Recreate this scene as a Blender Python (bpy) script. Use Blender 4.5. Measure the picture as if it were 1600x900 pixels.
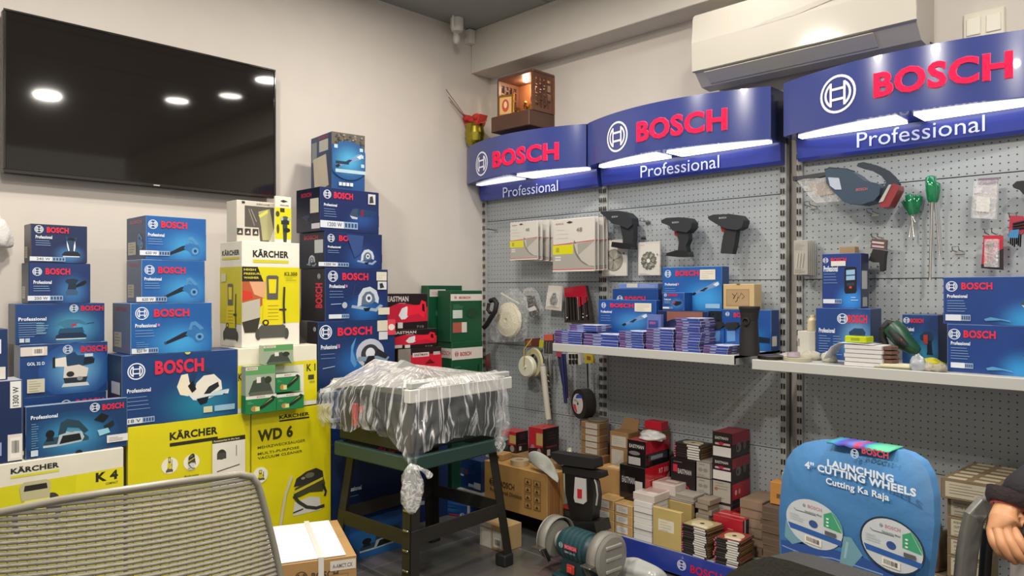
import bpy, math, random
from mathutils import Matrix, Vector, Euler, noise

for _o in list(bpy.data.objects): bpy.data.objects.remove(_o)
SC = bpy.context.scene; COL = SC.collection
R_ = math.radians; PI = math.pi

# ---------------------------------------------------------------- camera
# room frame: x=0 is the television wall, y=0 the pegboard plane (camera on its -y side), z=0 the floor
H = 1.15
CAM = Vector((3.1409, -2.9412, H))
RV = Vector((.7104, .7038, 0)); FV = Vector((-.7038, .7104, 0))
FPX, CX, CY = 1146.0, 800.0, 453.0
cd = bpy.data.cameras.new('camera'); cam = bpy.data.objects.new('camera', cd); COL.objects.link(cam)
cam.location = CAM; cam.rotation_euler = (PI/2, 0, math.atan2(.7038, .7104))
cd.sensor_width = 36; cd.lens = FPX/1600*36; cd.shift_y = (CY-450)/1600
cd.clip_start = .05
SC.camera = cam
# ---------------------------------------------------------------- world, exposure
w = bpy.data.worlds.new('world'); SC.world = w; w.use_nodes = True
w.node_tree.nodes['Background'].inputs[0].default_value = (1.0, .93, .85, 1)
w.node_tree.nodes['Background'].inputs[1].default_value = .62
SC.view_settings.view_transform = 'Standard'; SC.view_settings.look = 'None'
SC.view_settings.gamma = 1; SC.view_settings.use_curve_mapping = False
SC.view_settings.exposure = 0.0
# ---------------------------------------------------------------- lamps: recessed ceiling downlights (discs are built with the ceiling)
DOWN = [(3.36,-1.48), (2.83,-.73), (1.81,-.5), (1.2,-2.3), (.95,-1.05), (2.3,-2.6), (3.9,-2.9), (2.4,-.5)]
DOWN_P = [32, 4, 5, 30, 18, 38, 30, 2]
ZC = 2.64
for (lx, ly), pw in zip(DOWN, DOWN_P):
    ld = bpy.data.lights.new('downlight_lamp', 'AREA'); ld.shape = 'DISK'; ld.size = .16; ld.energy = pw
    ld.color = (1, .93, .84); ld.spread = PI
    lo = bpy.data.objects.new('downlight_lamp', ld); lo.location = (lx, ly, ZC-.025); COL.objects.link(lo)

# ---------------------------------------------------------------- measuring helpers: a line of sight met with a real plane
def at(px, py=CY, x=None, y=None, z=None, d=None):
    D = FV + RV*((px-CX)/FPX) + Vector((0, 0, (CY-py)/FPX))
    if x is not None: k = (x-CAM.x)/D.x
    elif y is not None: k = (y-CAM.y)/D.y
    elif z is not None: k = (z-H)/D.z
    else: k = d
    return CAM + D*k
def dep(p): return (Vector((p[0], p[1], 0))-Vector((CAM.x, CAM.y, 0))).dot(FV)
def wid(P, dv, px):
    e = Vector((P[0]-CAM.x, P[1]-CAM.y, 0)); dv = Vector((dv[0], dv[1], 0)); t = (px-CX)/FPX
    return (t*e.dot(FV)-e.dot(RV))/(dv.dot(RV)-t*dv.dot(FV))
def zat(p, py): return H+(CY-py)/FPX*dep(p)

# ---------------------------------------------------------------- colour and materials
def lin(c):
    if isinstance(c, str): c = tuple(int(c[i:i+2], 16) for i in (0, 2, 4))
    return tuple(((v/255)/12.92 if v/255 <= .04045 else ((v/255+.055)/1.055)**2.4) for v in c[:3])
MATS = {}
def mat(key, rough=.5, metal=0, coat=0, alpha=1, emit=0, bump=0, bscale=60, var=0, trans=0, spec=.5, sss=0):
    if key in MATS: return MATS[key]
    m = bpy.data.materials.new(key); m.use_nodes = True; N = m.node_tree.nodes; L = m.node_tree.links
    b = N['Principled BSDF']
    a = N.new('ShaderNodeVertexColor'); a.layer_name = 'Col'
    src = a.outputs['Color']
    tc = N.new('ShaderNodeTexCoord')
    if var:
        nz = N.new('ShaderNodeTexNoise'); nz.inputs['Scale'].default_value = 9; nz.inputs['Detail'].default_value = 5
        L.new(tc.outputs['Object'], nz.inputs['Vector'])
        mr = N.new('ShaderNodeMapRange'); mr.inputs['From Min'].default_value = .3; mr.inputs['From Max'].default_value = .7
        mr.inputs['To Min'].default_value = 1-var; mr.inputs['To Max'].default_value = 1+var
        L.new(nz.outputs['Fac'], mr.inputs['Value'])
        mx = N.new('ShaderNodeVectorMath'); mx.operation = 'MULTIPLY'
        L.new(src, mx.inputs[0]); L.new(mr.outputs[0], mx.inputs[1]); src = mx.outputs[0]
    L.new(src, b.inputs['Base Color'])
    b.inputs['Roughness'].default_value = rough; b.inputs['Metallic'].default_value = metal
    b.inputs['Coat Weight'].default_value = coat; b.inputs['Alpha'].default_value = alpha
    b.inputs['Specular IOR Level'].default_value = spec
    b.inputs['Transmission Weight'].default_value = trans
    if sss: b.inputs['Subsurface Weight'].default_value = sss; b.inputs['Subsurface Scale'].default_value = .01
    if emit:
        L.new(src, b.inputs['Emission Color']); b.inputs['Emission Strength'].default_value = emit
    if bump:
        n2 = N.new('ShaderNodeTexNoise'); n2.inputs['Scale'].default_value = bscale; n2.inputs['Detail'].default_value = 3
        L.new(tc.outputs['Object'], n2.inputs['Vector'])
        bp = N.new('ShaderNodeBump'); bp.inputs['Strength'].default_value = bump; bp.inputs['Distance'].default_value = .01
        L.new(n2.outputs['Fac'], bp.inputs['Height']); L.new(bp.outputs[0], b.inputs['Normal'])
    MATS[key] = m; return m
mat('print', .38, bump=.05, bscale=14, var=.05)
mat('kraft', .75, bump=.08, bscale=30, var=.08)
mat('paper', .8, var=.03)
mat('plastic', .35)
mat('gloss', .12, coat=.5)
mat('rubber', .65, bump=.05, bscale=200)
mat('metal', .32, metal=1)
mat('paint', .42)
mat('fascia', .2, coat=.4)
mat('cloth', .85, bump=.25, bscale=120, var=.06)
mat('skin', .5, sss=.15, var=.06, bump=.06, bscale=60)
mat('emit', .5, emit=3.6)
mat('lamp', .5, emit=60)
mat('wood', .45, var=.2)
mat('wall', .8, bump=.03, bscale=40, var=.015)
mat('screen', .045, spec=.6)
mat('leather', .45, bump=.15, bscale=150)

def film_mat(key, lo, hi, scale, base=(1, 1, 1), rough=.18, stretch=(1, 1, 1), bump=.5, polar=False, pk=(4, 3, 2)):
    m = bpy.data.materials.new(key); m.use_nodes = True; N = m.node_tree.nodes; L = m.node_tree.links
    b = N['Principled BSDF']; b.inputs['Base Color'].default_value = (*base, 1); b.inputs['Roughness'].default_value = rough
    b.inputs['Coat Weight'].default_value = .4
    tc = N.new('ShaderNodeTexCoord'); mp = N.new('ShaderNodeMapping'); mp.inputs['Scale'].default_value = stretch
    nz = N.new('ShaderNodeTexNoise'); nz.inputs['Scale'].default_value = scale; nz.inputs['Detail'].default_value = 4; nz.inputs['Distortion'].default_value = 1.2
    src = tc.outputs['Object']
    if polar:   # folds run outward from the peak and down the sides
        sx = N.new('ShaderNodeSeparateXYZ'); L.new(src, sx.inputs[0])
        at2 = N.new('ShaderNodeMath'); at2.operation = 'ARCTAN2'; L.new(sx.outputs['Y'], at2.inputs[0]); L.new(sx.outputs['X'], at2.inputs[1])
        m1 = N.new('ShaderNodeMath'); m1.operation = 'MULTIPLY'; m1.inputs[1].default_value = pk[0]; L.new(at2.outputs[0], m1.inputs[0])
        ln = N.new('ShaderNodeVectorMath'); ln.operation = 'LENGTH'; L.new(src, ln.inputs[0])
        m2 = N.new('ShaderNodeMath'); m2.operation = 'MULTIPLY'; m2.inputs[1].default_value = pk[1]; L.new(ln.outputs['Value'], m2.inputs[0])
        m3 = N.new('ShaderNodeMath'); m3.operation = 'MULTIPLY'; m3.inputs[1].default_value = pk[2]; L.new(sx.outputs['Z'], m3.inputs[0])
        cb = N.new('ShaderNodeCombineXYZ'); L.new(m1.outputs[0], cb.inputs[0]); L.new(m2.outputs[0], cb.inputs[1]); L.new(m3.outputs[0], cb.inputs[2]); src = cb.outputs[0]
    L.new(src, mp.inputs['Vector']); L.new(mp.outputs[0], nz.inputs['Vector'])
    # highlights of thin creases, painted into the alpha where the noise crosses its middle value, over a faint haze
    sb = N.new('ShaderNodeMath'); sb.operation = 'SUBTRACT'; sb.inputs[1].default_value = .5; L.new(nz.outputs['Fac'], sb.inputs[0])
    ab = N.new('ShaderNodeMath'); ab.operation = 'ABSOLUTE'; L.new(sb.outputs[0], ab.inputs[0])
    mr = N.new('ShaderNodeMapRange'); mr.inputs['From Min'].default_value = .0; mr.inputs['From Max'].default_value = .05
    mr.inputs['To Min'].default_value = hi; mr.inputs['To Max'].default_value = lo
    L.new(ab.outputs[0], mr.inputs['Value']); L.new(mr.outputs[0], b.inputs['Alpha'])
    bp = N.new('ShaderNodeBump'); bp.inputs['Strength'].default_value = bump; bp.inputs['Distance'].default_value = .02
    L.new(nz.outputs['Fac'], bp.inputs['Height']); L.new(bp.outputs[0], b.inputs['Normal'])
    MATS[key] = m
film_mat('film', .34, .8, 2.6, rough=.14, polar=True, base=(1, .98, .94))
film_mat('skirt', .07, .5, 2.2, rough=.12, polar=True, pk=(3.4, 1.2, 1.0), bump=.35)
film_mat('film2', .22, .7, 24)
film_mat('bagfilm', .07, .3, 30)
film_mat('blister', .18, .35, 30, rough=.08, bump=.15)

# ---------------------------------------------------------------- mesh builder
TXT = {}
def text_geo(s, bold):
    k = (s, bold)
    if k not in TXT:
        cu = bpy.data.curves.new('t', 'FONT'); cu.body = s; cu.size = 1; cu.resolution_u = 3
        cu.offset = bold
        if bold: cu.space_character = 1.0+bold*1.6
        o = bpy.data.objects.new('t', cu); me = o.to_mesh()
        vs = [tuple(v.co) for v in me.vertices]; fs = [tuple(p.vertices) for p in me.polygons]
        o.to_mesh_clear(); bpy.data.objects.remove(o); bpy.data.curves.remove(cu)
        x0 = min(v[0] for v in vs); x1 = max(v[0] for v in vs); y0 = min(v[1] for v in vs); y1 = max(v[1] for v in vs)
        TXT[k] = ([((v[0]-x0)/(x1-x0), (v[1]-y0)/(y1-y0)) for v in vs], fs, (x1-x0)/(y1-y0))
    return TXT[k]

class MB:
    def __init__(s): s.v = []; s.f = []; s.c = []; s.m = []; s.s = []; s.M = Matrix(); s.mats = []; s.deform = None
    def at(s, x=0, y=0, z=0, rx=0, ry=0, rz=0, sc=1):
        s.M = Matrix.Translation((x, y, z)) @ Euler((rx, ry, rz)).to_matrix().to_4x4() @ Matrix.Scale(sc, 4); return s
    def add(s, vs, fs, col, m='print', smooth=False, vcol=None):
        if m not in s.mats: s.mats.append(m)
        mi = s.mats.index(m); n = len(s.v); c = lin(col) if vcol is None else None
        vc = [lin(q) for q in vcol] if vcol else None
        for p in vs:
            p = Vector(p)
            if s.deform: p = s.deform(p)
            s.v.append(s.M @ p)
        for f in fs:
            s.f.append([n+i for i in f]); s.m.append(mi); s.s.append(smooth)
            s.c.append([vc[i] for i in f] if vc else [c]*len(f))
        return s
    def box(s, x0, x1, y0, y1, z0, z1, col, m='print', b=0, edge=None, top=None):
        if x0 > x1: x0, x1 = x1, x0
        if y0 > y1: y0, y1 = y1, y0
        if z0 > z1: z0, z1 = z1, z0
        b = min(b, (x1-x0)*.45, (y1-y0)*.45, (z1-z0)*.45)
        if b <= 0:
            vs = [(x, y, z) for x in (x0, x1) for y in (y0, y1) for z in (z0, z1)]
            s.add(vs, [(0, 1, 3, 2), (4, 6, 7, 5), (0, 4, 5, 1), (2, 3, 7, 6), (0, 2, 6, 4)], col, m)
            s.add(vs, [(1, 5, 7, 3)], top or col, m); return s
        X = (x0, x1); Y = (y0, y1); Z = (z0, z1); sg = (1, -1); idx = {}; vs = []
        for i in (0, 1):
            for j in (0, 1):
                for k in (0, 1):
                    x, y, z = X[i], Y[j], Z[k]; dx, dy, dz = sg[i]*b, sg[j]*b, sg[k]*b
                    for a, p in enumerate(((x, y+dy, z+dz), (x+dx, y, z+dz), (x+dx, y+dy, z))):
                        idx[i, j, k, a] = len(vs); vs.append(p)
        mf = []
        for i in (0, 1): mf.append([idx[i, j, k, 0] for j, k in ((0, 0), (0, 1), (1, 1), (1, 0))])
        for j in (0, 1): mf.append([idx[i, j, k, 1] for i, k in ((0, 0), (1, 0), (1, 1), (0, 1))])
        mf.append([idx[i, j, 0, 2] for i, j in ((0, 0), (0, 1), (1, 1), (1, 0))])
        s.add(vs, mf, col, m)
        s.add(vs, [[idx[i, j, 1, 2] for i, j in ((0, 0), (1, 0), (1, 1), (0, 1))]], top or col, m)
        ef = []
        for i in (0, 1):
            for j in (0, 1):
                ef.append((idx[i, j, 0, 0], idx[i, j, 1, 0], idx[i, j, 1, 1], idx[i, j, 0, 1]))
                ef.append((idx[i, 0, j, 0], idx[i, 1, j, 0], idx[i, 1, j, 2], idx[i, 0, j, 2]))
                ef.append((idx[0, i, j, 1], idx[1, i, j, 1], idx[1, i, j, 2], idx[0, i, j, 2]))
                for k in (0, 1): ef.append((idx[i, j, k, 0], idx[i, j, k, 1], idx[i, j, k, 2]))
        s.add(vs, ef, edge or col, m); return s
    def tube(s, pts, r, col, m='plastic', n=8, cap=True, sq=1):
        pts = [Vector(p) for p in pts]; k = len(pts)
        rs = r if isinstance(r, (list, tuple)) else [r]*k
        up = Vector((0, 0, 1)); vs = []; prev = None
        for i, p in enumerate(pts):
            t = (pts[min(i+1, k-1)]-pts[max(i-1, 0)]).normalized()
            if prev is None:
                a = t.cross(up)
                if a.length < .2: a = t.cross(Vector((0, 1, 0)))
                a.normalize()
            else:
                a = (prev-t*prev.dot(t)).normalized()
            prev = a; b2 = t.cross(a)
            for q in range(n):
                th = 2*PI*q/n; vs.append(p+a*math.cos(th)*rs[i]+b2*math.sin(th)*rs[i]*sq)
        fs = [(i*n+q, i*n+(q+1) % n, (i+1)*n+(q+1) % n, (i+1)*n+q) for i in range(k-1) for q in range(n)]
        s.add(vs, fs, col, m, True)
        if cap: s.add(vs, [tuple(range(n))[::-1], tuple((k-1)*n+q for q in range(n))], col, m)
        return s
    def lathe(s, prof, col, m='plastic', n=24, axis='z', cols=None, smooth=True):
        vs = []
        for r, h in prof:
            for q in range(n):
                th = 2*PI*q/n; a, b = r*math.cos(th), r*math.sin(th)
                vs.append((a, b, h) if axis == 'z' else ((h, a, b) if axis == 'x' else (a, h, b)))
        for i in range(len(prof)-1):
            fs = [(i*n+q, i*n+(q+1) % n, (i+1)*n+(q+1) % n, (i+1)*n+q) for q in range(n)]
            s.add([vs[j] for j in range(i*n, (i+2)*n)], [tuple(j-i*n for j in f) for f in fs], cols[i] if cols else col, m, smooth)
        return s
    def cyl(s, r, h0, h1, col, m='plastic', n=24, axis='z', r2=None):
        r2 = r if r2 is None else r2
        return s.lathe([(0.0001, h0), (r, h0), (r2, h1), (.0001, h1)], col, m, n, axis, smooth=False)
    def prism(s, poly, y0, y1, col, m='plastic', plane='xz', side=None):
        n = len(poly)
        f = {'xz': lambda a, b, c: (a, c, b), 'xy': lambda a, b, c: (a, b, c), 'yz': lambda a, b, c: (c, a, b)}[plane]
        vs = [f(a, b, y0) for a, b in poly]+[f(a, b, y1) for a, b in poly]
        s.add(vs, [tuple(range(n)), tuple(range(2*n-1, n-1, -1))], col, m)
        s.add(vs, [(i, (i+1) % n, n+(i+1) % n, n+i) for i in range(n)], side or col, m); return s
    def sph(s, x, y, z, rx, ry, rz, col, m='plastic', n=12, k=8):
        vs = []; 
        for i in range(k+1):
            ph = PI*i/k
            for q in range(n):
                th = 2*PI*q/n; vs.append((x+rx*math.sin(ph)*math.cos(th), y+ry*math.sin(ph)*math.sin(th), z+rz*math.cos(ph)))
        return s.add(vs, [(i*n+q, i*n+(q+1) % n, (i+1)*n+(q+1) % n, (i+1)*n+q) for i in range(k) for q in range(n)], col, m, True)
    def build(s, name, parent=None, bevel=0, sub=0, seg=2, loc=None, rot=None, solid=0):
        me = bpy.data.meshes.new(name); me.from_pydata([tuple(v) for v in s.v], [], s.f)
        for k in s.mats: me.materials.append(MATS[k])
        ca = me.color_attributes.new('Col', 'FLOAT_COLOR', 'CORNER')
        flat = []
        for cs in s.c:
            for c in cs: flat += [c[0], c[1], c[2], 1.0]
        ca.data.foreach_set('color', flat)
        me.polygons.foreach_set('material_index', s.m); me.polygons.foreach_set('use_smooth', s.s)
        me.update()
        o = bpy.data.objects.new(name, me); COL.objects.link(o)
        if parent: o.parent = parent
        if loc: o.location = loc
        if rot: o.rotation_euler = rot
        if solid:
            q = o.modifiers.new('so', 'SOLIDIFY'); q.thickness = solid; q.offset = 0
        if bevel:
            q = o.modifiers.new('bev', 'BEVEL'); q.width = bevel; q.segments = seg; q.limit_method = 'ANGLE'; q.angle_limit = R_(40); q.harden_normals = False
        if sub:
            q = o.modifiers.new('sub', 'SUBSURF'); q.levels = sub; q.render_levels = sub
        return o

def tag(o, label, cat, group=None, kind=None):
    o['label'] = label; o['category'] = cat
    if group: o['group'] = group
    if kind: o['kind'] = kind
    return o
def struct(o): o['kind'] = 'structure'; return o
def thing(name, loc, label, cat, group=None, rz=0, rx=0, ry=0):
    o = bpy.data.objects.new(name, None); COL.objects.link(o); o.empty_display_size = .05
    o.location = loc; o.rotation_euler = (rx, ry, rz); return tag(o, label, cat, group)
def copy_tree(o, parent=None):
    c = o.copy(); COL.objects.link(c)
    if parent: c.parent = parent
    for ch in [q for q in bpy.data.objects if q.parent == o]: copy_tree(ch, c)
    return c
ORD = ['topmost', 'second from the top', 'third from the top', 'fourth from the top', 'fifth from the top', 'sixth from the top', 'seventh from the top', 'eighth from the top', 'ninth from the top', 'tenth from the top', 'eleventh from the top', 'twelfth from the top', 'thirteenth from the top', 'fourteenth from the top']
def rank(i, n): return 'bottom' if (i == n-1 and n > 2) else ORD[i]

# ---------------------------------------------------------------- printing on a flat face
class Face:
    """2D drawing on a face: o = lower-left corner, ux/uy unit vectors, w x h metres; coordinates are fractions"""
    def __init__(s, mb, o, ux, uy, w, h, m='print', eps=.0004, n=None):
        s.mb = mb; s.o = Vector(o); s.ux = Vector(ux); s.uy = Vector(uy); s.w = w; s.h = h; s.m = m
        s.n = Vector(n) if n else s.ux.cross(s.uy); s.e = eps; s.step = .00012
    def P(s, u, v): return s.o+s.ux*(u*s.w)+s.uy*(v*s.h)+s.n*s.e
    def poly(s, pts, col, m=None):
        s.e += s.step; s.mb.add([s.P(*p) for p in pts], [tuple(range(len(pts)))], col, m or s.m)
    def rect(s, u0, v0, u1, v1, col, m=None): s.poly([(u0, v0), (u1, v0), (u1, v1), (u0, v1)], col, m)
    def ell(s, u, v, ru, rv, col, n=20, m=None, a0=0, a1=2*PI):
        s.poly([(u+ru*math.cos(a0+(a1-a0)*i/n), v+rv*math.sin(a0+(a1-a0)*i/n)) for i in range(n if a1-a0 > 6.2 else n+1)], col, m)
    def glow(s, u, v, ru, rv, c_in, c_out, n=28):
        """printed radial tint, clipped to the face"""
        s.e += s.step; K = 5; vs = []; vc = []
        a = lin(c_in); b = lin(c_out)
        for k in range(K+1):
            t = k/K
            for i in range(n):
                th = 2*PI*i/n
                x = min(1, max(0, u+ru*t*math.cos(th))); y = min(1, max(0, v+rv*t*math.sin(th)))
                tt = min(1, math.hypot((x-u)/ru, (y-v)/rv)); f = .5-.5*math.cos(PI*tt)
                vs.append(s.P(x, y)); vc.append([a[j]+(b[j]-a[j])*f for j in range(3)])
        fs = [(k*n+i, k*n+(i+1) % n, (k+1)*n+(i+1) % n, (k+1)*n+i) for k in range(K) for i in range(n)]
        mb = s.mb
        if s.m not in mb.mats: mb.mats.append(s.m)
        mi = mb.mats.index(s.m); base = len(mb.v)
        for p in vs: mb.v.append(mb.M @ (mb.deform(p) if mb.deform else p))
        for f in fs:
            mb.f.append([base+i for i in f]); mb.c.append([vc[i] for i in f]); mb.m.append(mi); mb.s.append(False)
    def text(s, t, u0, v0, u1, v1, col, bold=0, m=None, rot=0):
        vs, fs, _ = text_geo(t, bold); s.e += s.step
        if rot: q = [(u0+(u1-u0)*(1-b), v0+(v1-v0)*a) for a, b in vs]
        else: q = [(u0+(u1-u0)*a, v0+(v1-v0)*b) for a, b in vs]
        s.mb.add([s.P(*p) for p in q], fs, col, m or s.m)
    def line(s, p, q, wd, col, m=None):
        """stroke in metres width"""
        a = Vector((p[0]*s.w, p[1]*s.h)); b = Vector((q[0]*s.w, q[1]*s.h)); d = (b-a)
        if d.length < 1e-6: return
        d.normalize(); n = Vector((-d.y, d.x))*wd/2
        s.poly([((c.x)/s.w, (c.y)/s.h) for c in (a-n, b-n, b+n, a+n)], col, m)
    def path(s, pts, wd, col, m=None):
        P2 = [Vector((p[0]*s.w, p[1]*s.h)) for p in pts]; L = []; Rr = []
        for i, p in enumerate(P2):
            d = (P2[min(i+1, len(P2)-1)]-P2[max(i-1, 0)]).normalized(); n = Vector((-d.y, d.x))*wd/2
            L.append(p+n); Rr.append(p-n)
        s.e += s.step; k = len(P2)
        vs = [s.P(a.x/s.w, a.y/s.h) for a in L+Rr]
        s.mb.add(vs, [(i, i+1, k+i+1, k+i) for i in range(k-1)], col, m or s.m)
    def logo(s, u, v, r, col='e8eef8', wd=.12, m=None, back=None):
        """ring with the armature mark; r in metres"""
        ru, rv = r/s.w, r/s.h
        if back: s.ell(u, v, ru, rv, back)
        A = lambda x, y: (u+ru*x, v+rv*y)
        s.path([A(.93*math.cos(2*PI*i/28), .93*math.sin(2*PI*i/28)) for i in range(29)], r*wd, col, m)
        for sg in (1, -1):
            arc = [A(sg*.68*math.cos(a), .68*math.sin(a)) for a in [R_(-56+112*i/8) for i in range(9)]]
            s.path(arc+[A(sg*.38, .56)], r*wd, col, m)
            s.path([A(sg*.38, .62), A(sg*.38, -.62)], r*wd, col, m)
            s.path([A(-.38, sg*.27), A(.38, sg*.27)], r*wd, col, m)
    def lines(s, u0, u1, v1, n, dv, col, wd=.0022, seed=1):
        rr = random.Random(seed)
        for i in range(n):
            e = u0+(u1-u0)*rr.uniform(.55, 1); s.rect(u0, v1-i*dv-wd/s.h, e, v1-i*dv, col)
    def bars(s, u0, v0, u1, v1, seed=3):
        s.rect(u0, v0, u1, v1, 'e6e2d8'); rr = random.Random(seed); x = u0+(u1-u0)*.12
        while x < u1-(u1-u0)*.15:
            wv = (u1-u0)*rr.uniform(.015, .05); s.rect(x, v0+(v1-v0)*.25, x+wv, v1-(v1-v0)*.15, '2a2a2a'); x += wv+(u1-u0)*rr.uniform(.02, .05)

def pic(F, name, u0, v0, u1, v1, pal=None):
    """printed tool pictures, built from flat colour patches"""
    U = lambda x: u0+(u1-u0)*x; V = lambda y: v0+(v1-v0)*y
    def P(pts, c): F.poly([(U(a), V(b)) for a, b in pts], c)
    def E(x, y, a, b, c, **k): F.ell(U(x), V(y), (u1-u0)*a, (v1-v0)*b, c, **k)
    def Ln(pts, w_, c): F.path([(U(a), V(b)) for a, b in pts], w_, c)
    wm = (u1-u0)*F.w
    if name == 'blower':
        P([(0, .1), (.03, 0), (.5, .32), (.66, .38), (.62, .6), (.45, .52)], '1d2430'); P([(.0, .12), (.03, 0), (.07, .03), (.04, .16)], '3b5068')
        P([(.5, .4), (.56, .62), (.68, .68), (.9, .6), (.98, .45), (.97, .2), (.86, .04), (.74, .05), (.66, .25)], '2f6da6')
        E(.83, .3, .1, .17, '5d95c4'); E(.83, .3, .045, .08, '16375c')
        P([(.56, .62), (.62, .96), (.74, 1), (.94, .66), (.84, .6), (.72, .82), (.66, .8), (.64, .62)], '4d86b8')
    elif name == 'sander':
        P([(.1, .0), (.9, .0), (.95, .12), (.8, .26), (.2, .26), (.05, .12)], '1a2230'); P([(.1, .0), (.9, .0), (.9, .05), (.1, .05)], 'c4ccd4')
        P([(.3, .26), (.7, .26), (.66, .6), (.78, .95), (.5, .88), (.2, .98), (.34, .6)], '27405e'); P([(.28, .78), (.36, .55), (.42, .3), (.36, .28), (.3, .5)], 'd8dde2')
        P([(.68, .78), (.62, .55), (.6, .3), (.66, .28), (.7, .5)], 'd8dde2'); P([(.3, .8), (.7, .78), (.64, .9), (.36, .92)], '10161f')
    elif name == 'sheet':
        P([(.05, .0), (.95, .0), (.97, .16), (.85, .3), (.15, .3), (.03, .16)], '15304c'); P([(.05, 0), (.95, 0), (.95, .05), (.05, .05)], 'cfd6dc')
        P([(.1, .3), (.9, .3), (.84, .55), (.16, .5)], '25506f'); P([(.0, .62), (.1, .78), (.4, .92), (.75, .9), (1, .72), (.98, .64), (.7, .74), (.55, .55), (.3, .5), (.2, .68)], '3c7797')
        P([(.5, .6), (.66, .62), (.66, .72), (.52, .7)], 'c02a3a'); Ln([(.98, .7), (1.2, .74)], wm*.02, '15202c')
    elif name == 'random':
        P([(.05, .0), (.55, 0), (.6, .2), (.5, .35), (.1, .35), (0, .2)], '3a5a78'); P([(.1, .35), (.5, .35), (.5, .7), (.62, .9), (.4, 1), (.05, .95), (0, .8), (.15, .65)], '1e2f44')
        P([(.5, .45), (.85, .6), (1, .75), (.95, .9), (.8, .85), (.5, .62)], '0f1722')
    elif name == 'planer':
        P([(.0, .12), (.95, .18), (.96, .28), (.85, .42), (.2, .4), (.02, .3)], '2c4a58'); P([(.0, .1), (.3, .1), (.3, .17), (0, .17)], 'b9c8cc')
        P([(.28, .14), (.34, .5), (.44, .56), (.8, .5), (.86, .3), (.8, .16), (.32, .1)], 'a9bcc2'); P([(.33, .16), (.4, .42), (.76, .44), (.8, .22)], '151b20')
        P([(.3, .45), (.36, .85), (.5, .95), (.75, .85), (.95, .5), (.86, .42), (.74, .62), (.5, .68), (.46, .5)], '244150'); E(.14, .52, .09, .13, '0f171d'); P([(.46, .56), (.6, .6), (.72, .56), (.6, .5)], '5d8a98')
        P([(.05, .3), (.22, .3), (.2, .42), (.08, .42)], '13202a')
    elif name == 'bits':
        P([(.05, .7), (.4, .95), (.75, .8), (.5, .55)], '11161c'); P([(.5, .4), (.95, .6), (1, .4), (.6, .2)], '1b242c'); P([(.3, .0), (.8, .1), (.7, .3), (.2, .25)], '8fc7dc')
    elif name == 'saw':
        P([(.0, .16), (.78, .0), (1, .22), (.9, .27), (.75, .12), (.02, .26)], '8fa6b8')
        P([(.18, .2), (.22, .6), (.36, .86), (.58, .92), (.78, .78), (.86, .5), (.84, .3), (.7, .4), (.36, .26)], 'bfc8d2')
        P([(.3, .24), (.33, .55), (.44, .72), (.58, .75), (.7, .64), (.75, .42), (.66, .3)], '5a6a7c'); E(.54, .5, .1, .15, 'cfd6de'); E(.54, .5, .05, .07, '30425a')
        Ln([(.02, .5), (.12, 1), (.3, .84)], wm*.03, '2b3c52'); P([(.36, .14), (.6, .16), (.54, .04), (.42, .02)], '0d1826')
    elif name == 'bigsaw':
        P([(.1, .12), (.0, .32), (.02, .75), (.14, .98), (.06, .6), (.16, .2)], '4f8fc4')
        E(.5, .5, .36, .42, 'b8bcc8'); E(.5, .46, .24, .3, '34363c'); E(.5, .5, .12, .16, 'd5d8de'); P([(.14, .3), (.9, .2), (1, .34), (.9, .42), (.5, .4), (.2, .42)], '7f95ad')
        P([(.3, .1), (.66, .12), (.6, .42), (.44, .42)], '191b20'); P([(.6, .45), (.9, .3), (.98, .4), (.7, .62)], '22252c')
    elif name == 'minisaw':
        P([(.0, .5), (.08, .78), (.2, .8), (.24, .55), (.34, .3), (.2, .25), (.06, .3)], 'e9e0c6'); P([(.2, .3), (.98, .22), (1, .32), (.5, .1), (.3, .14)], 'd9dde0')
        P([(.3, .2), (.36, .55), (.5, .72), (.7, .74), (.84, .56), (.86, .34), (.6, .24)], 'e4dfd0'); P([(.5, .26), (.62, .26), (.8, .42), (.78, .54), (.6, .44)], '22262a')
        P([(.22, .62), (.34, 1), (.46, 1), (.68, .8), (.62, .74), (.44, .86), (.36, .78), (.32, .5)], '1c3a5e'); P([(.2, .5), (.3, .62), (.36, .4), (.28, .32)], '15191d')
        P([(.36, .16), (.6, .2), (.56, .04), (.44, 0)], '0f1c26'); P([(.7, .3), (1, .34), (.86, .2), (.6, .2)], 'b9d2d8')
    elif name == 'level':
        P([(.02, .6), (.02, .82), (.3, .86), (.34, .58)], 'e8e4d8'); P([(.0, .56), (.06, .56), (.06, .88), (0, .86)], '1a2026'); P([(.32, .6), (.3, .9), (.5, 1), (.56, .9), (.9, .86), (.96, .76), (.9, .62), (.6, .56)], '1f4468')
        P([(.7, .62), (.95, .64), (.97, .78), (.72, .8)], '18232e'); P([(.24, .26), (.26, .58), (.6, .62), (.82, .5), (.78, .26)], 'ddd8cc'); P([(.28, .1), (.76, .1), (.8, .26), (.24, .26)], '26313c')
        P([(.2, .0), (.84, 0), (.8, .1), (.24, .1)], 'cfd4d6'); E(.4, .36, .09, .08, '2a2e30'); E(.62, .22, .07, .06, '8a8f92')
    elif name == 'grinder':
        P([(.0, .3), (.1, .2), (.34, .3), (.4, .6), (.3, .78), (.12, .72)], '34465c'); P([(.02, .3), (.3, .22), (.28, .1), (.1, .12)], 'b4bcc6'); P([(.3, .36), (.56, .3), (.92, .42), (1, .56), (.94, .7), (.5, .74), (.3, .7)], '1b3a62')
        P([(.4, .3), (.5, .3), (.52, .72), (.42, .72)], '7c1e28')
    elif name == 'redgrinder':
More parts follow.
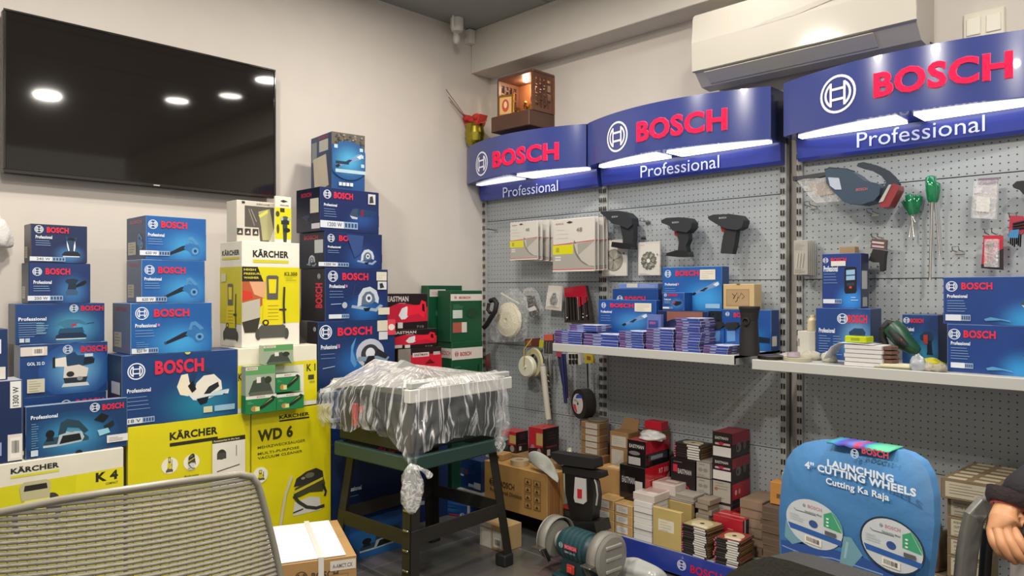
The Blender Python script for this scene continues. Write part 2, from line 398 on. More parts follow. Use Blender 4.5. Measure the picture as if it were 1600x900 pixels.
        P([(.0, .3), (.12, .62), (.3, .72), (.38, .3), (.24, .12), (.1, .1)], 'd8d8da'); P([(.3, .25), (.7, .35), (.9, .15), (1, .5), (.98, .9), (.82, 1), (.76, .78), (.32, .72)], 'e02038'); P([(.84, .5), (.94, .42), (.92, .8), (.84, .82)], '30040a')
    elif name == 'multi':
        P([(.0, .16), (.14, .3), (.5, .62), (.82, .96), (.98, 1), (1, .8), (.9, .66), (.5, .4), (.1, .08)], '6f8fb8'); P([(.3, .36), (.5, .6), (.62, .6), (.46, .34)], '1b2c44'); P([(.78, .8), (.95, .98), (1, .8), (.9, .68)], 'cfd9e6'); P([(.0, .16), (.14, .3), (.2, .2), (.1, .06)], '0f1a2c')
    elif name == 'battery':
        P([(.0, .4), (.3, .8), (.9, .75), (1, .5), (.8, .2), (.4, 0)], '15181d'); P([(.0, .4), (.3, .8), (.4, .62), (.2, .3)], 'b02030')
    elif name == 'meter':
        P([(.0, .1), (.1, 0), (.9, .02), (1, .1), (.98, .95), (.85, 1), (.15, 1), (.02, .95)], '10151f'); P([(.15, .5), (.85, .52), (.85, .9), (.15, .88)], '8fb6d6'); P([(.2, .28), (.8, .3), (.8, .42), (.2, .4)], '273446'); P([(.4, .2), (.6, .2), (.6, .28), (.4, .28)], 'd04030')
        P([(.15, .66), (.85, .68), (.85, .72), (.15, .7)], '1d3a5c')
    elif name == 'drill':
        P([(.0, .62), (.2, .55), (.5, .52), (.9, .56), (.96, .76), (.8, .92), (.3, .92), (.0, .76)], '1d3c5c'); P([(.5, .55), (.8, .58), (.86, .1), (.92, 0), (.46, 0), (.5, .12)], '16283c'); P([(.44, .5), (.52, .5), (.52, .38), (.46, .36)], 'b02838')
    elif name == 'washer':
        E(.08, .08, .08, .09, '4a4a46'); E(.92, .08, .08, .09, '4a4a46'); P([(.12, .02), (.88, .02), (.9, .2), (.78, .24), (.2, .24), (.1, .18)], '55544e')
        P([(.2, .22), (.8, .22), (.76, .6), (.66, .62), (.3, .62), (.24, .55)], 'e2cf18'); E(.3, .26, .1, .05, '2f2e2a'); E(.3, .26, .05, .026, 'e2cf18')
        for i in range(5): P([(.36, .3+i*.055), (.68, .3+i*.055), (.68, .307+i*.055), (.36, .307+i*.055)], '8c8010')
        P([(.34, .62), (.66, .62), (.68, .98), (.62, 1), (.38, 1), (.32, .98)], '5b5a55'); P([(.4, .72), (.6, .72), (.62, .94), (.38, .94)], 'e2cf18')
        Ln([(.86, .82), (.84, .55), (.86, .24)], wm*.06, '33322e'); Ln([(.7, .46), (.92, .46)], wm*.05, '33322e')
    elif name == 'compact':
        E(.78, .35, .2, .34, '3a3a30'); E(.12, .2, .1, .3, '3a3a30'); P([(.15, .0), (.8, .0), (.86, .2), (.74, .6), (.26, .6), (.1, .25)], 'e2dc60'); P([(.12, .1), (.7, .12), (.66, .3), (.14, .26)], 'c8c238')
        P([(.2, .6), (.74, .6), (.76, .92), (.68, 1), (.24, 1), (.16, .9)], 'b8b48a'); P([(.24, .8), (.7, .8), (.68, .92), (.26, .92)], '26261e'); E(.76, .44, .12, .1, '2a2a22')
    elif name == 'vac':
        P([(.0, .0), (.04, .3), (.5, .36), (.8, .3), (.86, .0)], 'cfcfc8'); P([(.0, .4), (.06, .62), (.4, .72), (.9, .8), (.98, .6), (.9, .42), (.5, .46), (.2, .4)], '45442c')
        P([(.02, .66), (.1, .84), (.4, .96), (.7, 1), (.9, .9), (.92, .76), (.4, .66)], '33322c'); E(.5, .86, .14, .06, '6a6950'); E(.3, .82, .06, .03, '8d8c70'); P([(.0, .56), (.9, .76), (.9, .7), (.02, .5)], 'c8bf30')
        Ln([(.02, .46), (.16, .3), (.4, .14), (.7, .06), (.95, .08)], wm*.09, '3a3930'); Ln([(.9, .6), (1.0, .4), (.96, .3)], wm*.07, '2c2b26')
        P([(.0, .06), (.3, .1), (.3, .13), (0, .09)], '30302a')
    elif name == 'strimmer':
        P([(.2, .0), (.0, .3), (.1, .7), (.5, .9), (.9, .7), (1, .3), (.8, .05)], '9fc0b2'); P([(.3, .3), (.7, .3), (.6, .7), (.5, .6), (.4, .75)], '22382f'); Ln([(.6, .7), (.8, 1.7)], wm*.05, '111111')

# ================================================================ SETTING
WALLC = 'cfc8bf'
m = MB(); m.box(-.1, 0, -6, .15, 0, ZC+.1, WALLC, 'wall'); struct(m.build('wall_left'))
m = MB(); m.box(0, 6, .05, .15, 0, ZC+.1, WALLC, 'wall'); struct(m.build('wall_right'))
# dropped beam along the top of the pegboard wall
bz = zat(at(736, x=0), 115); by = at(736, x=0).y
m = MB(); m.box(0.001, 6, by, .05, bz, ZC, 'cdc7bd', 'wall', b=.003); struct(m.build('trim_1'))
m = MB(); m.box(-.1, 6, -6, .15, ZC, ZC+.05, '8c908b', 'paint')
for gx in (.6, 1.2, 1.8, 2.4, 3.0, 3.6): m.box(gx-.004, gx+.004, -5, by-.002, ZC-.003, ZC, '7a7e7a', 'paint')
struct(m.build('ceiling'))
# tiled floor
fm = bpy.data.materials.new('floor_tiles'); fm.use_nodes = True; N = fm.node_tree.nodes; L = fm.node_tree.links
bs = N['Principled BSDF']; tc = N.new('ShaderNodeTexCoord'); br = N.new('ShaderNodeTexBrick'); br.offset = 0; br.inputs['Scale'].default_value = 1
br.inputs['Brick Width'].default_value = .6; br.inputs['Row Height'].default_value = .6; br.inputs['Mortar Size'].default_value = .004
br.inputs['Color1'].default_value = (.09, .085, .078, 1); br.inputs['Color2'].default_value = (.105, .098, .09, 1); br.inputs['Mortar'].default_value = (.17, .16, .145, 1)
L.new(tc.outputs['Object'], br.inputs['Vector'])
nz = N.new('ShaderNodeTexNoise'); nz.inputs['Scale'].default_value = 5; nz.inputs['Detail'].default_value = 6; L.new(tc.outputs['Object'], nz.inputs['Vector'])
mx = N.new('ShaderNodeMix'); mx.data_type = 'RGBA'; mx.blend_type = 'OVERLAY'; mx.inputs[0].default_value = .35
L.new(br.outputs['Color'], mx.inputs[6]); L.new(nz.outputs['Color'], mx.inputs[7]); L.new(mx.outputs[2], bs.inputs['Base Color']); bs.inputs['Roughness'].default_value = .28
MATS['floor_tiles'] = fm
m = MB(); m.box(-.1, 6, -6, .15, -.05, 0, '444444', 'floor_tiles'); struct(m.build('floor'))
for i, (lx, ly) in enumerate(DOWN):
    m = MB(); m.cyl(.085, ZC-.012, ZC-.001, 'dddad2', 'paint', 28); o = m.build('ceiling_light')
    where = ['above the middle of the shop floor', 'in front of the second sign', 'in front of the first sign', 'above the yellow boxes', 'above the saw bench', 'above the mesh chair', 'above the doorway side', 'between the first two sign lights'][i]
    tag(o, 'round recessed ceiling downlight '+where, 'light', 'ceiling downlights')
    m = MB(); m.cyl(.065, ZC-.016, ZC-.0125, 'fff3e0', 'lamp', 24); m.build('diffuser', o)

# ================================================================ PEGBOARD RACKS
pm = bpy.data.materials.new('pegboard'); pm.use_nodes = True; N = pm.node_tree.nodes; L = pm.node_tree.links
bs = N['Principled BSDF']; bs.inputs['Roughness'].default_value = .38; bs.inputs['Metallic'].default_value = .15
tc = N.new('ShaderNodeTexCoord'); sx = N.new('ShaderNodeSeparateXYZ'); L.new(tc.outputs['Object'], sx.inputs[0])
def fr(sock, per):
    a = N.new('ShaderNodeMath'); a.operation = 'DIVIDE'; a.inputs[1].default_value = per; L.new(sock, a.inputs[0])
    b = N.new('ShaderNodeMath'); b.operation = 'FRACT'; L.new(a.outputs[0], b.inputs[0])
    c = N.new('ShaderNodeMath'); c.operation = 'SUBTRACT'; c.inputs[1].default_value = .5; L.new(b.outputs[0], c.inputs[0]); return c.outputs[0]
fx, fz = fr(sx.outputs['X'], .0245), fr(sx.outputs['Z'], .0245)
cb = N.new('ShaderNodeCombineXYZ'); L.new(fx, cb.inputs[0]); L.new(fz, cb.inputs[1])
ln = N.new('ShaderNodeVectorMath'); ln.operation = 'LENGTH'; L.new(cb.outputs[0], ln.inputs[0])
lt = N.new('ShaderNodeMath'); lt.operation = 'LESS_THAN'; lt.inputs[1].default_value = .115; L.new(ln.outputs['Value'], lt.inputs[0])
mx = N.new('ShaderNodeMix'); mx.data_type = 'RGBA'; mx.inputs[6].default_value = (*lin('a8aeb0'), 1); mx.inputs[7].default_value = (*lin('484844'), 1)
L.new(lt.outputs[0], mx.inputs[0]); L.new(mx.outputs[2], bs.inputs['Base Color']); MATS['pegboard'] = pm

FT, FB, LB = H+.811, H+.602, H+.514      # fascia top, fascia bottom, lower fascia bottom
SHZ2, SHZ3 = H-.247, H-.256
DZ = .10
BLUE = '3a4688'
def rack(x0, x1, label, first, logo, bosch, prof, divide, dim=False):
    R = thing('pegboard_rack', (x0, 0, 0), label, 'display rack', 'grey pegboard display racks')
    W = x1-x0
    z = .012; joints = [H-1.014, H-.661, H-.31, H+.042, H+.397, H+.70]
    for i in range(5):
        a, b = joints[i], joints[i+1]; m = MB(); m.box(.012, W-.012, -.0, .02, max(a, .1)+.0015, b-.0015, 'b4b6b2', 'pegboard', b=.001); m.build('perforated_panel', R)
    m = MB(); m.box(.0, W, .021, .028, .0, FT-.02, '3c3c3a', 'paint'); m.build('backing_sheet', R)
    for ux in ((0.0,) if not first else (0.001, ))+((W-.024,)):
        m = MB(); m.box(ux, ux+.024, -.012, .02, .0, FB-.002, 'a9aaa6', 'paint', b=.001)
        F = Face(m, (ux, -.012, 0), (1, 0, 0), (0, 0, 1), .024, FB, 'paint')
        q = .12
        while q < FB-.05:
            for du in (.12, .58): F.rect(du, q/FB, du+.3, (q+.022)/FB, '1c1c1c')
            q += .0445
        m.build('slotted_upright', R)
    # bowed header box
    b = .11; p = .142
    def fy(x): return -(p+b*(1-((x-W/2)/(W/2))**2))
    arc = [(W*i/28, fy(W*i/28)) for i in range(29)]
    e = .004
    poly = [(e, -.004)]+[(min(max(x, e), W-e), y) for x, y in arc]+[(W-e, -.004)]
    m = MB(); n = len(poly)
    vs = [(a, c, FB) for a, c in poly]+[(a, c, FT) for a, c in poly]
    m.add(vs, [tuple(range(n)), tuple(range(2*n-1, n-1, -1))], '2c3a7c', 'fascia')
    m.add(vs, [(i, i+1, n+i+1, n+i) for i in range(1, n-2)], BLUE, 'fascia', True)
    m.add(vs, [(0, 1, n+1, n), (n-2, n-1, 2*n-1, 2*n-2), (n-1, 0, n, 2*n-1)], '2a3358', 'fascia')
    m.build('header_fascia', R)
    # lower fascia
    m = MB(); k = 10
    prof_l = [(-.010, FB-.001), (-.060, FB-.001), (-.058, LB+.05), (-.052, LB+.012), (-.044, LB), (-.010, LB)]
    m.prism(prof_l, .02, W-.004, '36439a', 'fascia', 'yz'); m.build('lower_fascia', R)
    # light diffusers on the underside of the header
    for a, c in ((.05, W*.5-.035), (W*.5+.02, W-.03)):
        pts = [(a+(c-a)*i/12, -.075) for i in (0, 12)][::-1]+[(a+(c-a)*i/12, min(-.08, fy(a+(c-a)*i/12)+.052)) for i in range(13)]
        m = MB(); m.prism([(x, y) for x, y in pts], FB-.006, FB-.001, 'f2f4ff', 'dimlamp' if (dim and a < .1) else 'emit', 'xy'); o = m.build('light_diffuser', R)
    # raised lettering on the bowed face
    def bend(v): return Vector((v.x, fy(v.x)-.0005+v.y, v.z))
    (lx, ly, lr) = logo
    P = at(lx, y=-.22); cz = zat(P, ly); r = lr/FPX*dep(P)
    m = MB(); m.deform = bend
    F = Face(m, (0, 0, 0), (1, 0, 0), (0, 0, 1), 1, 1, 'paint', eps=.001)
    F.logo(P.x-x0, cz, r, 'eef0fb', wd=.13); m.build('ring_emblem', R)
    (bx0, t0, b0, bx1, t1, b1) = bosch
    A = at(bx0, y=-.225); B = at(bx1, y=-.235); zb = (zat(A, b0)+zat(B, b1))/2; zt = (zat(A, t0)+zat(B, t1))/2
    m = MB(); m.deform = bend; F = Face(m, (0, 0, 0), (1, 0, 0), (0, 0, 1), 1, 1, 'paint', eps=.001)
    F.text('BOSCH', A.x-x0, zb-.002, B.x-x0, zt+.002, 'ff6a9c', .046, m='paper'); F.e += .004
    F.text('BOSCH', A.x-x0, zb, B.x-x0, zt, 'f4004c', .036, m='paper'); m.build('lettering', R)
    (bx0, t0, b0, bx1, t1, b1) = prof
    A = at(bx0, y=-.06); B = at(bx1, y=-.06); zb = (zat(A, b0)+zat(B, b1))/2; zt = (zat(A, t0)+zat(B, t1))/2
    m = MB(); F = Face(m, (0, -.0605, 0), (1, 0, 0), (0, 0, 1), 1, 1, 'paint', eps=.0008)
    F.text('Professional', A.x-x0, zb, B.x-x0, zt, 'd8dcf4', 0); m.build('lettering', R)
    # bottom deck with blue kick plate
    m = MB(); m.box(.003, W-.003, -.385, -.013, DZ-.02, DZ, '9a9b98', 'paint', b=.002); m.build('base_deck', R)
    m = MB(); m.box(.003, W-.003, -.394, -.386, .012, DZ, '2a3c96', 'fascia', b=.001)
    F = Face(m, (0, -.394, 0), (1, 0, 0), (0, 0, 1), 1, 1, 'fascia')
    k0 = at(1065, y=-.394).x-x0; k1_ = at(1079, y=-.394).x-x0; k2_ = at(1128, y=-.394).x-x0
    if 0 < k0 < W: F.logo(k0, .055, .020, 'd8dcea', .16); F.text('BOSCH', k1_, .036, k2_, .068, 'c81e46', .035); m.build('kick_plate', R)
    return R
mat('dimlamp', .5, emit=.9)
B1, B2, B3 = (.001, .882), (.883, 1.822), (1.866, 2.80)
r1 = rack(*B1, 'leftmost pegboard rack under the smallest blue sign, hung with saw blade cards and bagged pads', True, (753, 256, 19), (775, 237, 263, 866, 222, 249), (786, 293, 308, 872, 281, 299), 0, True)
r2 = rack(*B2, 'middle pegboard rack under a blue sign, with a shelf of flat blue packs', False, (965.5, 214, 24), (1000, 190, 222, 1131, 169, 203), (1001, 258, 276, 1124, 243, 264), 0)
r3 = rack(*B3, 'rightmost pegboard rack under the largest blue sign, with screwdrivers hanging', False, (1310, 147.5, 30), (1369, 115, 154, 1580, 78, 121), (1339, 207, 231, 1539, 179, 205), 0)
def shelf(R, x0, x1, q, z, rx):
    m = MB(); m.box(x0-rx, x1-rx, -q, -.014, z-.012, z, 'b2b3af', 'paint', b=.001)
    m.box(x0-rx, x1-rx, -q-.002, -q+.012, z-.036, z+.001, 'babbb6', 'paint', b=.002)
    m.box(x0-rx, x0-rx+.003, -q, -.014, z-.036, z, 'a2a39f', 'paint'); m.box(x1-rx-.003, x1-rx, -q, -.014, z-.036, z, 'a2a39f', 'paint')
    return m.build('shelf', R)
shelf(r2, .888, 1.797, .40, SHZ2, B2[0]); shelf(r3, 1.87, 2.796, .405, SHZ3, B3[0])

# ================================================================ TELEVISION
def quad_on_x(x, corners): return [at(*c, x=x) for c in corners]
A, B_ = at(5, 12, x=.065), at(431, 109, x=.065); Cc = at(430, 310, x=.065)
y0, y1, z0, z1 = A.y, B_.y, Cc.z, A.z
T = thing('television', (0, (y0+y1)/2, z0), 'large black flat screen television mounted on the left wall', 'television')
hw = (y1-y0)/2; hh = z1-z0
m = MB(); m.box(.025, .06, -hw, hw, 0, hh, '16140f', 'plastic', b=.006); m.build('housing', T)
m = MB(); b = .008
m.box(.0605, .068, -hw, hw, 0, .014, '2a2722', 'gloss', b=.002); m.box(.0605, .068, -hw, hw, hh-b, hh, '2a2722', 'gloss', b=.002)
m.box(.0605, .068, -hw, -hw+b, .0145, hh-b-.0005, '2a2722', 'gloss', b=.002); m.box(.0605, .068, hw-b, hw, .0145, hh-b-.0005, '2a2722', 'gloss', b=.002)
F = Face(m, (.068, -.03, .003), (0, 1, 0), (0, 0, 1), .06, .008, 'paint'); F.rect(.3, .2, .7, .8, 'a8a8a8'); m.build('bezel', T)
m = MB(); m.box(.0605, .0635, -hw+b+.001, hw-b-.001, .015, hh-b-.001, '1c1815', 'screen'); m.build('screen', T)
m = MB(); m.box(.002, .0245, -.2, .2, hh*.3, hh*.7, '222222', 'metal', b=.003); m.build('wall_bracket', T)

# ================================================================ AIR CONDITIONER
P = at(1083, y=-.17); Q = at(1430, y=-.17)
zt, zf = zat(P, 24), zat(P, 112); zb = zf-.055
AC = thing('air_conditioner', ((P.x+Q.x)/2, 0, zb), 'white wall mounted split air conditioner above the second and third signs', 'air conditioner')
w2 = (Q.x-P.x)/2; tt = zt-zb; ff = zf-zb
m = MB(); m.prism([(.049, tt+.0), (-.15, tt), (-.16, ff), (-.10, .0), (-.03, -.005), (.049, .02)], -w2, w2, 'bdb8ae', 'plastic', 'yz'); m.build('casing', AC, bevel=.006)
m = MB(); m.prism([(-.151, tt+.004), (-.165, tt-.01), (-.176, (tt+ff)/2), (-.172, ff), (-.161, ff-.004)], -w2-.004, w2+.004, 'c9c4b9', 'gloss', 'yz')
F = Face(m, (-w2, -.1745, 0), (1, 0, 0), (0, 0, 1), 2*w2, tt, 'gloss', eps=.002)
F.poly([(.30, .58), (.52, .60), (.70, .68), (.78, .76), (.55, .68), (.36, .62)], 'c4bfb4'); F.text('INVERTER', .80, .84, .93, .87, 'b4aea2', .01); F.text('VOLTAS', .06, .86, .12, .89, 'a8a296', .01) if 0 else None
m.build('front_panel', AC, bevel=.003)
m = MB(); m.prism([(-.1625, ff-.008), (-.168, ff-.012), (-.112, .006), (-.104, .004)], -w2+.05, w2-.14, 'c4c0b8', 'plastic', 'yz'); m.build('louvre_flap', AC, bevel=.002)
m = MB(); m.tube([(w2-.01, -.0, .02), (w2+.04, .03, -.02), (w2+.10, .044, -.06), (w2+.16, .044, -.16)], .006, '26262a', 'rubber'); m.build('power_cord', AC)
# ================================================================ SWITCH PLATE, CCTV
P = at(1538, 40, y=.049)
S = thing('switch_plate', (P.x, .0495, P.z-.05), 'cream double switch plate on the wall above the largest sign', 'switch')
m = MB(); m.box(-.062, .062, -.012, 0, 0, .1, 'ddd8c6', 'plastic', b=.003); m.build('plate', S)
for sx_ in (-.03, .03):
    m = MB(); m.box(sx_-.022, sx_+.022, -.0165, -.0125, .02, .08, 'e6e2d2', 'plastic', b=.002); m.build('rocker', S)
# cameras
P = at(714, 28, x=.09)
Cq = thing('security_camera', (P.x, P.y, P.z), 'white security camera with a ring lens on the left wall near the ceiling corner', 'camera')
m = MB(); m.box(-.089, -.02, -.025, .025, .01, .06, 'd8d5cc', 'plastic', b=.004); m.build('mount', Cq)
m = MB(); m.lathe([(.001, -.075), (.028, -.075), (.036, -.055), (.036, .045), (.03, .06), (.001, .06)], 'dedbd2', 'plastic', 20); m.build('body', Cq)
m = MB(); m.at(.022, -.027, -.03, rz=R_(-52), rx=0)
m.tube([(.022*math.sin(t)*1.0, -.012, .034*math.cos(t)) for t in [2*PI*i/20 for i in range(21)]], .0055, 'f2f0ea', 'plastic', 8); m.build('ring_lens', Cq)
m = MB(); m.sph(.012, -.014, -.12, .02, .02, .03, 'cfccc4', 'plastic'); m.tube([(-.02, 0, -.06), (-.02, 0, -.10), (.0, -.01, -.12)], .007, 'cfccc4'); m.build('lower_sensor', Cq)
P = at(738, 60, y=by)
Jb = thing('junction_box', (P.x, by-.002, P.z), 'white square junction box fixed to the beam beside the security camera', 'junction box')
m = MB(); m.box(-.035, .03, -.045, 0, -.04, .04, 'dad7ce', 'plastic', b=.004); m.build('casing', Jb)
m = MB(); m.tube([(-.036, -.02, .0), (-.06, -.03, -.005), (-.075, -.02, .01)], .008, 'd0cdc4'); m.cyl(.012, -.051, -.0455, 'c8c5bd', 'plastic', 14, 'y'); m.build('cable_gland', Jb)

# ================================================================ SHRINE on the wall
pL = at(767, y=-.155); pR = at(824, y=-.155)
zl = zat(pL, 186); zbot = zat(pL, 208); ztop = zat(at(780, y=-.15), 119)
x0, x1 = pL.x, pR.x+.012
S = thing('wooden_shrine', (x0, .05, zbot), 'small dark wooden wall shrine with pierced sides and a lit ceiling above the first sign', 'shrine')
X = x1-x0; Hh = ztop-zbot; D = -.205; WD = '6b4636'; WD2 = '523629'
m = MB(); m.box(0, X, D, -.002, 0, .085, WD2, 'wood', b=.004); m.build('base_drawer', S)
m = MB(); m.box(.02, X, D+.03, -.002, Hh-.015, Hh, WD, 'wood', b=.003); m.build('roof_board', S)
m = MB(); m.box(.02, X, -.014, -.002, .086, Hh-.016, '8a5638', 'wood'); m.build('back_board', S)
for xs in (.02, X-.012):
    m = MB(); xa, xb = xs, xs+.012; ya, yb = D+.03, -.016; za, zb_ = .086, Hh-.016
    for (p, q, r, t) in ((ya, ya+.02, za, zb_), (yb-.02, yb, za, zb_), (ya+.0205, yb-.0205, za, za+.02), (ya+.0205, yb-.0205, zb_-.02, zb_)): m.box(xa, xb, p, q, r, t, WD, 'wood')
    for i in range(1, 4):
        yy = ya+.02+(yb-ya-.04)*i/4; m.box(xa, xb, yy-.004, yy+.004, za+.02, zb_-.02, WD, 'wood')
    for i in range(1, 7):
        zz = za+.02+(zb_-za-.04)*i/7
        for j in range(4):
            a = ya+.02+(yb-ya-.04)*j/4; b = ya+.02+(yb-ya-.04)*(j+1)/4
            if (i+j) % 2: m.box(xa, xb, a, b, zz-.004, zz+.004, WD, 'wood')
            else: m.lathe([(.010, xa), (.016, xa), (.016, xb), (.010, xb), (.010, xa)], WD, 'wood', 12, 'x') if False else m.box(xa, xb, a+.015, b-.015, zz-.014, zz+.014, WD, 'wood')
    m.build('pierced_side', S)
m = MB(); m.cyl(.016, Hh-.021, Hh-.0155, 'ffe6c0', 'lamp', 16); 
o = m.build('downlight', S, loc=(X*.5, D+.13, 0))
ld = bpy.data.lights.new('shrine_lamp', 'POINT'); ld.energy = .9; ld.color = (1, .78, .5); ld.shadow_soft_size = .015
lo = bpy.data.objects.new('shrine_lamp', ld); lo.location = (x0+X*.5, .05+D+.13, zbot+Hh-.035); COL.objects.link(lo)
def top(z): return zbot+z
I = thing('deity_figure', (x0+X*.60, .05+D+.16, zbot+.0855), 'golden seated figure with a tall pointed backrest inside the wooden shrine', 'statue')
m = MB(); m.lathe([(.001, 0), (.05, 0), (.045, .02), (.03, .025)], 'c89a3a', 'metal', 16); m.sph(0, 0, .05, .035, .03, .035, 'd4a648', 'metal'); m.sph(0, 0, .1, .018, .018, .024, 'd4a648', 'metal'); m.lathe([(.016, .115), (.012, .13), (.002, .16)], 'c89a3a', 'metal', 12)
m.tube([(-.04, 0, .04), (-.05, -.02, .07), (-.03, -.03, .085)], .008, 'd4a648', 'metal'); m.tube([(.04, 0, .04), (.05, -.02, .07), (.03, -.03, .085)], .008, 'd4a648', 'metal'); m.build('figure', I)
m = MB(); m.prism([(-.06, 0), (.06, 0), (.065, .12), (.04, .18), (0, .22), (-.04, .18), (-.065, .12)], .05, .06, 'd8a850', 'metal'); m.build('backrest', I, bevel=.003)
I = thing('framed_picture', (x0+.07, .05+D+.045, zbot+.0865), 'small picture in a gold frame leaning at the left of the shrine', 'picture', rz=R_(18))
m = MB(); m.box(-.05, .05, 0, .012, 0, .12, 'd2a050', 'metal', b=.002); m.build('frame', I)
m = MB(); m.box(-.036, .036, -.002, -.0005, .014, .106, 'e8b878', 'paper'); F = Face(m, (-.036, -.002, .014), (1, 0, 0), (0, 0, 1), .072, .092, 'paper'); F.ell(.5, .5, .3, .38, 'c8553a'); F.ell(.5, .55, .14, .2, 'f0d0a0'); m.build('print', I)
for i, (dx, dy, c) in enumerate(((.17, .1, 'e0b860'), (.12, .09, 'caa050'))):
    I = MB(); I.lathe([(.001, 0), (.016, 0), (.01, .008), (.006, .03), (.014, .045), (.001, .047)], c, 'metal', 14)
    tag(I.build('oil_lamp', loc=(x0+dx, .05+D+dy, zbot+.0855)), ['small brass lamp in front of the golden figure', 'small brass lamp beside the framed picture'][i], 'lamp', 'shrine lamps')
# flower pot on top of the first sign, in the corner
P = at(741, y=-.135); 
K = thing('flower_vase', (max(P.x, .064), -.135, FT), 'gold vase holding red cloth flowers and incense sticks on the first sign', 'vase')
m = MB(); m.lathe([(.001, 0), (.035, 0), (.05, .03), (.058, .075), (.05, .11), (.056, .125), (.05, .12), (.001, .1)], 'a89a3c', 'metal', 20); m.build('pot', K)
m = MB(); rr = random.Random(4)
for i in range(9):
    a = rr.uniform(0, 6.28); q = rr.uniform(.02, .05); m.sph(q*math.cos(a), q*math.sin(a), .135+rr.uniform(0, .03), .028, .028, .02, 'b8302a', 'cloth', 8, 5)
m.prism([(-.05, .12), (.05, .115), (.075, .17), (.03, .165), (-.02, .16), (-.075, .2)], -.03, .03, 'c23a30', 'cloth'); m.build('flowers', K)
m = MB()
for dx, dz in ((-.13, .24), (-.15, .28), (-.12, .22)): m.tube([(-.02, 0, .12), (-.04, dx-.03, dz+.02)], .0018, '5a4436', n=5)
m.tube([(.03, 0, .13), (.1, -.02, .12), (.13, -.03, .125)], .003, '9a8a4a', n=5); m.build('incense_sticks', K)

# ================================================================ CARTONS
def carton(name, label, L, R, S=None, yt=None, yb=None, z0=None, z1=None, plane=('x', .45), phi=90, anchor='L', depth=.12, col='1d4479', col_side=None, col_top=None,
           art=None, side=None, sart=None, topart=None, cat='box', group=None, m='print', edge=None, bevel=.0015, width=None, gap=.0006):
    """a closed cardboard box; returns (object, top height).  L/R: image columns of its front corners, S: of the far end of the visible side"""
    pa = L if anchor == 'L' else R
    A = at(pa, **{plane[0]: plane[1]}) if plane[0] != 'p' else Vector((plane[1][0], plane[1][1], 0))
    ph = R_(phi); dx = Vector((math.cos(ph), math.sin(ph), 0)); dn = Vector((-math.sin(ph), math.cos(ph), 0))  # right, backward
    if width is None: wd_ = abs(wid(A, dx, R if anchor == 'L' else L))
    else: wd_ = width
    Lc = A if anchor == 'L' else A-dx*wd_
    Rc = Lc+dx*wd_
    side = side or ('l' if phi > 45 else 'r')
    if S is not None: depth = abs(wid(Lc if side == 'l' else Rc, dn, S))
    zt = z1 if z1 is not None else zat(A, yt)
    zb = z0 if z0 is not None else zat(A, yb)
    zb += gap; h = zt-zb
    C0 = Lc+dx*wd_/2+dn*depth/2
    mb = MB(); w = wd_; d = depth
    mb.box(-w/2, w/2, -d/2, d/2, 0, h, col, m, b=bevel, edge=edge or col, top=col_top)
    if col_side: 
        Fs = Face(mb, (-w/2, d/2, 0), (0, -1, 0), (0, 0, 1), d, h, m, n=(-1, 0, 0)); Fs.rect(.01, .01, .99, .99, col_side)
        Fs = Face(mb, (w/2, -d/2, 0), (0, 1, 0), (0, 0, 1), d, h, m, n=(1, 0, 0)); Fs.rect(.01, .01, .99, .99, col_side)
    F = Face(mb, (-w/2, -d/2, 0), (1, 0, 0), (0, 0, 1), w, h, m, n=(0, -1, 0))
    if art: art(F)
    if sart:
        if side == 'l': G = Face(mb, (-w/2, d/2, 0), (0, -1, 0), (0, 0, 1), d, h, m, eps=.0007, n=(-1, 0, 0))
        else: G = Face(mb, (w/2, -d/2, 0), (0, 1, 0), (0, 0, 1), d, h, m, eps=.0007, n=(1, 0, 0))
        sart(G)
    G = Face(mb, (-w/2, -d/2, h), (1, 0, 0), (0, 1, 0), w, d, m, n=(0, 0, 1))
    if topart: topart(G)
    elif d > .05: G.rect(0.02, .497, .98, .503, '8a8a80')
    o = mb.build(name, loc=(C0.x, C0.y, zb), rot=(0, 0, ph)); tag(o, label, cat, group)
    return o, zt

RED = 'd62a44'; WH = 'dfe6f0'
def bosch(base, tool, tr, glow=None, gr=None, logo=None, word=None, prof=None, strip=None, nl=3, wattage=None, pink=False, extra=None, sticker=None):
    def f(F):
        if glow: gx, gy, ga, gb, gc = glow; F.glow(gx, gy, ga, gb, gc, base)
        if tool: pic(F, tool, *tr)
        if logo: F.logo(logo[0], logo[1], logo[2]*F.h, 'dfe6f2', .14)
        if word: F.text('BOSCH', *word, RED, .045)
        if prof:
            F.text('Professional', prof[0], prof[1]-.035*prof[2], prof[0]+.25*prof[2], prof[1]+.04*prof[2], WH, .03)
            if pink: F.rect(prof[0]+.265*prof[2], prof[1]-.02, prof[0]+.29*prof[2], prof[1]+.03, 'd86a9a')
            F.lines(prof[0], prof[0]+.25*prof[2], prof[1]-.09, nl, .055, '7d9cc4', .0018, 5)
        if strip:
            u0, v0, u1, v1 = strip; um = u0+(u1-u0)*.62
            F.rect(u0, v0, um, v1, 'd4dbe4'); F.rect(um, v0, u1, v1, '8ea7c6')
            if wattage: F.text(wattage, u0+(um-u0)*.3, v0+(v1-v0)*.2, um-(um-u0)*.08, v1-(v1-v0)*.2, '56585c', .02)
            for i in range(4):
                a = um+(u1-um)*(.08+i*.23); F.rect(a, v0+(v1-v0)*.2, a+(u1-um)*.15, v1-(v1-v0)*.2, '2f4a74')
        if extra: extra(F)
        if sticker:
            u0, v0, u1, v1 = sticker; F.rect(u0, v0, u1, v1, 'dcd6c4'); F.lines(u0+(u1-u0)*.1, u1-(u1-u0)*.1, v1-(v1-v0)*.2, 4, (v1-v0)*.2, 'a8a294', .0014, 2)
    return f
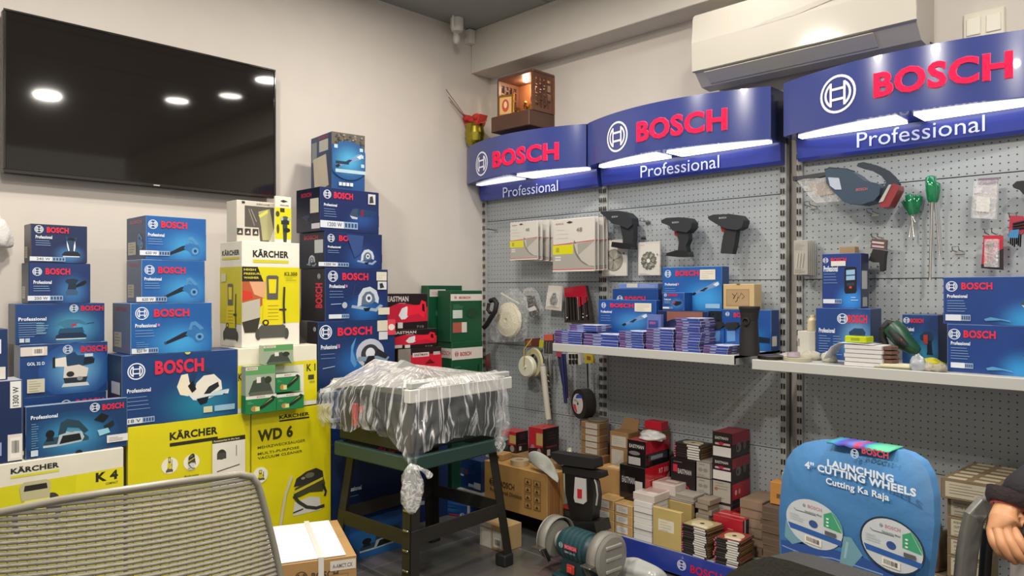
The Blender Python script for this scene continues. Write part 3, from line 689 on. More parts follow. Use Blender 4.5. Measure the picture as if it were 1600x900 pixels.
def side_art(logo=True, text=True, sticker=True, tool=None, dim='7e90a8', vert=False, shelfsticker=None):
    def f(F):
        if vert: F.text('BOSCH', .62, .25, .9, .72, RED, .04, rot=1); F.logo(.76, .85, .05*F.h, 'cfd6e0', .14)
        elif text: F.text('BOSCH', .2, .84, .8, .92, 'b0506a', .04)
        if tool: pic(F, tool, .2, .2, .9, .6)
        if sticker: F.rect(.1, .12, .52, .42, 'c4bfae'); F.lines(.15, .48, .38, 4, .06, '8e8a7c')
    return f

BB = '1f5a9e'; BM = '1a3f78'; BD = '1b2e5c'
# --- yellow cartons along the bottom
YEL = 'd6cb12'
def karcher_word(F, u0, v0, u1, v1, bar='2b2a1c', col='2a2a22', bo=.042):
    F.text('KÄRCHER', u0, v0, u1, v1, col, bo); h = v1-v0; F.rect(u0, v0-h*.65, u1, v0-h*.28, bar)
def art_yel(F):
    karcher_word(F, .315, .905, .71, .955)
    for u in (.315, .49):
        F.ell(u, .775, .066, .066*F.w/F.h, 'e8e6d0'); 
    pic(F, 'washer', .285, .74, .34, .82); pic(F, 'vac', .46, .735, .52, .82)
    F.text('Home', .26, .688, .36, .70, '55521a', .02); F.text('Balcony', .43, .694, .55, .71, '55521a', .02)
    F.rect(.66, .855, .95, .88, '2b2a1c'); F.text('Accessories in the box', .67, .862, .9, .873, 'd8d098', .02)
    F.rect(.66, .60, .95, .855, 'e2dfd0'); F.ell(.74, .79, .04, .028, '33322c'); F.rect(.70, .765, .78, .80, '4a4942'); F.line((.87, .77), (.87, .83), .003, '77756a')
    F.line((.7, .7), (.9, .72), .004, '55534a'); F.lines(.1, .5, .6, 8, .03, '8f8a2a')
o, ZY = carton('carton', 'large yellow carton with two round pictures, under the cordless saw box', 200, 391, 197, 668, z0=0, col=YEL, art=art_yel, col_top='dcd27a', depth=.40, plane=('x', .45), edge='e0d84a')
def art_wd6(F):
    karcher_word(F, .33, .945, .71, .97); F.text('WD 6', .07, .83, .50, .90, '3a3a16', .045)
    F.text('MEHRZWECKSAUGER', .07, .79, .66, .806, '5a5818', .02); F.text('MULTI-PURPOSE', .07, .755, .58, .77, '5a5818', .02); F.text('VACUUM CLEANER', .07, .73, .62, .745, '5a5818', .02)
    pic(F, 'vac', .5, .36, .93, .62); F.ell(.1, .64, .09, .09*F.w/F.h, 'e6e4ce'); pic(F, 'washer', .05, .61, .15, .67)
    F.path([(.48, .6), (.4, .5), (.33, .3)], .012, 'c8c4a0'); F.rect(.08, .05, .9, .25, 'c0b40c')
carton('carton', 'tall yellow multi-purpose vacuum cleaner carton beside the wrapped saw bench', 393, 517, 391, z1=ZY-.004, z0=0, col='d4c90e', art=art_wd6, depth=.38, edge='b8ae10')
def art_k4(F):
    F.poly([(0, 0), (1, 0), (1, .895), (0, .885)], 'cfc91c'); F.poly([(.62, 0), (1, 0), (1, .895), (.72, .892)], 'd8d022')
    karcher_word(F, .36, .945, .62, .978, bar='cfcf30'); F.text('K 4', .83, .835, .965, .885, '2a2818', .045); F.text('COMPACT', .89, .812, .965, .824, '4a4820', .02)
    pic(F, 'compact', .36, .66, .64, .895)
A = at(0, x=.45); 
o, ZK = carton('carton', 'white and yellow compact pressure washer carton at the far left, behind the mesh chair', None, 193, yt=699, z0=0, anchor='R', width=.50, depth=.30, col='dcd8c6', art=art_k4, plane=('x', .47), phi=90)
# --- left column
o, z = carton('tool_box', 'blue box almost hidden behind the planer box, directly beneath the optical level box', 36, 166, 30, z0=ZK, z1=zat(at(36, x=.30), 622), plane=('x', .30), col=BM, depth=.2,
              art=bosch(BM, None, None, logo=(.50, .80, .09), word=(.62, .72, .97, .88)), group=None)
zc = z
o, z = carton('tool_box', 'blue box picturing a white optical level, with a barcode sticker at its top left corner', 30, 168, 22, 539, z0=zc, plane=('x', .30), col=BM, depth=.2, edge='8da2c4',
              art=bosch('1d4c90', 'level', (.36, .14, .86, .82), glow=(.62, .45, .42, .55, '6fb2dc'), logo=(.53, .87, .085), word=(.68, .80, .985, .925), extra=lambda F: (F.rect(.01, .78, .30, .95, 'd8cdc4'), F.bars(.14, .79, .26, .93), F.text('GOL 32 D', .08, .60, .27, .66, WH, .03), F.rect(.08, .08, .27, .34, 'd2cfb4'), F.lines(.1, .24, .3, 5, .045, 'a8a68c'), F.rect(.72, .71, .82, .77, 'c6d6e6'))),
              col_side='8d98ac')
o, z = carton('tool_box', 'wide blue box picturing a sheet sander on a pale glow', 24, 163, 13, 475, z0=z, plane=('x', .30), col=BM, edge='4a6288', col_side='56647a',
              art=bosch(BM, 'sheet', (.42, .08, .80, .64), glow=(.64, .38, .40, .62, '4fa0c4'), logo=(.64, .87, .10), word=(.72, .80, .985, .94), prof=(.03, .62, 1.2), nl=7, extra=lambda F: (F.lines(.22, .36, .52, 5, .06, '7fb0cc'), F.rect(.04, .05, .09, .15, 'c6d2dc'), F.rect(.10, .05, .15, .15, 'a6bccc'))))
o, z = carton('tool_box', 'dark blue box picturing a small sander with a dust bag', 45, 141, 34, 410, z0=z, plane=('x', .30), col='1c3468', col_side='4a5464', depth=.13,
              art=bosch('1c3468', 'random', (.58, .2, .94, .62), glow=(.7, .3, .35, .5, '3a78b0'), logo=(.13, .78, .10), word=(.26, .71, .66, .87), prof=(.07, .52, 1.15), strip=(-.02, .07, .54, .19), wattage='250 W'), sart=side_art(text=False))
o, z = carton('tool_box', 'small worn dark blue box picturing a palm sander, top of its stack', 48, 136, 38, 349, z0=z, plane=('x', .30), col='1b2850', col_side='4a4a4e', col_top='6a6660', depth=.12, edge='6e665c',
              art=bosch('1b2850', 'sander', (.52, .16, .90, .72), glow=(.68, .22, .35, .32, '3f7ab0'), logo=(.14, .86, .10), word=(.27, .78, .66, .93), prof=(.08, .66, 1.15), strip=(-.02, .04, .6, .15), wattage='240 W'), sart=side_art(text=False))
carton('tool_box', 'dark blue box picturing a planer with accessories, on the K 4 carton', 40, 199, 37, 636, z0=ZK, plane=('x', .455), depth=.13, col='173a66', col_top='8d9ab4', edge='7f8ea8',
       art=bosch('16406e', 'planer', (.16, .12, .62, .72), glow=(.45, .35, .46, .5, '3f93bc'), logo=(.66, .86, .09), word=(.735, .79, .96, .91), prof=(.045, .78, 1.0), nl=0,
       extra=lambda F: (pic(F, 'bits', .64, .28, .86, .76), F.lines(.05, .12, .66, 12, .045, '7fa6c0', .0015), F.rect(.045, .05, .11, .16, 'c4d4e0'), F.rect(.78, .12, 1.0, .27, 'dadad6'), F.lines(.8, .96, .22, 3, .03, '9a9a98'), F.ell(.5, .0, .035, .06, '14181e', n=12, a0=0, a1=PI))))
# far left tall box at the frame edge
o, z = carton('tool_box', 'tall navy box cut by the left edge of the picture, marked 1300 W sideways', None, 35, yt=593, z0=ZK, anchor='R', width=.16, depth=.11, plane=('x', .462), col='172a52', col_top='b8bcc4', edge='6a7690',
       art=lambda F: (F.rect(.80, .66, .98, .985, 'dfe0dc'), F.text('1300 W', .84, .68, .94, .92, '3a3a3c', .02, rot=1), F.rect(.76, .02, 1.0, .34, 'd6d2c8'), F.bars(.80, .05, .97, .30), F.rect(.60, .1, .66, .26, '8fa0bc')))
carton('tool_box', 'small navy box on top of the box marked 1300 W', None, 12, yt=514, z0=z, anchor='R', width=.12, depth=.09, plane=('x', .44), col='17305c',
       art=lambda F: (F.rect(.5, .52, .86, .80, 'd8dcdf'), F.bars(.55, .55, .82, .76), F.rect(.5, .02, .95, .26, 'cfccc4')))
# --- second column: blowers
o, z = carton('tool_box', 'blue box picturing a small white circular saw, under the blower boxes', 190, 371, 168, 556, z0=ZY, col='1a3d72', col_side='27324a', edge='5a6c8c', col_top='1d3a6a', depth=.3,
       art=bosch('1a3d72', 'minisaw', (.45, .2, .92, .80), glow=(.66, .22, .45, .5, '1f7a96'), logo=(.115, .77, .118), word=(.265, .70, .685, .90), prof=(.04, .50, .76), nl=4, strip=(.0, .04, .26, .12), wattage='18 V',
       extra=lambda F: (F.rect(.68, .08, .76, .17, 'c8c8a0'), F.rect(.78, .085, .97, .17, '8fb4c8'), F.ell(.54, 1.0, .025, .035, 'cfc060', n=12, a0=PI, a1=2*PI))), sart=lambda F: (F.rect(.3, .45, .9, .62, 'd4d8da'),))
blab = ['largest of three blue leaf blower boxes, lowest of their pile', 'middle of the three blue leaf blower boxes', 'topmost of the three blue leaf blower boxes, with a darker side']
o, z = carton('tool_box', blab[0], 204, 331, 176, 474, z0=z, col=BB, col_side='6a7c98', edge='88a0c4', depth=.2,
       art=bosch(BB, 'blower', (.39, .16, .93, .62), glow=(.6, .2, .5, .5, '3f9ad4'), logo=(.13, .80, .125), word=(.27, .72, .705, .88), prof=(.05, .56, 1.0), pink=True, strip=(.01, .02, .32, .12), wattage='820 W', extra=lambda F: F.lines(.06, .22, .24, 4, .04, '5f8ec0')), sart=side_art())
o, z = carton('tool_box', blab[1], 221, 320, 198, 405, z0=z, col=BB, col_side='6a7890', depth=.17, edge='7f9ac0',
       art=bosch(BB, 'blower', (.34, .1, .92, .60), glow=(.65, .3, .5, .5, '3f95cc'), logo=(.12, .76, .11), word=(.25, .68, .68, .84), prof=(.04, .55, 1.05), strip=(-.08, .03, .38, .14), wattage='620 W'), sart=side_art())
carton('tool_box', blab[2], 228, 322, 198, 336, z0=z, col=BB, col_side='2a4670', depth=.2, edge='5f80ac', col_top='284870',
       art=bosch(BB, 'blower', (.32, .08, .91, .56), glow=(.65, .3, .5, .5, '3f95cc'), logo=(.11, .80, .105), word=(.24, .73, .67, .89), prof=(.03, .56, 1.05), strip=(-.1, .09, .38, .20), wattage='620 W'), sart=side_art(tool='blower'))
# --- third column: pressure washers
o, z = carton('carton', 'white and yellow compact washer carton marked K 1 behind the small green tool packs', 372, 495, 357, 545, z0=ZY, col='e0dcc8', edge='eae6d6', depth=.16,
       art=lambda F: (F.rect(0, .08, 1, .74, 'd6cb14'), F.rect(.12, 0, .82, .68, 'dedac8'), F.text('K 1', -.0, .50, .09, .62, '33301c', .03), F.text('K 1', .86, .56, .98, .68, '33301c', .03), F.rect(.88, .42, .96, .50, '3a381c'), F.rect(.16, .64, .34, .655, '33301c'), F.rect(.9, .36, .97, .40, 'a09a20'), F.lines(.2, .5, .5, 5, .04, 'b4b0a0')),
       sart=lambda F: (F.rect(0, .08, .98, .74, 'd0c418'), F.text('K 1', .3, .5, .9, .6, '33301c', .03), F.ell(.6, .3, .25, .06, '4a4834')))
zk1 = z
def art_k2(F):
    F.rect(0, .22, 1, .76, 'd8ce10'); karcher_word(F, .18, .85, .80, .93, bar='cfc830')
    F.poly([(0, .76), (.26, .76), (.36, .62), (0, .62)], '26241e')
    for i, t in enumerate(('HIGH', 'PRESSURE', 'WASHER')): F.text(t, .03, .722-i*.038, .13+.05*len(t)*.5, .742-i*.038, 'd6cc3c', .03)
    F.poly([(0, .62), (.34, .62), (.34, .40), (0, .22)], 'b45a34'); F.poly([(.12, .62), (.4, .62), (.38, .46), (.2, .50)], 'd8a47c'); F.poly([(0, .54), (.16, .52), (.18, .46), (0, .44)], 'c83a24')
    F.poly([(0, .42), (.3, .46), (.3, .22), (0, .22)], 'b8b4a4'); F.poly([(0, .24), (.3, .28), (.25, .14), (.04, .14)], '3a352c')
    pic(F, 'washer', .22, .07, .80, .68); F.text('K2.350', .72, .68, .95, .715, '4a4610', .03); F.lines(.74, .95, .66, 2, .02, 'a09a20')
def art_k2s(F):
    F.rect(0, .22, 1, .76, 'cfc41a'); karcher_word(F, .1, .87, .9, .93, bar='cfc830'); pic(F, 'washer', .15, .06, .85, .60); F.rect(.08, .62, .3, .7, 'd6ceb0')
o, z = carton('carton', 'tall white and yellow pressure washer carton showing a yellow washer, marked K2.350', 378, 468, 344, 376, z0=z, plane=('x', .43), col='e6e2d4', art=art_k2, sart=art_k2s, edge='f0ece0', depth=.2, col_top='cfcab8')
# items on top: white window box + yellow pack
P = at(357, x=.40); 
W0, zz = carton('window_box', 'white box with a clear window showing a grey nozzle, on the K2.350 washer carton', 370, 430, 354, 312, z0=z, plane=('x', .38), col='cdc8ba', edge='dedaca', depth=.12,
       art=lambda F: (F.poly([(.2, .88), (.98, .88), (.99, .42), (.82, .02), (.6, .02), (.56, .36), (.2, .36)], '57524a'), F.poly([(.55, .75), (.85, .84), (.95, .35), (.86, .06), (.66, .05), (.62, .4)], 'a8a478'), F.poly([(.55, .66), (.8, .82), (.8, .74), (.6, .6)], 'cfd05a'), F.path([(.3, .8), (.45, .4)], .004, '8a857a'), F.path([(.36, .8), (.5, .5)], .003, 'a09b90'),
                      [F.rect(.0+i*.2, .16, .15+i*.2, .32, '3a3832') for i in range(3)], [F.poly([(.03+i*.2, .2), (.12+i*.2, .2), (.09+i*.2, .28)], 'd8d4c8') for i in range(3)], F.rect(.12, .93, .2, .98, '2a2a28'), F.text('KÄRCHER', .5, .92, .85, .96, '6a665c', .03)))
W1, zz = carton('hanging_pack', 'narrow yellow and white accessory pack with a hang slot, on the K2.350 washer carton', 430, 455, 428, 306, z0=z, plane=('x', .405), col='e6e2d2', depth=.05,
       art=lambda F: (F.rect(0, .08, 1, .76, 'd9d014'), F.rect(.3, .66, .58, .75, '3a3820'), F.poly([(.3, .9), (.5, .93), (.8, .9), (.5, .87)], '2a2a26'), F.ell(.62, .5, .28, .08, '4c5a50'), F.rect(.36, .40, .86, .5, '26302c'), F.ell(.4, .52, .1, .04, 'aeb8a8'), F.ell(.85, .52, .1, .04, 'aeb8a8'),
                      F.poly([(.45, .4), (.75, .4), (.7, .02), (.5, .02)], '3a4440'), F.ell(.7, .28, .22, .05, '22282a'), F.ell(.14, .62, .12, .06, '4a4a2a'), F.ell(.16, .3, .08, .1, '4a4a2a'), F.text('KÄRCHER', .3, .80, .85, .83, '5a564a', .03)))
# small green tool packs in front of the K 1 carton
GR = '1f7a44'
def gpack(label, L, R, yt, z0, clear, pl=.50):
    if clear:
        a = lambda F: (F.rect(0, 0, 1, 1, '98a890'), F.rect(0, .70, 1, 1, '5a9a5c'), F.rect(0, .86, .4, .97, 'd8d4c6'), F.text('BOSCH', .05, .88, .36, .95, 'b86a6a', .03), F.poly([(.08, .06), (.92, .06), (.8, .4), (.6, .62), (.25, .5)], '3c463c'), F.poly([(.1, .0), (.95, 0), (.9, .12), (.15, .12)], '55604e'), F.rect(.36, .42, .5, .62, 'dcdad0'), F.ell(.75, .5, .12, .12, '23301f'))
        return carton('blister_pack', label, L, R, None, yt, z0=z0, plane=('x', pl), col='a8b49c', art=a, depth=.04, m='gloss', group='small green tool packs')
    a = lambda F: (F.rect(0, .82, 1, 1, 'd8d8cc'), F.text('BOSCH', .35, .87, .62, .95, 'b04a50', .03), F.poly([(.42, .3), (.55, .5), (.86, .92), (.96, .84), (.9, .62), (.6, .3), (.5, .22)], '20281f'), F.poly([(.5, .4), (.6, .52), (.82, .8), (.86, .74)], '7a9a5c'), F.ell(.28, .28, .12, .16, 'b0864a'), F.rect(.30, .12, .46, .40, 'dcd8c4') if False else F.rect(.30, .14, .44, .38, 'cfd68a' if 'lower' in label else 'dcdcd0'), F.lines(.05, .25, .68, 2, .08, '6aae7c'))
    return carton('tool_pack', label, L, R, None, yt, z0=z0, plane=('x', pl), col=GR, art=a, depth=.04, group='small green tool packs')
o, za = gpack('lower left green pack in front of the K 1 carton', 384, 432, 620, ZY, False)
gpack('lower right green pack in front of the K 1 carton, touching the vacuum carton', 432.5, 475, 617, ZY, False)
o, zb2 = gpack('clear topped green pack resting on the lower left green pack', 384, 430, 573, za, True)
o, zc2 = gpack('upper right green pack, above the lower right green pack', 431, 469, 585, zat(at(433, x=.5), 615)+.002, False)
gpack('topmost clear topped green pack, above the other four', 412, 458, 540, max(zb2, zc2), True)
# --- fourth column: navy saw boxes up the wall, down to the floor
NB = '172c5e'
def low(label, L, R, yt, z0, S=None, art=None, col='142b58', plane=('x', .45), **k):
    return carton('tool_box', label, L, R, S, yt, z0=z0, plane=plane, col=col, art=art, **k)
PX = .36
zA = zat(at(497, x=PX), 745); zB = zat(at(497, x=PX), 640)
low('navy box on the floor at the foot of the saw box pile', 520, 650, None, 0, z1=.17, plane=('x', PX+.12), depth=.3, art=bosch('1a4a86', 'planer', (.3, .1, .9, .7), glow=(.5, .4, .5, .6, '2a70b0')), col='1a4a86')
low('large navy box with white lettering seen between the legs of the saw bench', 500, 645, None, .17, z1=.50, plane=('x', PX+.08), depth=.3, art=bosch('13284e', None, None, prof=(.22, .38, .8), nl=1, word=(.6, .75, .95, .86)), col='13284e')
low('navy box mostly behind the plastic wrapped saw bench, under the big circular saw box', 497, 640, None, .50, z1=zat(at(497, x=PX), 622), plane=('x', PX), depth=.28, art=bosch('15305e', None, None, strip=(.0, .4, .25, .5)), col='15305e')
z = zat(at(497, x=PX), 622)
o, z = carton('tool_box', 'large navy box picturing a big circular saw, with a red sticker', 497, 617, 480, 503, z0=z, plane=('x', PX), col='15305f', edge='3a4a6c', col_side='14141c', depth=.22,
       art=bosch('15305f', 'bigsaw', (.40, .30, .92, .78), glow=(.52, .42, .40, .34, '1f66b0'), logo=(.09, .86, .095), word=(.235, .80, .68, .915), prof=(.03, .66, .8), pink=True, nl=2, strip=(.02, .06, .24, .12),
       extra=lambda F: (F.rect(.75, .84, .89, .99, 'cfcab6'), F.rect(.89, .78, 1.0, 1.0, 'd0404c'), F.ell(.945, .89, .045, .045, 'dcd6cc'), F.rect(.77, .72, .89, .83, 'c8ccd0'), F.line((.05, .38), (.2, .4), .003, '9fb4d0'))), sart=lambda F: (F.logo(.7, .9, .03*F.h, 'cfd6e0', .2), F.text('BOSCH', .5, .3, .85, .68, RED, .04, rot=1)))
o, z = carton('tool_box', 'navy circular saw box with red lettering printed sideways on its dark end', 508, 606, 470, 419, z0=z, plane=('x', PX), col=NB, edge='3e4a68', col_side='181820', depth=.2,
       art=bosch(NB, 'saw', (.40, .16, .92, .70), glow=(.62, .2, .4, .4, '1e62a8'), logo=(.115, .85, .105), word=(.255, .78, .67, .92), prof=(.06, .66, .95), pink=True, nl=3, strip=(.05, .05, .36, .13), sticker=(.80, .78, .97, .95),
       extra=lambda F: (F.rect(.82, .60, .97, .76, 'cdd1d4'), F.poly([(.86, .62), (.93, .64), (.9, .73), (.85, .72)], '2a2f38'), F.rect(.83, .1, 1.02, .24, 'ccc8b4'), F.ell(.29, .30, .04, .06, 'a8b2be'), F.line((.08, .32), (.24, .33), .003, '9fb4d0'))), sart=side_art(vert=True, sticker=False, text=False))
o, z = carton('tool_box', 'navy box with the small round saw picture, second from the top of the saw pile', 507, 597, 468, 361, z0=z, plane=('x', PX), col='16295a', edge='2e3c60', col_side='141a30', depth=.2,
       art=bosch('16295a', 'saw', (.55, .12, .90, .60), glow=(.62, .3, .4, .5, '2a4f90'), logo=(.105, .82, .11), word=(.235, .75, .63, .91), prof=(.05, .58, .85), nl=2, strip=(-.1, .05, .40, .16), wattage='1200 W', extra=lambda F: F.poly([(.36, .95), (.66, .93), (.62, .45), (.5, .3)], '314a80')), sart=lambda F: (F.text('BOSCH', .2, .8, .75, .92, 'b8304c', .04), F.rect(.62, .42, .95, .78, 'c4c8c8'), pic(F, 'saw', .3, .05, .7, .4)))
o, z = carton('tool_box', 'navy box marked 1200 W picturing a grinder, under the topmost battered box', 500, 592, 463, 291, z0=z, plane=('x', PX), col='17285a', edge='2e3c60', col_side='141c34', depth=.2,
       art=bosch('17285a', 'grinder', (.48, .28, .96, .66), glow=(.7, .3, .35, .3, '234a8a'), logo=(.115, .84, .10), word=(.22, .76, .54, .91), prof=(.06, .60, .85), nl=4, strip=(.0, .08, .62, .24), wattage='1200 W', extra=lambda F: (F.rect(.80, .70, .93, .94, 'cfd2cc'), F.poly([(.82, .72), (.9, .74), (.88, .9), (.83, .88)], '3a3c40'))), sart=lambda F: (F.text('BOSCH', .22, .8, .65, .9, 'b02e4a', .04), F.rect(.6, .42, .95, .75, 'd4d0c0'), F.rect(.66, .06, 1.0, .18, 'd8dade'), pic(F, 'drill', .25, .2, .6, .4)))
def art_top(F):
    F.rect(0, .78, 1, 1, '5a554c'); 
    rr = random.Random(8)
    for i in range(40): F.rect(*(lambda a, b: (a, b, a+.06, b+.03))(rr.uniform(0, .93), rr.uniform(.8, .95)), rr.choice(['8a8478', '2c2a28', '6e6a60', '3a3a44']))
    F.glow(.5, .52, .6, .34, '49a0c8', '1c4f86'); pic(F, 'multi', .08, .36, .92, .66); F.rect(.1, .45, .5, .5, '14324a'); F.rect(.1, .3, 1.0, .36, 'a8c4d0')
    for i in range(4): F.rect(.2+i*.11, .07, .29+i*.11, .13, 'cfd6da')
    for (a, b) in ((.06, .72), (.82, .70), (.84, .58), (.86, .42)): F.rect(a, b, a+.1, b+.06, 'a8c4d8')
carton('tool_box', 'battered blue box standing upright at the very top of the tall saw pile', 518, 570, 486, 205, z0=z, plane=('x', PX-.04), col='1c4c86', edge='5a5648', col_side='1c3a66', depth=.17, art=art_top, phi=84,
       sart=lambda F: (F.rect(.05, .55, .3, .9, '8a8e94'), F.rect(.42, .70, .85, .9, 'c6c6bc'), F.text('BOSCH', .4, .92, .85, .97, 'a83a50', .04), F.poly([(.12, .6), (.75, .64), (.88, .08), (.2, .0)], 'd4c8b0')))

# --- corner: red boxes and green boxes
def redb(label, L, R, yt, z0, tool, S=None, seed=1, z1=None):
    def a(F):
        F.poly([(0, .18), (1, .22), (1, .62), (.3, .75), (0, .6)], 'c01c34'); F.text('EASTMAN', .02, .78, .52, .93, 'c8bcb8', .03); F.lines(.3, .55, .74, 1, .05, 'a8a0a0')
        if tool: pic(F, tool, .28, .22, .97, .82)
        F.rect(.03, .05, .14, .2, 'a89a48') if seed == 1 else F.rect(.02, .06, .2, .22, 'c8b8b4'); F.rect(.26, .04, .38, .2, 'd0ccc8'); F.text('710', .72, .03, .9, .1, '7a7472', .03)
    return carton('tool_box', label, L, R, S, yt, z0=z0, z1=z1, plane=('x', .27), col='1e1414', art=a, depth=.2, edge='4a3a38', group=None, col_top='2a2422')
zr0 = zat(at(612, x=.27), 585)
carton('tool_box', 'navy box under the red boxes in the corner, mostly behind the saw bench', 632, 700, None, None, z0=0, z1=.35, plane=('x', .27), col='132a58', depth=.24, art=bosch('132a58', 'grinder', (.3, .2, .8, .6), word=(.5, .8, .9, .92)))
carton('tool_box', 'second navy box in the corner pile, between the floor box and the red boxes', 632, 700, None, None, z0=.35, z1=zr0, plane=('x', .27), col='15305e', depth=.24, art=bosch('15305e', None, None, word=(.5, .8, .9, .92)))
def red3(F): F.rect(.0, 0, .28, 1, '8a8278'); F.rect(.28, 0, 1, .72, 'cc2036'); F.rect(.32, .62, .7, .8, 'd8d0cc'); F.rect(.8, .66, .96, .8, 'c0b0b0'); F.text('EASTMAN', .36, .66, .66, .76, '6a3030', .03); F.poly([(.6, .3), (.72, .5), (.84, .3)], '6a1018')
o, z = carton('tool_box', 'lowest red box in the corner pile, partly behind the plastic film', 622, 690, None, 546, z0=zr0, plane=('x', .27), col='2a1a1a', art=red3, depth=.2)
o, z = redb('middle red box in the corner picturing a red angle grinder', 614, 682, 516, z, 'redgrinder', seed=2)
o, z = redb('top red box in the corner picturing a red demolition tool', 604, 668, 459, z, 'redgrinder')
def grn(tool, lower=False):
    def a(F):
        F.rect(0, .80, 1, .93, 'd8d0c8'); F.logo(.15, .865, .028*F.h, 'b04a50', .2); F.text('BOSCH', .26, .84, .62, .885, 'b8404a', .03)
        F.lines(.08, .4, .72, 3, .03, '5a9a70'); F.rect(.06, .46, .36, .62, 'c4d0c4') if not lower else F.rect(.08, .36, .44, .58, 'c8ccc0')
        if tool == 'strimmer': pic(F, 'strimmer', .5, .05, .95, .45)
        else: F.rect(.06, .18, .34, .38, 'a8584a'); F.rect(.34, .18, .5, .38, 'd4d0c4'); pic(F, 'redgrinder', .45, .45, .9, .7) if 0 else F.ell(.68, .55, .2, .1, '16402a')
    return a
GG = '114d30'
carton('tool_box', 'dark green box in the corner under the green box showing a grass trimmer', 706, 742, None, None, z0=DZ, z1=zat(at(704, x=.2), 586+90), plane=('x', .2), col='123f2c', depth=.18, art=bosch('123f2c', None, None))
zg = zat(at(704, x=.2), 676)
o, z = carton('tool_box', 'green box picturing a grass trimmer, right below the tall green box in the corner', 706, 754, 684, 535, z0=zg, plane=('x', .2), col=GG, art=grn('strimmer', True), edge='2a6a48',
       sart=lambda F: (F.rect(0, .82, 1, .93, 'cfc8c0'), F.text('BOSCH', .3, .85, .9, .9, 'b8404a', .03)))
zgg = z
o, z = carton('tool_box', 'tall green box with a white band, in front of the pair in the corner', 704, 753, 684, 454, z0=z, plane=('x', .2), col=GG, art=grn('x'), edge='2c6a4a', depth=.06, col_side='134a30')
carton('tool_box', 'tall green box standing behind the other one at the corner, its white band further left', 669, 722, None, 446, z0=zgg, z1=None, plane=('x', .075), col='114a2e', depth=.06, edge='2c6a4a',
       art=lambda F: (F.rect(.04, .80, .5, .93, 'c8c0b8'), F.lines(.1, .45, .88, 2, .03, 'b06060'), F.ell(.6, .5, .1, .06, '2a6a48'), F.ell(.6, .5, .07, .04, '114a2e'), F.ell(.3, .5, .1, .06, '2a6a48')))

# ================================================================ THINGS TRACED ON PLANES NEAR THE PEGBOARD
class Tr:
    """a thing whose parts are measured on the plane y=c and extruded to real thickness"""
    def __init__(s, name, label, cat, ref, c, group=None):
        s.c = c; s.O = at(*ref, y=c); s.T = thing(name, s.O, label, cat, group)
    def L(s, px, py, dy=0): P = at(px, py, y=s.c)-s.O; return Vector((P.x, dy, P.z))
    def poly(s, pts): return [(lambda q: (q.x, q.z))(s.L(*p)) for p in pts]
    def part(s, name, pts, d0, d1, col, m='plastic', bevel=.004, extra=None):
        mb = MB(); mb.prism(s.poly(pts), d0, d1, col, m)
        if extra: extra(mb)
        return mb.build(name, s.T, bevel=bevel, seg=3)
    def tube(s, name, pts, r, col, m='metal', n=8):
        mb = MB(); mb.tube([s.L(*p) for p in pts], r, col, m, n); return mb.build(name, s.T)

def hook(px, py, ln=.07, label=None, drop=0, up=.012, base_y=-.002):
    """double-prong wire hook; px,py where its plate meets the board"""
    P = at(px, py, y=base_y); T = thing('peg_hook', P, label, 'hook', 'wire pegboard hooks')
    m = MB(); m.box(-.014, .014, -.003, .0, -.012, .002, 'c0c0bc', 'metal', b=.0005)
    m.build('clip', T)
    m = MB(); 
    m.tube([(-.010, -.001, -.003), (-.010, -ln, .0), (-.010, -ln-.006, up), (.010, -ln-.006, up), (.010, -ln, 0), (.010, -.001, -.003)], .0018, '8a8a86', 'metal', 6)
    m.build('prongs', T); return T
hooks = [(1478+22, 392, .055, 'empty double wire hook to the right of the long green screwdrivers'), (1271, 322, .06, 'wire hook under the clear nozzle of the hanging vacuum'), (1368, 333, .06, 'wire hook holding the middle of the hanging vacuum'),
         (1374, 371, .05, 'wire hook holding the small black nozzle'), (1551, 365, .06, 'wire hook above the red carded tool'), (1588, 341, .05, 'wire hook above the red hex key set'),
         (800, 357, .07, 'empty hook at the far left of the leftmost rack'), (1006, 370, .05, 'wire hook above the right hand diamond blade card'), (962, 376, .05, 'wire hook above the left hand diamond blade card'),
         (1057, 357, .05, 'wire hook under the middle cordless driver'), (1143, 352, .05, 'wire hook across the rightmost cordless driver'), (1013, 346, .05, 'wire hook behind the leftmost cordless driver')]
for px, py, ln, lb in hooks:
    if px == 800: hook(775, 359, .08, lb)
    elif 'holding' in lb or 'under' in lb or 'across' in lb or 'behind' in lb: hook(px, py, ln, lb)
    else: hook(px, py, ln, lb)

# --- saw blade cards on rack one
def art_blade(F):
    F.rect(0, 0, 1, .52, 'a8a49c'); F.rect(0, .52, 1, .53, 'c84a44') if 0 else None
    F.poly([(0, .50), (1, .56), (1, .575), (0, .515)], 'c4453e'); F.ell(1.0, .5, .49, .42, '7a7870', a0=PI*.93, a1=PI*1.5); F.poly([(.52, .52), (1, .56), (1, .09), (.88, .10), (.7, .2), (.58, .35)], 'bdb9b0'); F.poly([(.6, .52), (1, .56), (1, .55), (.62, .3)], 'a29e96')
    F.rect(.0, .33, .5, .505, 'd6d21a'); F.rect(.08, .37, .16, .46, 'a8a43a'); F.rect(.06, .26, .2, .29, 'd8d6d0'); F.rect(.06, .21, .2, .24, 'd8d6d0'); F.rect(0, .03, 1, .045, 'c4453e'); F.rect(0, 0, 1, .03, 'dcd8d0')
    F.text('BOSCH', .08, .90, .26, .93, 'b8837e', .03); F.lines(.1, .4, .8, 3, .08, 'b4b0a8', .0012); F.text('48', .58, .74, .72, .82, '8e8a82', .02); F.poly([(.34, .93), (.42, .955), (.5, .93), (.42, .91)], '3a3a38')
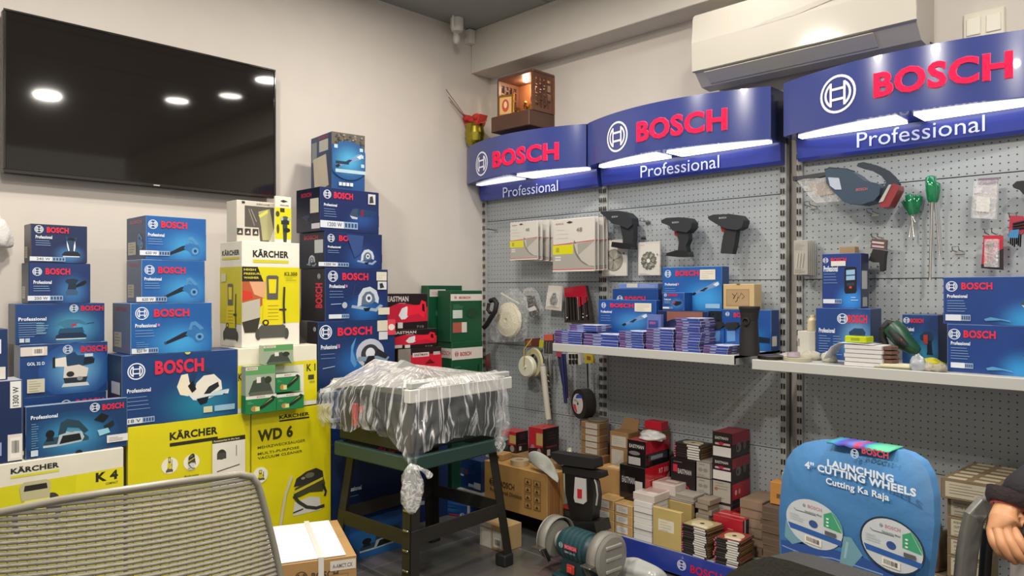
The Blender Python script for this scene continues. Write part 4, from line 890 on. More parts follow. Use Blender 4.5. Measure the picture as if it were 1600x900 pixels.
for i in range(4):
    lb = ['front card of the smaller saw blade pack on rack one', 'second card of the smaller saw blade pack', 'third card of the smaller saw blade pack, its edge showing', 'rearmost card of the smaller saw blade pack'][i]
    pl = -.15+.035*i
    if i == 0: A0 = at(797, y=-.15); A1 = at(840, y=-.15); w0 = A1.x-A0.x; za, zb_ = zat(A0, 407), zat(A0, 348)
    o, _ = carton('saw_blade_card', lb, None, None, plane=('p', (A0.x+.004*i, pl)), width=w0, phi=[0, -2, 2, 0][i], z0=za-.003*i, z1=zb_+.004*i, depth=.008, col='d2cec6', art=art_blade, cat='saw blade', group='smaller saw blade cards', m='gloss')
for i in range(4):
    lb = ['front card of the larger saw blade pack on rack one', 'second card of the larger saw blade pack', 'third card of the larger saw blade pack, its edge showing', 'rearmost card of the larger saw blade pack, nearest the board'][i]
    if i == 0: A0 = at(864, y=-.16); A1 = at(929, y=-.16); w0 = A1.x-A0.x; za, zb_ = zat(A0, 425), zat(A0, 344)
    carton('saw_blade_card', lb, None, None, plane=('p', (A0.x+.002*i, -.16+.03*i)), width=w0, phi=[0, -1, 1, 0][i], z0=za+.002*i, z1=zb_+.002*i, depth=.008, col='d2cec6', art=art_blade, cat='saw blade', group='larger saw blade cards', m='gloss')
def art_dia(teeth):
    def f(F):
        F.rect(.03, .97, .97, .99, 'c8c4be'); F.text('BOSCH', .1, .9, .3, .925, 'b88a86', .03)
        c = (.5, .44); r = .36; k = F.w/F.h
        if teeth:
            F.ell(*c, r, r*k, '6a6a62', n=36)
            for i in range(12): a = 2*PI*i/12; F.ell(c[0]+.35*math.cos(a), c[1]+.35*k*math.sin(a), .028, .028*k, 'dcd8ce', n=8)
            for i in range(6): a = 2*PI*i/6; F.ell(c[0]+.2*math.cos(a), c[1]+.2*k*math.sin(a), .05, .05*k, 'a8a698', n=10)
            for i in range(8):
                a = 2*PI*i/8; F.poly([c, (c[0]+.3*math.cos(a), c[1]+.3*k*math.sin(a)), (c[0]+.3*math.cos(a+.35), c[1]+.3*k*math.sin(a+.35))], ['86857a', '9c9a8e'][i % 2])
            F.ell(*c, .08, .08*k, 'dedad0')
        else:
            F.ell(*c, r, r*k, '84837a', n=36); F.ell(*c, r*.88, r*.88*k, '9c9a90', n=36)
            for i in range(9):
                a = 2*PI*i/9+.2; F.poly([c, (c[0]+.3*math.cos(a), c[1]+.3*k*math.sin(a)), (c[0]+.3*math.cos(a+.3), c[1]+.3*k*math.sin(a+.3))], ['7a7970', 'aeaca2', '908e84'][i % 3])
            F.ell(*c, .035, .035*k, '5a5a54')
        F.ell(.9, .62, .02, .03, '3a3a38'); F.lines(.08, .6, .07, 2, .03, 'b8b4ac')
    return f
for L_, R__, yt_, yb_, tt_, lb in ((940, 979, 376, 432, False, 'white card with a plain diamond cutting disc beside the upright'), (997, 1031, 379, 431, True, 'white card with a segmented diamond cutting disc on rack two')):
    o, _ = carton('diamond_blade_card', lb, L_, R__, None, yt_, yb_, plane=('y', -.05), phi=0, depth=.012, col='d4d0c6', art=art_dia(tt_), cat='cutting disc', m='gloss', group='diamond disc cards')

# --- cordless drivers
def driver(name, label, head, handle, foot, trig, hl):
    t = Tr(name, label, 'drill', (head[0][0], handle[-1][1]), -.075, 'cordless drivers')
    t.part('motor_housing', head, -.028, .028, '24272c', 'rubber', .010)
    t.part('handle', handle, -.018, .018, '202226', 'rubber', .007)
    if foot: t.part('battery_foot', foot, -.026, .026, '1c1e20', 'plastic', .005)
    t.part('trigger', trig, -.008, .008, 'b02430', 'plastic', .003)
    q = t.L(*hl); mb = MB(); F = Face(mb, (q.x, -.0305, q.z), (1, 0, 0), (0, 0, 1), .034, .008, 'plastic'); F.text('BOSCH', 0, 0, 1, 1, 'a8acb2', .03); mb.build('lettering', t.T)
driver('cordless_driver', 'black cordless saw body without battery at the left edge of rack two', [(944, 331), (972, 330), (984, 333), (992, 341), (993, 352), (986, 358), (972, 352), (962, 350), (952, 340), (944, 334)], [(972, 350), (986, 350), (993, 350), (993, 372), (990, 390), (977, 388), (976, 370)], [(961, 378), (976, 380), (990, 381), (991, 390), (976, 389), (960, 386)], [(970, 349), (974, 351), (974, 360), (971, 358)], (962, 341))
driver('cordless_driver', 'black cordless driver in the middle, hanging without a battery', [(1038, 345), (1046, 341), (1066, 340), (1080, 341), (1086, 348), (1085, 357), (1078, 364), (1066, 362), (1056, 361), (1050, 353), (1039, 349)], [(1060, 361), (1078, 362), (1079, 374), (1075, 384), (1077, 394), (1062, 394), (1064, 378)], [(1046, 396), (1062, 391), (1078, 393), (1080, 401), (1064, 402), (1046, 400)], [(1055, 361), (1060, 362), (1061, 370), (1056, 368)], (1056, 350))
driver('cordless_driver', 'black cordless driver with its slim battery fitted, rightmost of the hanging drivers', [(1111, 339), (1120, 336), (1145, 335), (1160, 337), (1167, 345), (1164, 356), (1156, 360), (1140, 358), (1130, 354), (1118, 347), (1112, 343)], [(1136, 356), (1154, 358), (1150, 385), (1147, 397), (1129, 396), (1131, 380)], None, [(1127, 354), (1135, 354), (1134, 364), (1129, 362)], (1129, 343))

# --- bagged and carded goods on the lower part of rack one
t = Tr('wool_pad', 'cream wool polishing pad inside a clear zip bag on rack one', 'polishing pad', (798, 536), -.08)
mb = MB(); c0 = t.L(797, 500); 
mb.lathe([(.001, .012), (.05, .014), (.078, .008), (.084, 0), (.078, -.012), (.05, -.02), (.001, -.022)], 'c9c4ae', 'cloth', 26, 'y', smooth=True)
q = MB(); q.at(c0.x, -.01, c0.z); q.lathe([(.001, .012), (.05, .014), (.09, .008), (.098, 0), (.09, -.014), (.05, -.024), (.012, -.025), (.010, -.014), (.001, -.014)], 'd8d2b8', 'cloth', 26, 'y'); q.build('fleece', t.T)
t.part('clear_bag', [(790, 458), (806, 450), (822, 470), (820, 528), (812, 534), (782, 534), (773, 528), (776, 480), (788, 470)], -.036, .02, 'ffffff', 'bagfilm', .01)
t.part('zip_edge', [(790, 457), (818, 473), (818, 475), (789, 459)], -.037, -.034, 'd8d4cc', 'plastic', 0)
t = Tr('hanging_bag', 'clear bag with a black carbon brush part and a white label, beside the wool pad', 'bag', (832, 499), -.06)
t.part('clear_bag', [(818, 452), (830, 448), (838, 456), (848, 484), (844, 492), (832, 499), (824, 480)], -.012, .012, 'ffffff', 'bagfilm', .004)
t.part('contents', [(824, 462), (833, 462), (842, 488), (834, 497), (829, 494)], -.008, .008, '2a2622', 'rubber', .003)
t.part('label_tag', [(827, 482), (838, 478), (841, 484), (830, 487)], -.0135, -.0125, 'cfcdc8', 'paper', 0)
t = Tr('accessory_card', 'small white hanging card with a silver chuck key picture, left of the red bit set', 'accessory', (868, 486), -.06)
t.part('card', [(857, 446), (880, 447), (877, 486), (852, 483)], 0, .004, 'c9c5bd', 'paper', .001)
t.part('blister', [(857, 456), (877, 457), (875, 480), (855, 478)], -.012, -.001, 'ffffff', 'blister', .003)
t.part('contents', [(866, 458), (869, 458), (872, 470), (868, 477), (862, 475), (861, 468)], -.009, -.003, '77756e', 'metal', .001)
t = Tr('spade_bit_set', 'red and clear wallet of black and silver spade bits on rack one', 'drill bits', (905, 504), -.075)
t.part('wallet', [(882, 450), (915, 446), (921, 475), (925, 505), (882, 504)], 0, .02, '38312e', 'plastic', .003)
t.part('red_flap', [(882, 450), (915, 446), (919, 470), (906, 480), (904, 465), (883, 464)], -.004, -.0005, 'b81e34', 'gloss', .001)
mb = MB()
for i in range(8):
    a = t.L(885+i*4.6, 464); b = t.L(886+i*4.9, 500); mb.tube([(a.x, -.006, a.z), (b.x, -.006, b.z)], .003, ['9a9892', '1c1a1a', '262422', '1c1a1a', 'a8a6a0', '1c1a1a', '6a6864', '2a2826'][i], 'metal', 6)
for px, py in ((887, 497), (912, 491), (918, 494), (912, 496)): a = t.L(px, py); mb.sph(a.x, -.006, a.z, .006, .004, .006, 'b0aea8', 'metal', 8, 5)
mb.build('bits', t.T)
# discs and ropes
t = Tr('disc_roll', 'white round plastic reel hanging on a yellow cord, rack one', 'reel', (822, 592), -.11)
c0 = t.L(822, 573); q = MB(); q.at(c0.x, 0, c0.z); q.lathe([(.001, -.012), (.006, -.014), (.0065, -.006), (.05, -.006), (.058, 0), (.058, .02), (.05, .025), (.001, .025)], 'd2d0bc', 'plastic', 28, 'y'); q.build('reel', t.T)
t.tube('cord', [(821, 573, -.012), (823, 545, -.02), (825, 530, .03)], .0025, 'b09a3c', 'rubber')
t = Tr('sanding_ring', 'cream edged black ring hanging just right of the white reel', 'ring', (842, 592), -.06)
c0 = t.L(838, 566); q = MB(); q.at(c0.x, 0, c0.z, rz=R_(-12)); q.lathe([(.045, -.02), (.075, -.022), (.078, -.01), (.045, -.008), (.045, -.02)], 'b8b48a', 'plastic', 28, 'y'); q.lathe([(.05, -.007), (.07, -.007), (.066, .006), (.045, .006)], '3c382e', 'rubber', 28, 'y'); q.build('ring', t.T)
def carded(name, label, cat, pts, c, col, extra=None, d=.01, m='paper', group=None):
    t = Tr(name, label, cat, (sum(p[0] for p in pts)/len(pts), max(p[1] for p in pts)), c, group)
    o = t.part('card' if extra else 'body', pts, 0, d, col, m, .001)
    if extra: extra(t)
    return t
carded('tag_card', 'dark red tag under the wool pad, above the white reel', 'card', [(820, 530), (842, 528), (842, 540), (822, 543)], -.05, '5c2a20', lambda t: t.part('print', [(822, 532), (830, 531), (830, 540), (823, 541)], -.001, -.0002, '8a5a30', 'paper', 0))
carded('price_tag', 'small yellow tag left of the bagged bits', 'tag', [(843, 531), (850, 532), (848, 544), (842, 543)], -.06, 'b8b024', None, .003)
carded('drill_bit_pack', 'small pack of silver bits with an orange header at the left end of the shelf', 'drill bits', [(850, 523), (864, 522), (864, 532), (861, 553), (850, 552)], -.09, '3a3634', lambda t: (t.part('header', [(850, 523), (864, 522), (864, 532), (851, 532)], -.002, -.0005, 'c0563c', 'paper', 0), t.tube('bit', [(855, 534, -.004), (854, 551, -.004)], .003, 'b8b6b0'), t.tube('bit', [(859, 534, -.004), (858, 551, -.004)], .003, 'b8b6b0')))
t = Tr('long_drill_bit', 'long twisted masonry drill bit hanging down rack one', 'drill bit', (858, 655), -.05)
mb = MB(); a = t.L(857, 580); b = t.L(861, 655); N_ = 60
mb.tube([a, b], .006, '6a6048', 'metal', 8)
mb.tube([(a.x+(b.x-a.x)*i/N_+.007*math.cos(i*.9), .007*math.sin(i*.9), a.z+(b.z-a.z)*i/N_) for i in range(N_+1)], .0035, 'b8b09a', 'metal', 5)
mb.build('fluted_rod', t.T); mb = MB(); mb.tube([t.L(856, 560), a], .005, '8a8680', 'metal'); mb.build('shank', t.T)
t = Tr('white_tube', 'long white plastic tube leaning on rack one beside the twisted drill bit', 'tube', (856, 655), -.09)
mb = MB(); mb.tube([t.L(848, 572), t.L(857, 655)], .016, 'c8c4b6', 'plastic', 14); mb.build('pipe', t.T); mb = MB(); mb.tube([t.L(847.6, 568), t.L(848, 571.5)], .013, 'a8a498', 'plastic', 14); mb.build('cap', t.T)
t = Tr('chisel_pack', 'white chisel with tag hanging between the drill bit and the blue bits', 'chisel', (860, 590), -.08)
mb = MB(); mb.tube([t.L(858, 556), t.L(859, 575), t.L(860, 588)], [.006, .008, .003], 'c8c6bc', 'metal', 8); mb.build('shaft', t.T)
t = Tr('blue_drill_bits', 'bundle of dark blue long drill bit sleeves under the shelf on rack one', 'drill bits', (884, 630), -.08)
for i, (a, b) in enumerate((((877, 553), (884, 630)), ((882, 553), (886, 622)), ((872, 550), (880, 600)))):
    mb = MB(); mb.tube([t.L(*a), t.L(*b)], .009-.001*i, ['2a2e60', '1e2248', '26243c'][i], 'plastic', 8); mb.build('sleeve', t.T)
t.part('tag', [(872, 549), (880, 550), (879, 558), (871, 556)], -.012, -.010, '9a3050', 'paper', 0)
carded('socket_card', 'white card with six black sockets, under the left end of the shelf', 'sockets', [(887, 550), (906, 551), (908, 570), (889, 571)], -.09, 'c8c6c0',
       lambda t: [t.part('socket', [(890+i*5, 553+j*9), (893+i*5, 553+j*9), (893.4+i*5, 560+j*9), (890.4+i*5, 560+j*9)], -.008, -.0005, '1e1c1a', 'plastic', .001) for i in range(3) for j in range(2)])
carded('yellow_card', 'yellow carded accessory hanging under the shelf, right of the socket card', 'accessory', [(912, 551), (926, 553), (928, 567), (914, 568)], -.07, 'c0a82c', lambda t: (t.part('hanging_wire', [(916, 568), (918, 568), (919, 606), (917.5, 606)], .002, .004, '6a6660', 'metal', 0), t.part('print', [(917, 556), (923, 557), (923, 563), (917, 562)], -.001, -.0002, '7a5a28', 'paper', 0)))
# black abrasive disc with coloured label
t = Tr('cutting_wheel', 'large black cutting wheel with a blue, white and red label, hung on rack one', 'cutting wheel', (905, 652), -.10)
c0 = t.L(905, 631); P = at(905, 631, y=-.10); r_ = 23/FPX*dep(P)
q = MB(); q.at(c0.x, 0, c0.z, rz=R_(-20)); q.lathe([(.001, -.003), (r_, -.003), (r_, .055), (.001, .055)], '221f1e', 'rubber', 40, 'y', smooth=False); q.build('abrasive_wheels', t.T)
q = MB(); q.at(c0.x, 0, c0.z, rz=R_(-20)); F = Face(q, (-r_, -.0032, -r_), (1, 0, 0), (0, 0, 1), 2*r_, 2*r_, 'paper', n=(0, -1, 0))
F.ell(.45, .5, .34, .34, 'c6c2bc', n=32); F.poly([(.3, .66), (.72, .72), (.7, .8), (.5, .83), (.36, .78)], '2c48a8'); F.poly([(.13, .45), (.18, .3), (.36, .18), (.42, .22), (.3, .46)], 'c84048'); F.ell(.45, .5, .05, .05, '1a1a1a'); F.lines(.2, .5, .62, 2, .04, '5a5a60'); F.text('DEWALT', .48, .36, .72, .42, '9a9690', .02) if 0 else None; q.build('label_disc', t.T)
t = Tr('black_strap', 'black hose loop hanging at the corner beside the green boxes', 'hose', (760, 505), -.16)
t.tube('loop', [(766, 470), (772, 468), (776, 474), (774, 486), (768, 495), (760, 508), (756, 512)], .014, '1c1a1a', 'rubber'); t.tube('knob', [(764, 474), (762, 484), (766, 489)], .010, '2a2624', 'rubber')
carded('red_card', 'small red printed card low in the corner beside the green boxes', 'card', [(758, 556), (764, 552), (766, 575), (759, 578)], -.03, '6e5450', lambda t: t.part('print', [(760, 560), (763, 558), (764, 570), (760, 572)], -.001, -.0003, 'a04048', 'paper', 0))

# ================================================================ SHELF ON RACK TWO
Z2 = SHZ2
def rb(label, L, R, S, yt, z0, c, art, col='1d4a92', yb=None, **k):
    return carton('tool_box', label, L, R, S, yt, yb, z0=z0, plane=('y', c), phi=0, col=col, art=art, **k)
rb('blue box behind the others at the left of the shelf, only its upper edge showing', 957, 1028, 1034, 451, Z2, -.10, bosch('1b4488', None, None, logo=(.17, .80, .07), word=(.28, .72, .74, .86)), '1b4488', edge='3d5c94')
o, z = carton('pouch', 'pale blue flat pouch lying on the rear blue box at the left of the shelf', 966, 1028, None, 443, z0=zat(at(957, y=-.10), 451), plane=('y', -.085), phi=0, depth=.05, col='6f88c0', m='gloss', art=lambda F: (F.rect(.22, .2, .5, 1.0, 'c4c8c0'), F.lines(.55, .95, .8, 3, .25, '9fb2dc')), width=None)
rb('blue multi tool box with a cream sticker at the left of the shelf', 935, 1025, 1032, 468, Z2, -.19, bosch('1e4c96', 'multi', (.42, .38, .86, .70), glow=(.6, .5, .45, .35, '3f88c8'), logo=(.10, .87, .065), word=(.22, .82, .63, .92), prof=(.05, .72, .8), nl=3, sticker=(.65, .74, .93, .93)), '1e4c96', edge='4b6ca6')
o, zl = rb('low dark blue box under the tallest blue box, an orange bag lying on its front', 1027, 1106, 1110, 485, Z2, -.19, lambda F: (F.rect(.2, .5, .9, .98, '8a5a50'), F.glow(.5, .3, .5, .5, '5a4a60', '16244c')), '16244c', edge='3a4a7a')
rb('tallest blue box on the shelf picturing a multi tool, cream sticker at its upper right', 1035, 1128, 1139, 418, zl, -.12, bosch('1f5aa2', 'multi', (.50, .32, .96, .66), glow=(.72, .28, .5, .5, '3a98dc'), logo=(.10, .85, .085), word=(.235, .79, .63, .92), prof=(.05, .60, .85), nl=3, sticker=(.65, .70, .90, .93), pink=True, extra=lambda F: F.rect(.74, .06, .97, .16, '8fb8dc')), '1f5aa2', edge='5f86ba', col_side='1b3c78')
rb('small blue battery box in front of the tallest blue box', 1035, 1069, 1083, 457, zl, -.185, bosch('1d4a92', 'battery', (.45, .25, .9, .6), glow=(.65, .4, .4, .4, '3a86c0'), logo=(.15, .86, .09), word=(.28, .80, .7, .92), prof=(.1, .62, 1.2), strip=(.03, .1, .5, .2)), '1d4a92', edge='5c80b8', col_side='173a7a')
o, zr = rb('blue box at the right end of the shelf, behind the black funnel', 1128, 1205, 1217, 483, Z2, -.13, bosch('1d4c94', None, None, glow=(.6, .2, .5, .5, '2f86cc'), logo=(.12, .88, .055), word=(.25, .80, .62, .92), extra=lambda F: F.poly([(.6, .2), (.98, .2), (.98, .32), (.62, .36)], '16283c')), '1d4c94', edge='54759f', col_side='1a3a74', sart=lambda F: F.rect(.1, .12, .7, .36, 'c8c4b8'))
o, zw = carton('window_box', 'tan cardboard box with a clear window, right of the tallest blue box', 1130, 1178, 1190, 444, z0=zr, plane=('y', -.12), phi=0, col='c2a878', m='kraft', edge='d4be92',
       art=lambda F: (F.rect(.1, .12, .86, .80, '9c7f58'), F.rect(.13, .16, .83, .76, 'a88e68'), F.path([(.3, .62), (.4, .5), (.34, .42), (.46, .66), (.52, .44), (.6, .64), (.7, .5), (.62, .42)], .004, '6a4038'), F.path([(.5, .5), (.46, .34), (.4, .28)], .004, '6a4038'), F.ell(.5, .99, .06, .03, '6a5434')))
# black funnel
P = at(1171, 540, y=-.34)
K = thing('dust_cup', (at(1171, y=-.34).x, -.34, Z2+.0005), 'tall black flared rubber cup with a round hole on the shelf of rack two', 'cup')
hh_ = zat(P, 479)-Z2; rr_ = 16/FPX*dep(P)
q = MB(); prof_ = [(.001, 0), (rr_*.98, 0), (rr_*.96, hh_*.1), (rr_*.86, hh_*.45), (rr_*.8, hh_*.7), (rr_*.9, hh_*.88), (rr_*1.02, hh_*.97), (rr_*1.0, hh_), (rr_*.9, hh_*.99), (rr_*.7, hh_*.8), (.001, hh_*.75)]
q.lathe(prof_, '1c1a1a', 'rubber', 32); q.build('flared_body', K)
q = MB(); a_ = math.atan2(CAM.y+.34, CAM.x-K.location.x)-R_(20); q.at(rr_*.80*math.cos(a_), rr_*.80*math.sin(a_), hh_*.70, rz=a_); q.lathe([(.014, .012), (.011, .006), (.001, .004)], '0a0a0a', 'rubber', 18, 'x'); q.lathe([(.0145, .0), (.0145, .012), (.011, .0125)], '2c2a2a', 'gloss', 18, 'x'); q.build('hole_collar', K)
# clip packs behind cup
for i, (L_, R__) in enumerate(((1112, 1131), (1134, 1155))):
    t = Tr('battery_clip_pack', ['left one of the two small blue packs with black clips behind the cup', 'right one of the two small blue packs with black clips behind the cup'][i], 'battery', ((L_+R__)/2, 541), -.26, 'small clip packs')
    t.T.location.z = Z2+.001; t.O = t.T.location.copy()
    t.part('card', [(L_, 514), (R__, 512), (R__, 538), (L_, 539)], .0, .01, '2f62b0', 'print', .001)
    t.part('label_panel', [(L_+2, 517), (R__-6, 516), (R__-6, 533), (L_+2, 534)], -.001, -.0003, '6a9cd4', 'print', 0)
    t.part('clip', [(L_, 507), (L_+5, 504), (R__-3, 503), (R__, 510), (R__-5, 514), (L_+3, 514)], -.012, .012, '1c1c20', 'rubber', .003)
t = carton('zip_bag', 'small clear bag with a blue card in front of the left blue box', 1011, 1033, None, 491, z0=Z2+.055, plane=('y', -.25), phi=0, depth=.02, col='5a6aa8', m='gloss', art=lambda F: (F.rect(.1, .3, .8, .7, '2a3a80'), F.text('BOSCH', .2, .5, .6, .62, 'c05080', .03)))
# flat blue pack stacks: one mesh per pack kind, every pack an object
def pack_mesh(w_, d_, t_, kind, rnd):
    m = MB()
    if kind == 'blue':
        m.box(-w_/2, w_/2, -d_/2, d_/2, 0, t_-.0006, '2a3f92', 'print', b=.0006, edge='c8ccdc')
        F = Face(m, (-w_/2, -d_/2, 0), (1, 0, 0), (0, 0, 1), w_, t_, n=(0, -1, 0)); F.rect(0.02, .08, .28, .8, '5a3a78'); F.rect(.28, .4, .52, .62, 'b8bcd4'); F.rect(.0, .86, 1, .93, 'a8b0cc')
        F = Face(m, (w_/2, -d_/2, 0), (0, 1, 0), (0, 0, 1), d_, t_, n=(1, 0, 0)); F.rect(0, .1, 1, .72, '4a3a68'); F.rect(.3, .3, .6, .6, 'a8b0d0')
        F = Face(m, (-w_/2, -d_/2, t_-.0006), (1, 0, 0), (0, 1, 0), w_, d_, n=(0, 0, 1)); F.rect(.02, .02, .98, .98, '35488f'); F.rect(.5, .0, .99, .99, 'cfd4ea'); F.ell(.55, .55, .38, .38, 'd8dcf0'); F.ell(.55, .55, .07, .07, '35488f')
    elif kind == 'black':
        m.box(-w_/2, w_/2, -d_/2, d_/2, 0, t_-.0006, '241c1c', 'print', b=.0006, edge='5a4a44')
        F = Face(m, (-w_/2, -d_/2, 0), (1, 0, 0), (0, 0, 1), w_, t_, n=(0, -1, 0)); F.rect(.0, .2, .06, .8, 'c86070'); F.rect(.5, .12, .94, .85, 'd8d4cc')
        F = Face(m, (w_/2, -d_/2, 0), (0, 1, 0), (0, 0, 1), d_, t_, n=(1, 0, 0)); F.rect(0, .0, 1, .5, '6a4a2c'); F.rect(0, .5, 1, .7, 'a8885a')
        F = Face(m, (-w_/2, -d_/2, t_-.0006), (1, 0, 0), (0, 1, 0), w_, d_, n=(0, 0, 1)); F.rect(.03, .03, .97, .97, rnd or 'a88a5a'); F.ell(.5, .5, .36, .36, 'c8bc98'); F.rect(.3, .1, .9, .3, 'd8d0b8'); F.ell(.5, .5, .08, .08, '3a3028')
    elif kind == 'plain':
        m.box(-w_/2, w_/2, -d_/2, d_/2, 0, t_-.0006, rnd, 'kraft', b=.0006)
        F = Face(m, (-w_/2, -d_/2, 0), (1, 0, 0), (0, 0, 1), w_, t_, 'kraft', n=(0, -1, 0)); F.rect(.0, .0, 1, .12, '6a5c48')
    return m
def pile(name, what, cat, L, R, n, z0, c, yt, kind, d_=.115, t_=None, phi=0, jitter=.003, tops=None, seed=1, rnd=None, group=None, shift=None, labelf=None):
    A = at(L, y=c); B = at(R, y=c); w_ = (B.x-A.x)
    if t_ is None: t_ = (zat(A, yt)-z0)/n
    rr = random.Random(seed); base = pack_mesh(w_, d_, t_, kind, rnd).build(name); first = True
    for i in range(n):
        o = base if first else base.copy()
        if not first: COL.objects.link(o)
        first = False
        sx, sy = (shift(i) if shift else (0, 0))
        o.location = ((A.x+B.x)/2+rr.uniform(-1, 1)*jitter+sx, c+d_/2+rr.uniform(0, 1)*jitter+sy, z0+.0005+i*t_)
        o.rotation_euler = (0, 0, R_(phi+rr.uniform(-2, 2)*(jitter/.003)))
        tag(o, (rank(n-1-i, n)+' '+what), cat, group)
    return z0+n*t_
G2 = 'flat blue cutting disc packs on the shelf'
pile('disc_pack', 'flat blue pack of the leftmost pile on the shelf', 'disc pack', 866, 908, 6, Z2, -.385, 516, 'blue', group=G2, seed=2)
zt_ = zat(at(866, y=-.385), 516)
pile('disc_pack', 'of the three packs set back across the leftmost blue pile', 'disc pack', 890, 931, 3, zt_, -.36, 0, 'blue', t_=.0092, group=G2, seed=3, phi=4)
pile('disc_pack', 'flat blue pack of the low pile second from the left', 'disc pack', 912, 966, 4, Z2, -.385, 521, 'blue', group=G2, seed=4)
pile('disc_pack', 'flat blue pack of the pile third from the left', 'disc pack', 967, 1004, 7, Z2, -.385, 517, 'blue', group=G2, seed=5)
pile('disc_pack', 'flat blue pack of the pile between the third and the tallest', 'disc pack', 1009, 1051, 8, Z2, -.385, 513, 'blue', group=G2, seed=6)
pile('disc_pack', 'flat blue pack of the tallest pile on the shelf', 'disc pack', 1056, 1094, 12, Z2, -.385, 497, 'blue', group=G2, seed=7, jitter=.004)
pile('disc_pack', 'flat blue pack of the lowest pile near the black cup', 'disc pack', 1099, 1137, 3, Z2, -.385, 539, 'blue', group=G2, seed=8)

# ================================================================ SHELF ON RACK THREE
Z3 = SHZ3
o, z = rb('dark blue laser level box under the tall blue meter box, rack three', 1275, 1360, 1377, 481, Z3, -.20, bosch('1b3f80', 'drill', (.62, .2, .93, .66), glow=(.75, .4, .4, .6, '6fa8d4'), logo=(.5, .80, .10), word=(.60, .72, .95, .88), prof=(.06, .56, 1.2), nl=0, extra=lambda F: (F.lines(.06, .3, .46, 8, .05, '8fb0d4', .0015), F.lines(.33, .52, .46, 8, .05, '8fb0d4', .0015, 3))), '1b3f80', edge='4a6390', col_side='22355e')
rb('tall blue distance meter box standing on the laser level box, rack three', 1285, 1345, 1357, 397, z, -.17, bosch('1d3a80', 'meter', (.58, .26, .90, .75), glow=(.75, .15, .5, .35, '2f8ad8'), logo=(.09, .88, .05), word=(.23, .85, .64, .92), prof=(.04, .72, 1.5), strip=(.03, .08, .52, .16), nl=4, extra=lambda F: (F.rect(.24, .77, .62, .86, 'd8d6d0'), F.lines(.76, .95, .2, 2, .05, 'c4d4e8'))), '1d3a80', edge='4a5c90', col_side='2a3250', sart=lambda F: (F.rect(.1, .35, .8, .68, 'b8b8b4'), F.rect(.2, .03, .8, .2, 'a8a8a4')))
carton('kraft_box', 'small brown box whose top shows behind the tall meter box', 1312, 1336, None, 386, z0=z+.002, plane=('y', -.06), phi=0, depth=.04, col='a08868', m='kraft', art=None)
rb('small dark blue box picturing a red laser tool, rack three', 1410, 1466, 1480, 491, Z3, -.17, bosch('1a3c74', 'drill', (.5, .2, .9, .7), glow=(.6, .2, .6, .6, '3a90b8'), logo=(.12, .88, .06), word=(.24, .83, .6, .92), prof=(.06, .70, 1.1), nl=2, extra=lambda F: F.rect(.6, .42, .72, .6, 'b84038')), '1a3c74', edge='486088', col_side='22406e')
o, z = rb('large blue box at the right picture edge, standing on the shelf of rack three', 1480, 1606, None, 506, Z3, -.345, bosch('1a3c80', 'grinder', (.94, .3, 1.4, .6), glow=(.95, .1, .4, .5, '2f90d0'), logo=(.095, .79, .11), word=(.215, .72, .62, .88), prof=(.05, .60, 1.0), nl=5, strip=(.05, .09, .34, .20), extra=lambda F: F.poly([(.5, .12), (.58, .16), (.82, .1), (.84, .06), (.7, .1), (.52, .08)], '4f90c0')), '1a3c80', edge='7288b4', col_top='7a8cb8', depth=.3)
rb('large blue box at the right picture edge, lying on its twin', 1474, 1606, None, 433, z, -.345, bosch('1a3c80', 'grinder', (.92, .3, 1.4, .7), glow=(.98, .1, .4, .5, '2f90d0'), logo=(.105, .80, .11), word=(.225, .73, .60, .88), prof=(.05, .59, 1.0), nl=5, strip=(.03, .07, .34, .20), extra=lambda F: F.poly([(.5, .12), (.58, .16), (.80, .1), (.82, .06), (.7, .1), (.52, .08)], '4f90c0')), '1a3c80', edge='5f78a8', col_top='7a8cb8', depth=.3)
carton('small_carton', 'small plain white carton at the left end of the right hand shelf', 1246, 1274, None, 517, z0=Z3, plane=('y', -.16), phi=0, depth=.08, col='c4c2b6', m='kraft', art=lambda F: F.rect(.05, .4, .12, .7, '77756c'))
P = at(1266, y=-.14)
q = MB(); q.lathe([(.001, 0), (.02, 0), (.018, .04), (.01, .05), (.01, .06), (.001, .06)], 'c8bc98', 'plastic', 14); tag(q.build('small_bottle', loc=(P.x, -.12, zat(at(1246, y=-.16), 517)+.001)), 'small cream bottle on the plain white carton', 'bottle')
# steel discs at the left end
for i, (px, c, r0, col, lb) in enumerate(((1204, -.34, .046, '7a756c', 'dark rimmed steel disc at the left end of the right hand shelf'), (1246, -.345, .048, 'a8a48c', 'cream rimmed grinding disc beside the steel disc'))):
    P = at(px, y=c); q = MB(); q.lathe([(.001, 0), (r0, 0), (r0, .012), (r0*.92, .014), (r0*.6, .011), (.012, .012), (.001, .012)], col, 'metal' if i == 0 else 'plastic', 32, cols=['4a4640', '4a4640', 'b4b0a8', 'a09c92', '8a867c', '5a564e'] if i == 0 else None); tag(q.build('grinding_disc', loc=(P.x, c, Z3+.0008)), lb, 'disc', 'discs on the right hand shelf')
P = at(1240, y=-.345); q = MB(); q.lathe([(.014, 0), (.022, 0), (.022, .016), (.014, .016), (.014, 0)], 'b4a4b0', 'gloss', 22); tag(q.build('tape_roll', loc=(P.x, -.345, Z3+.0155)), 'small roll of tape lying on the grinding disc', 'tape')
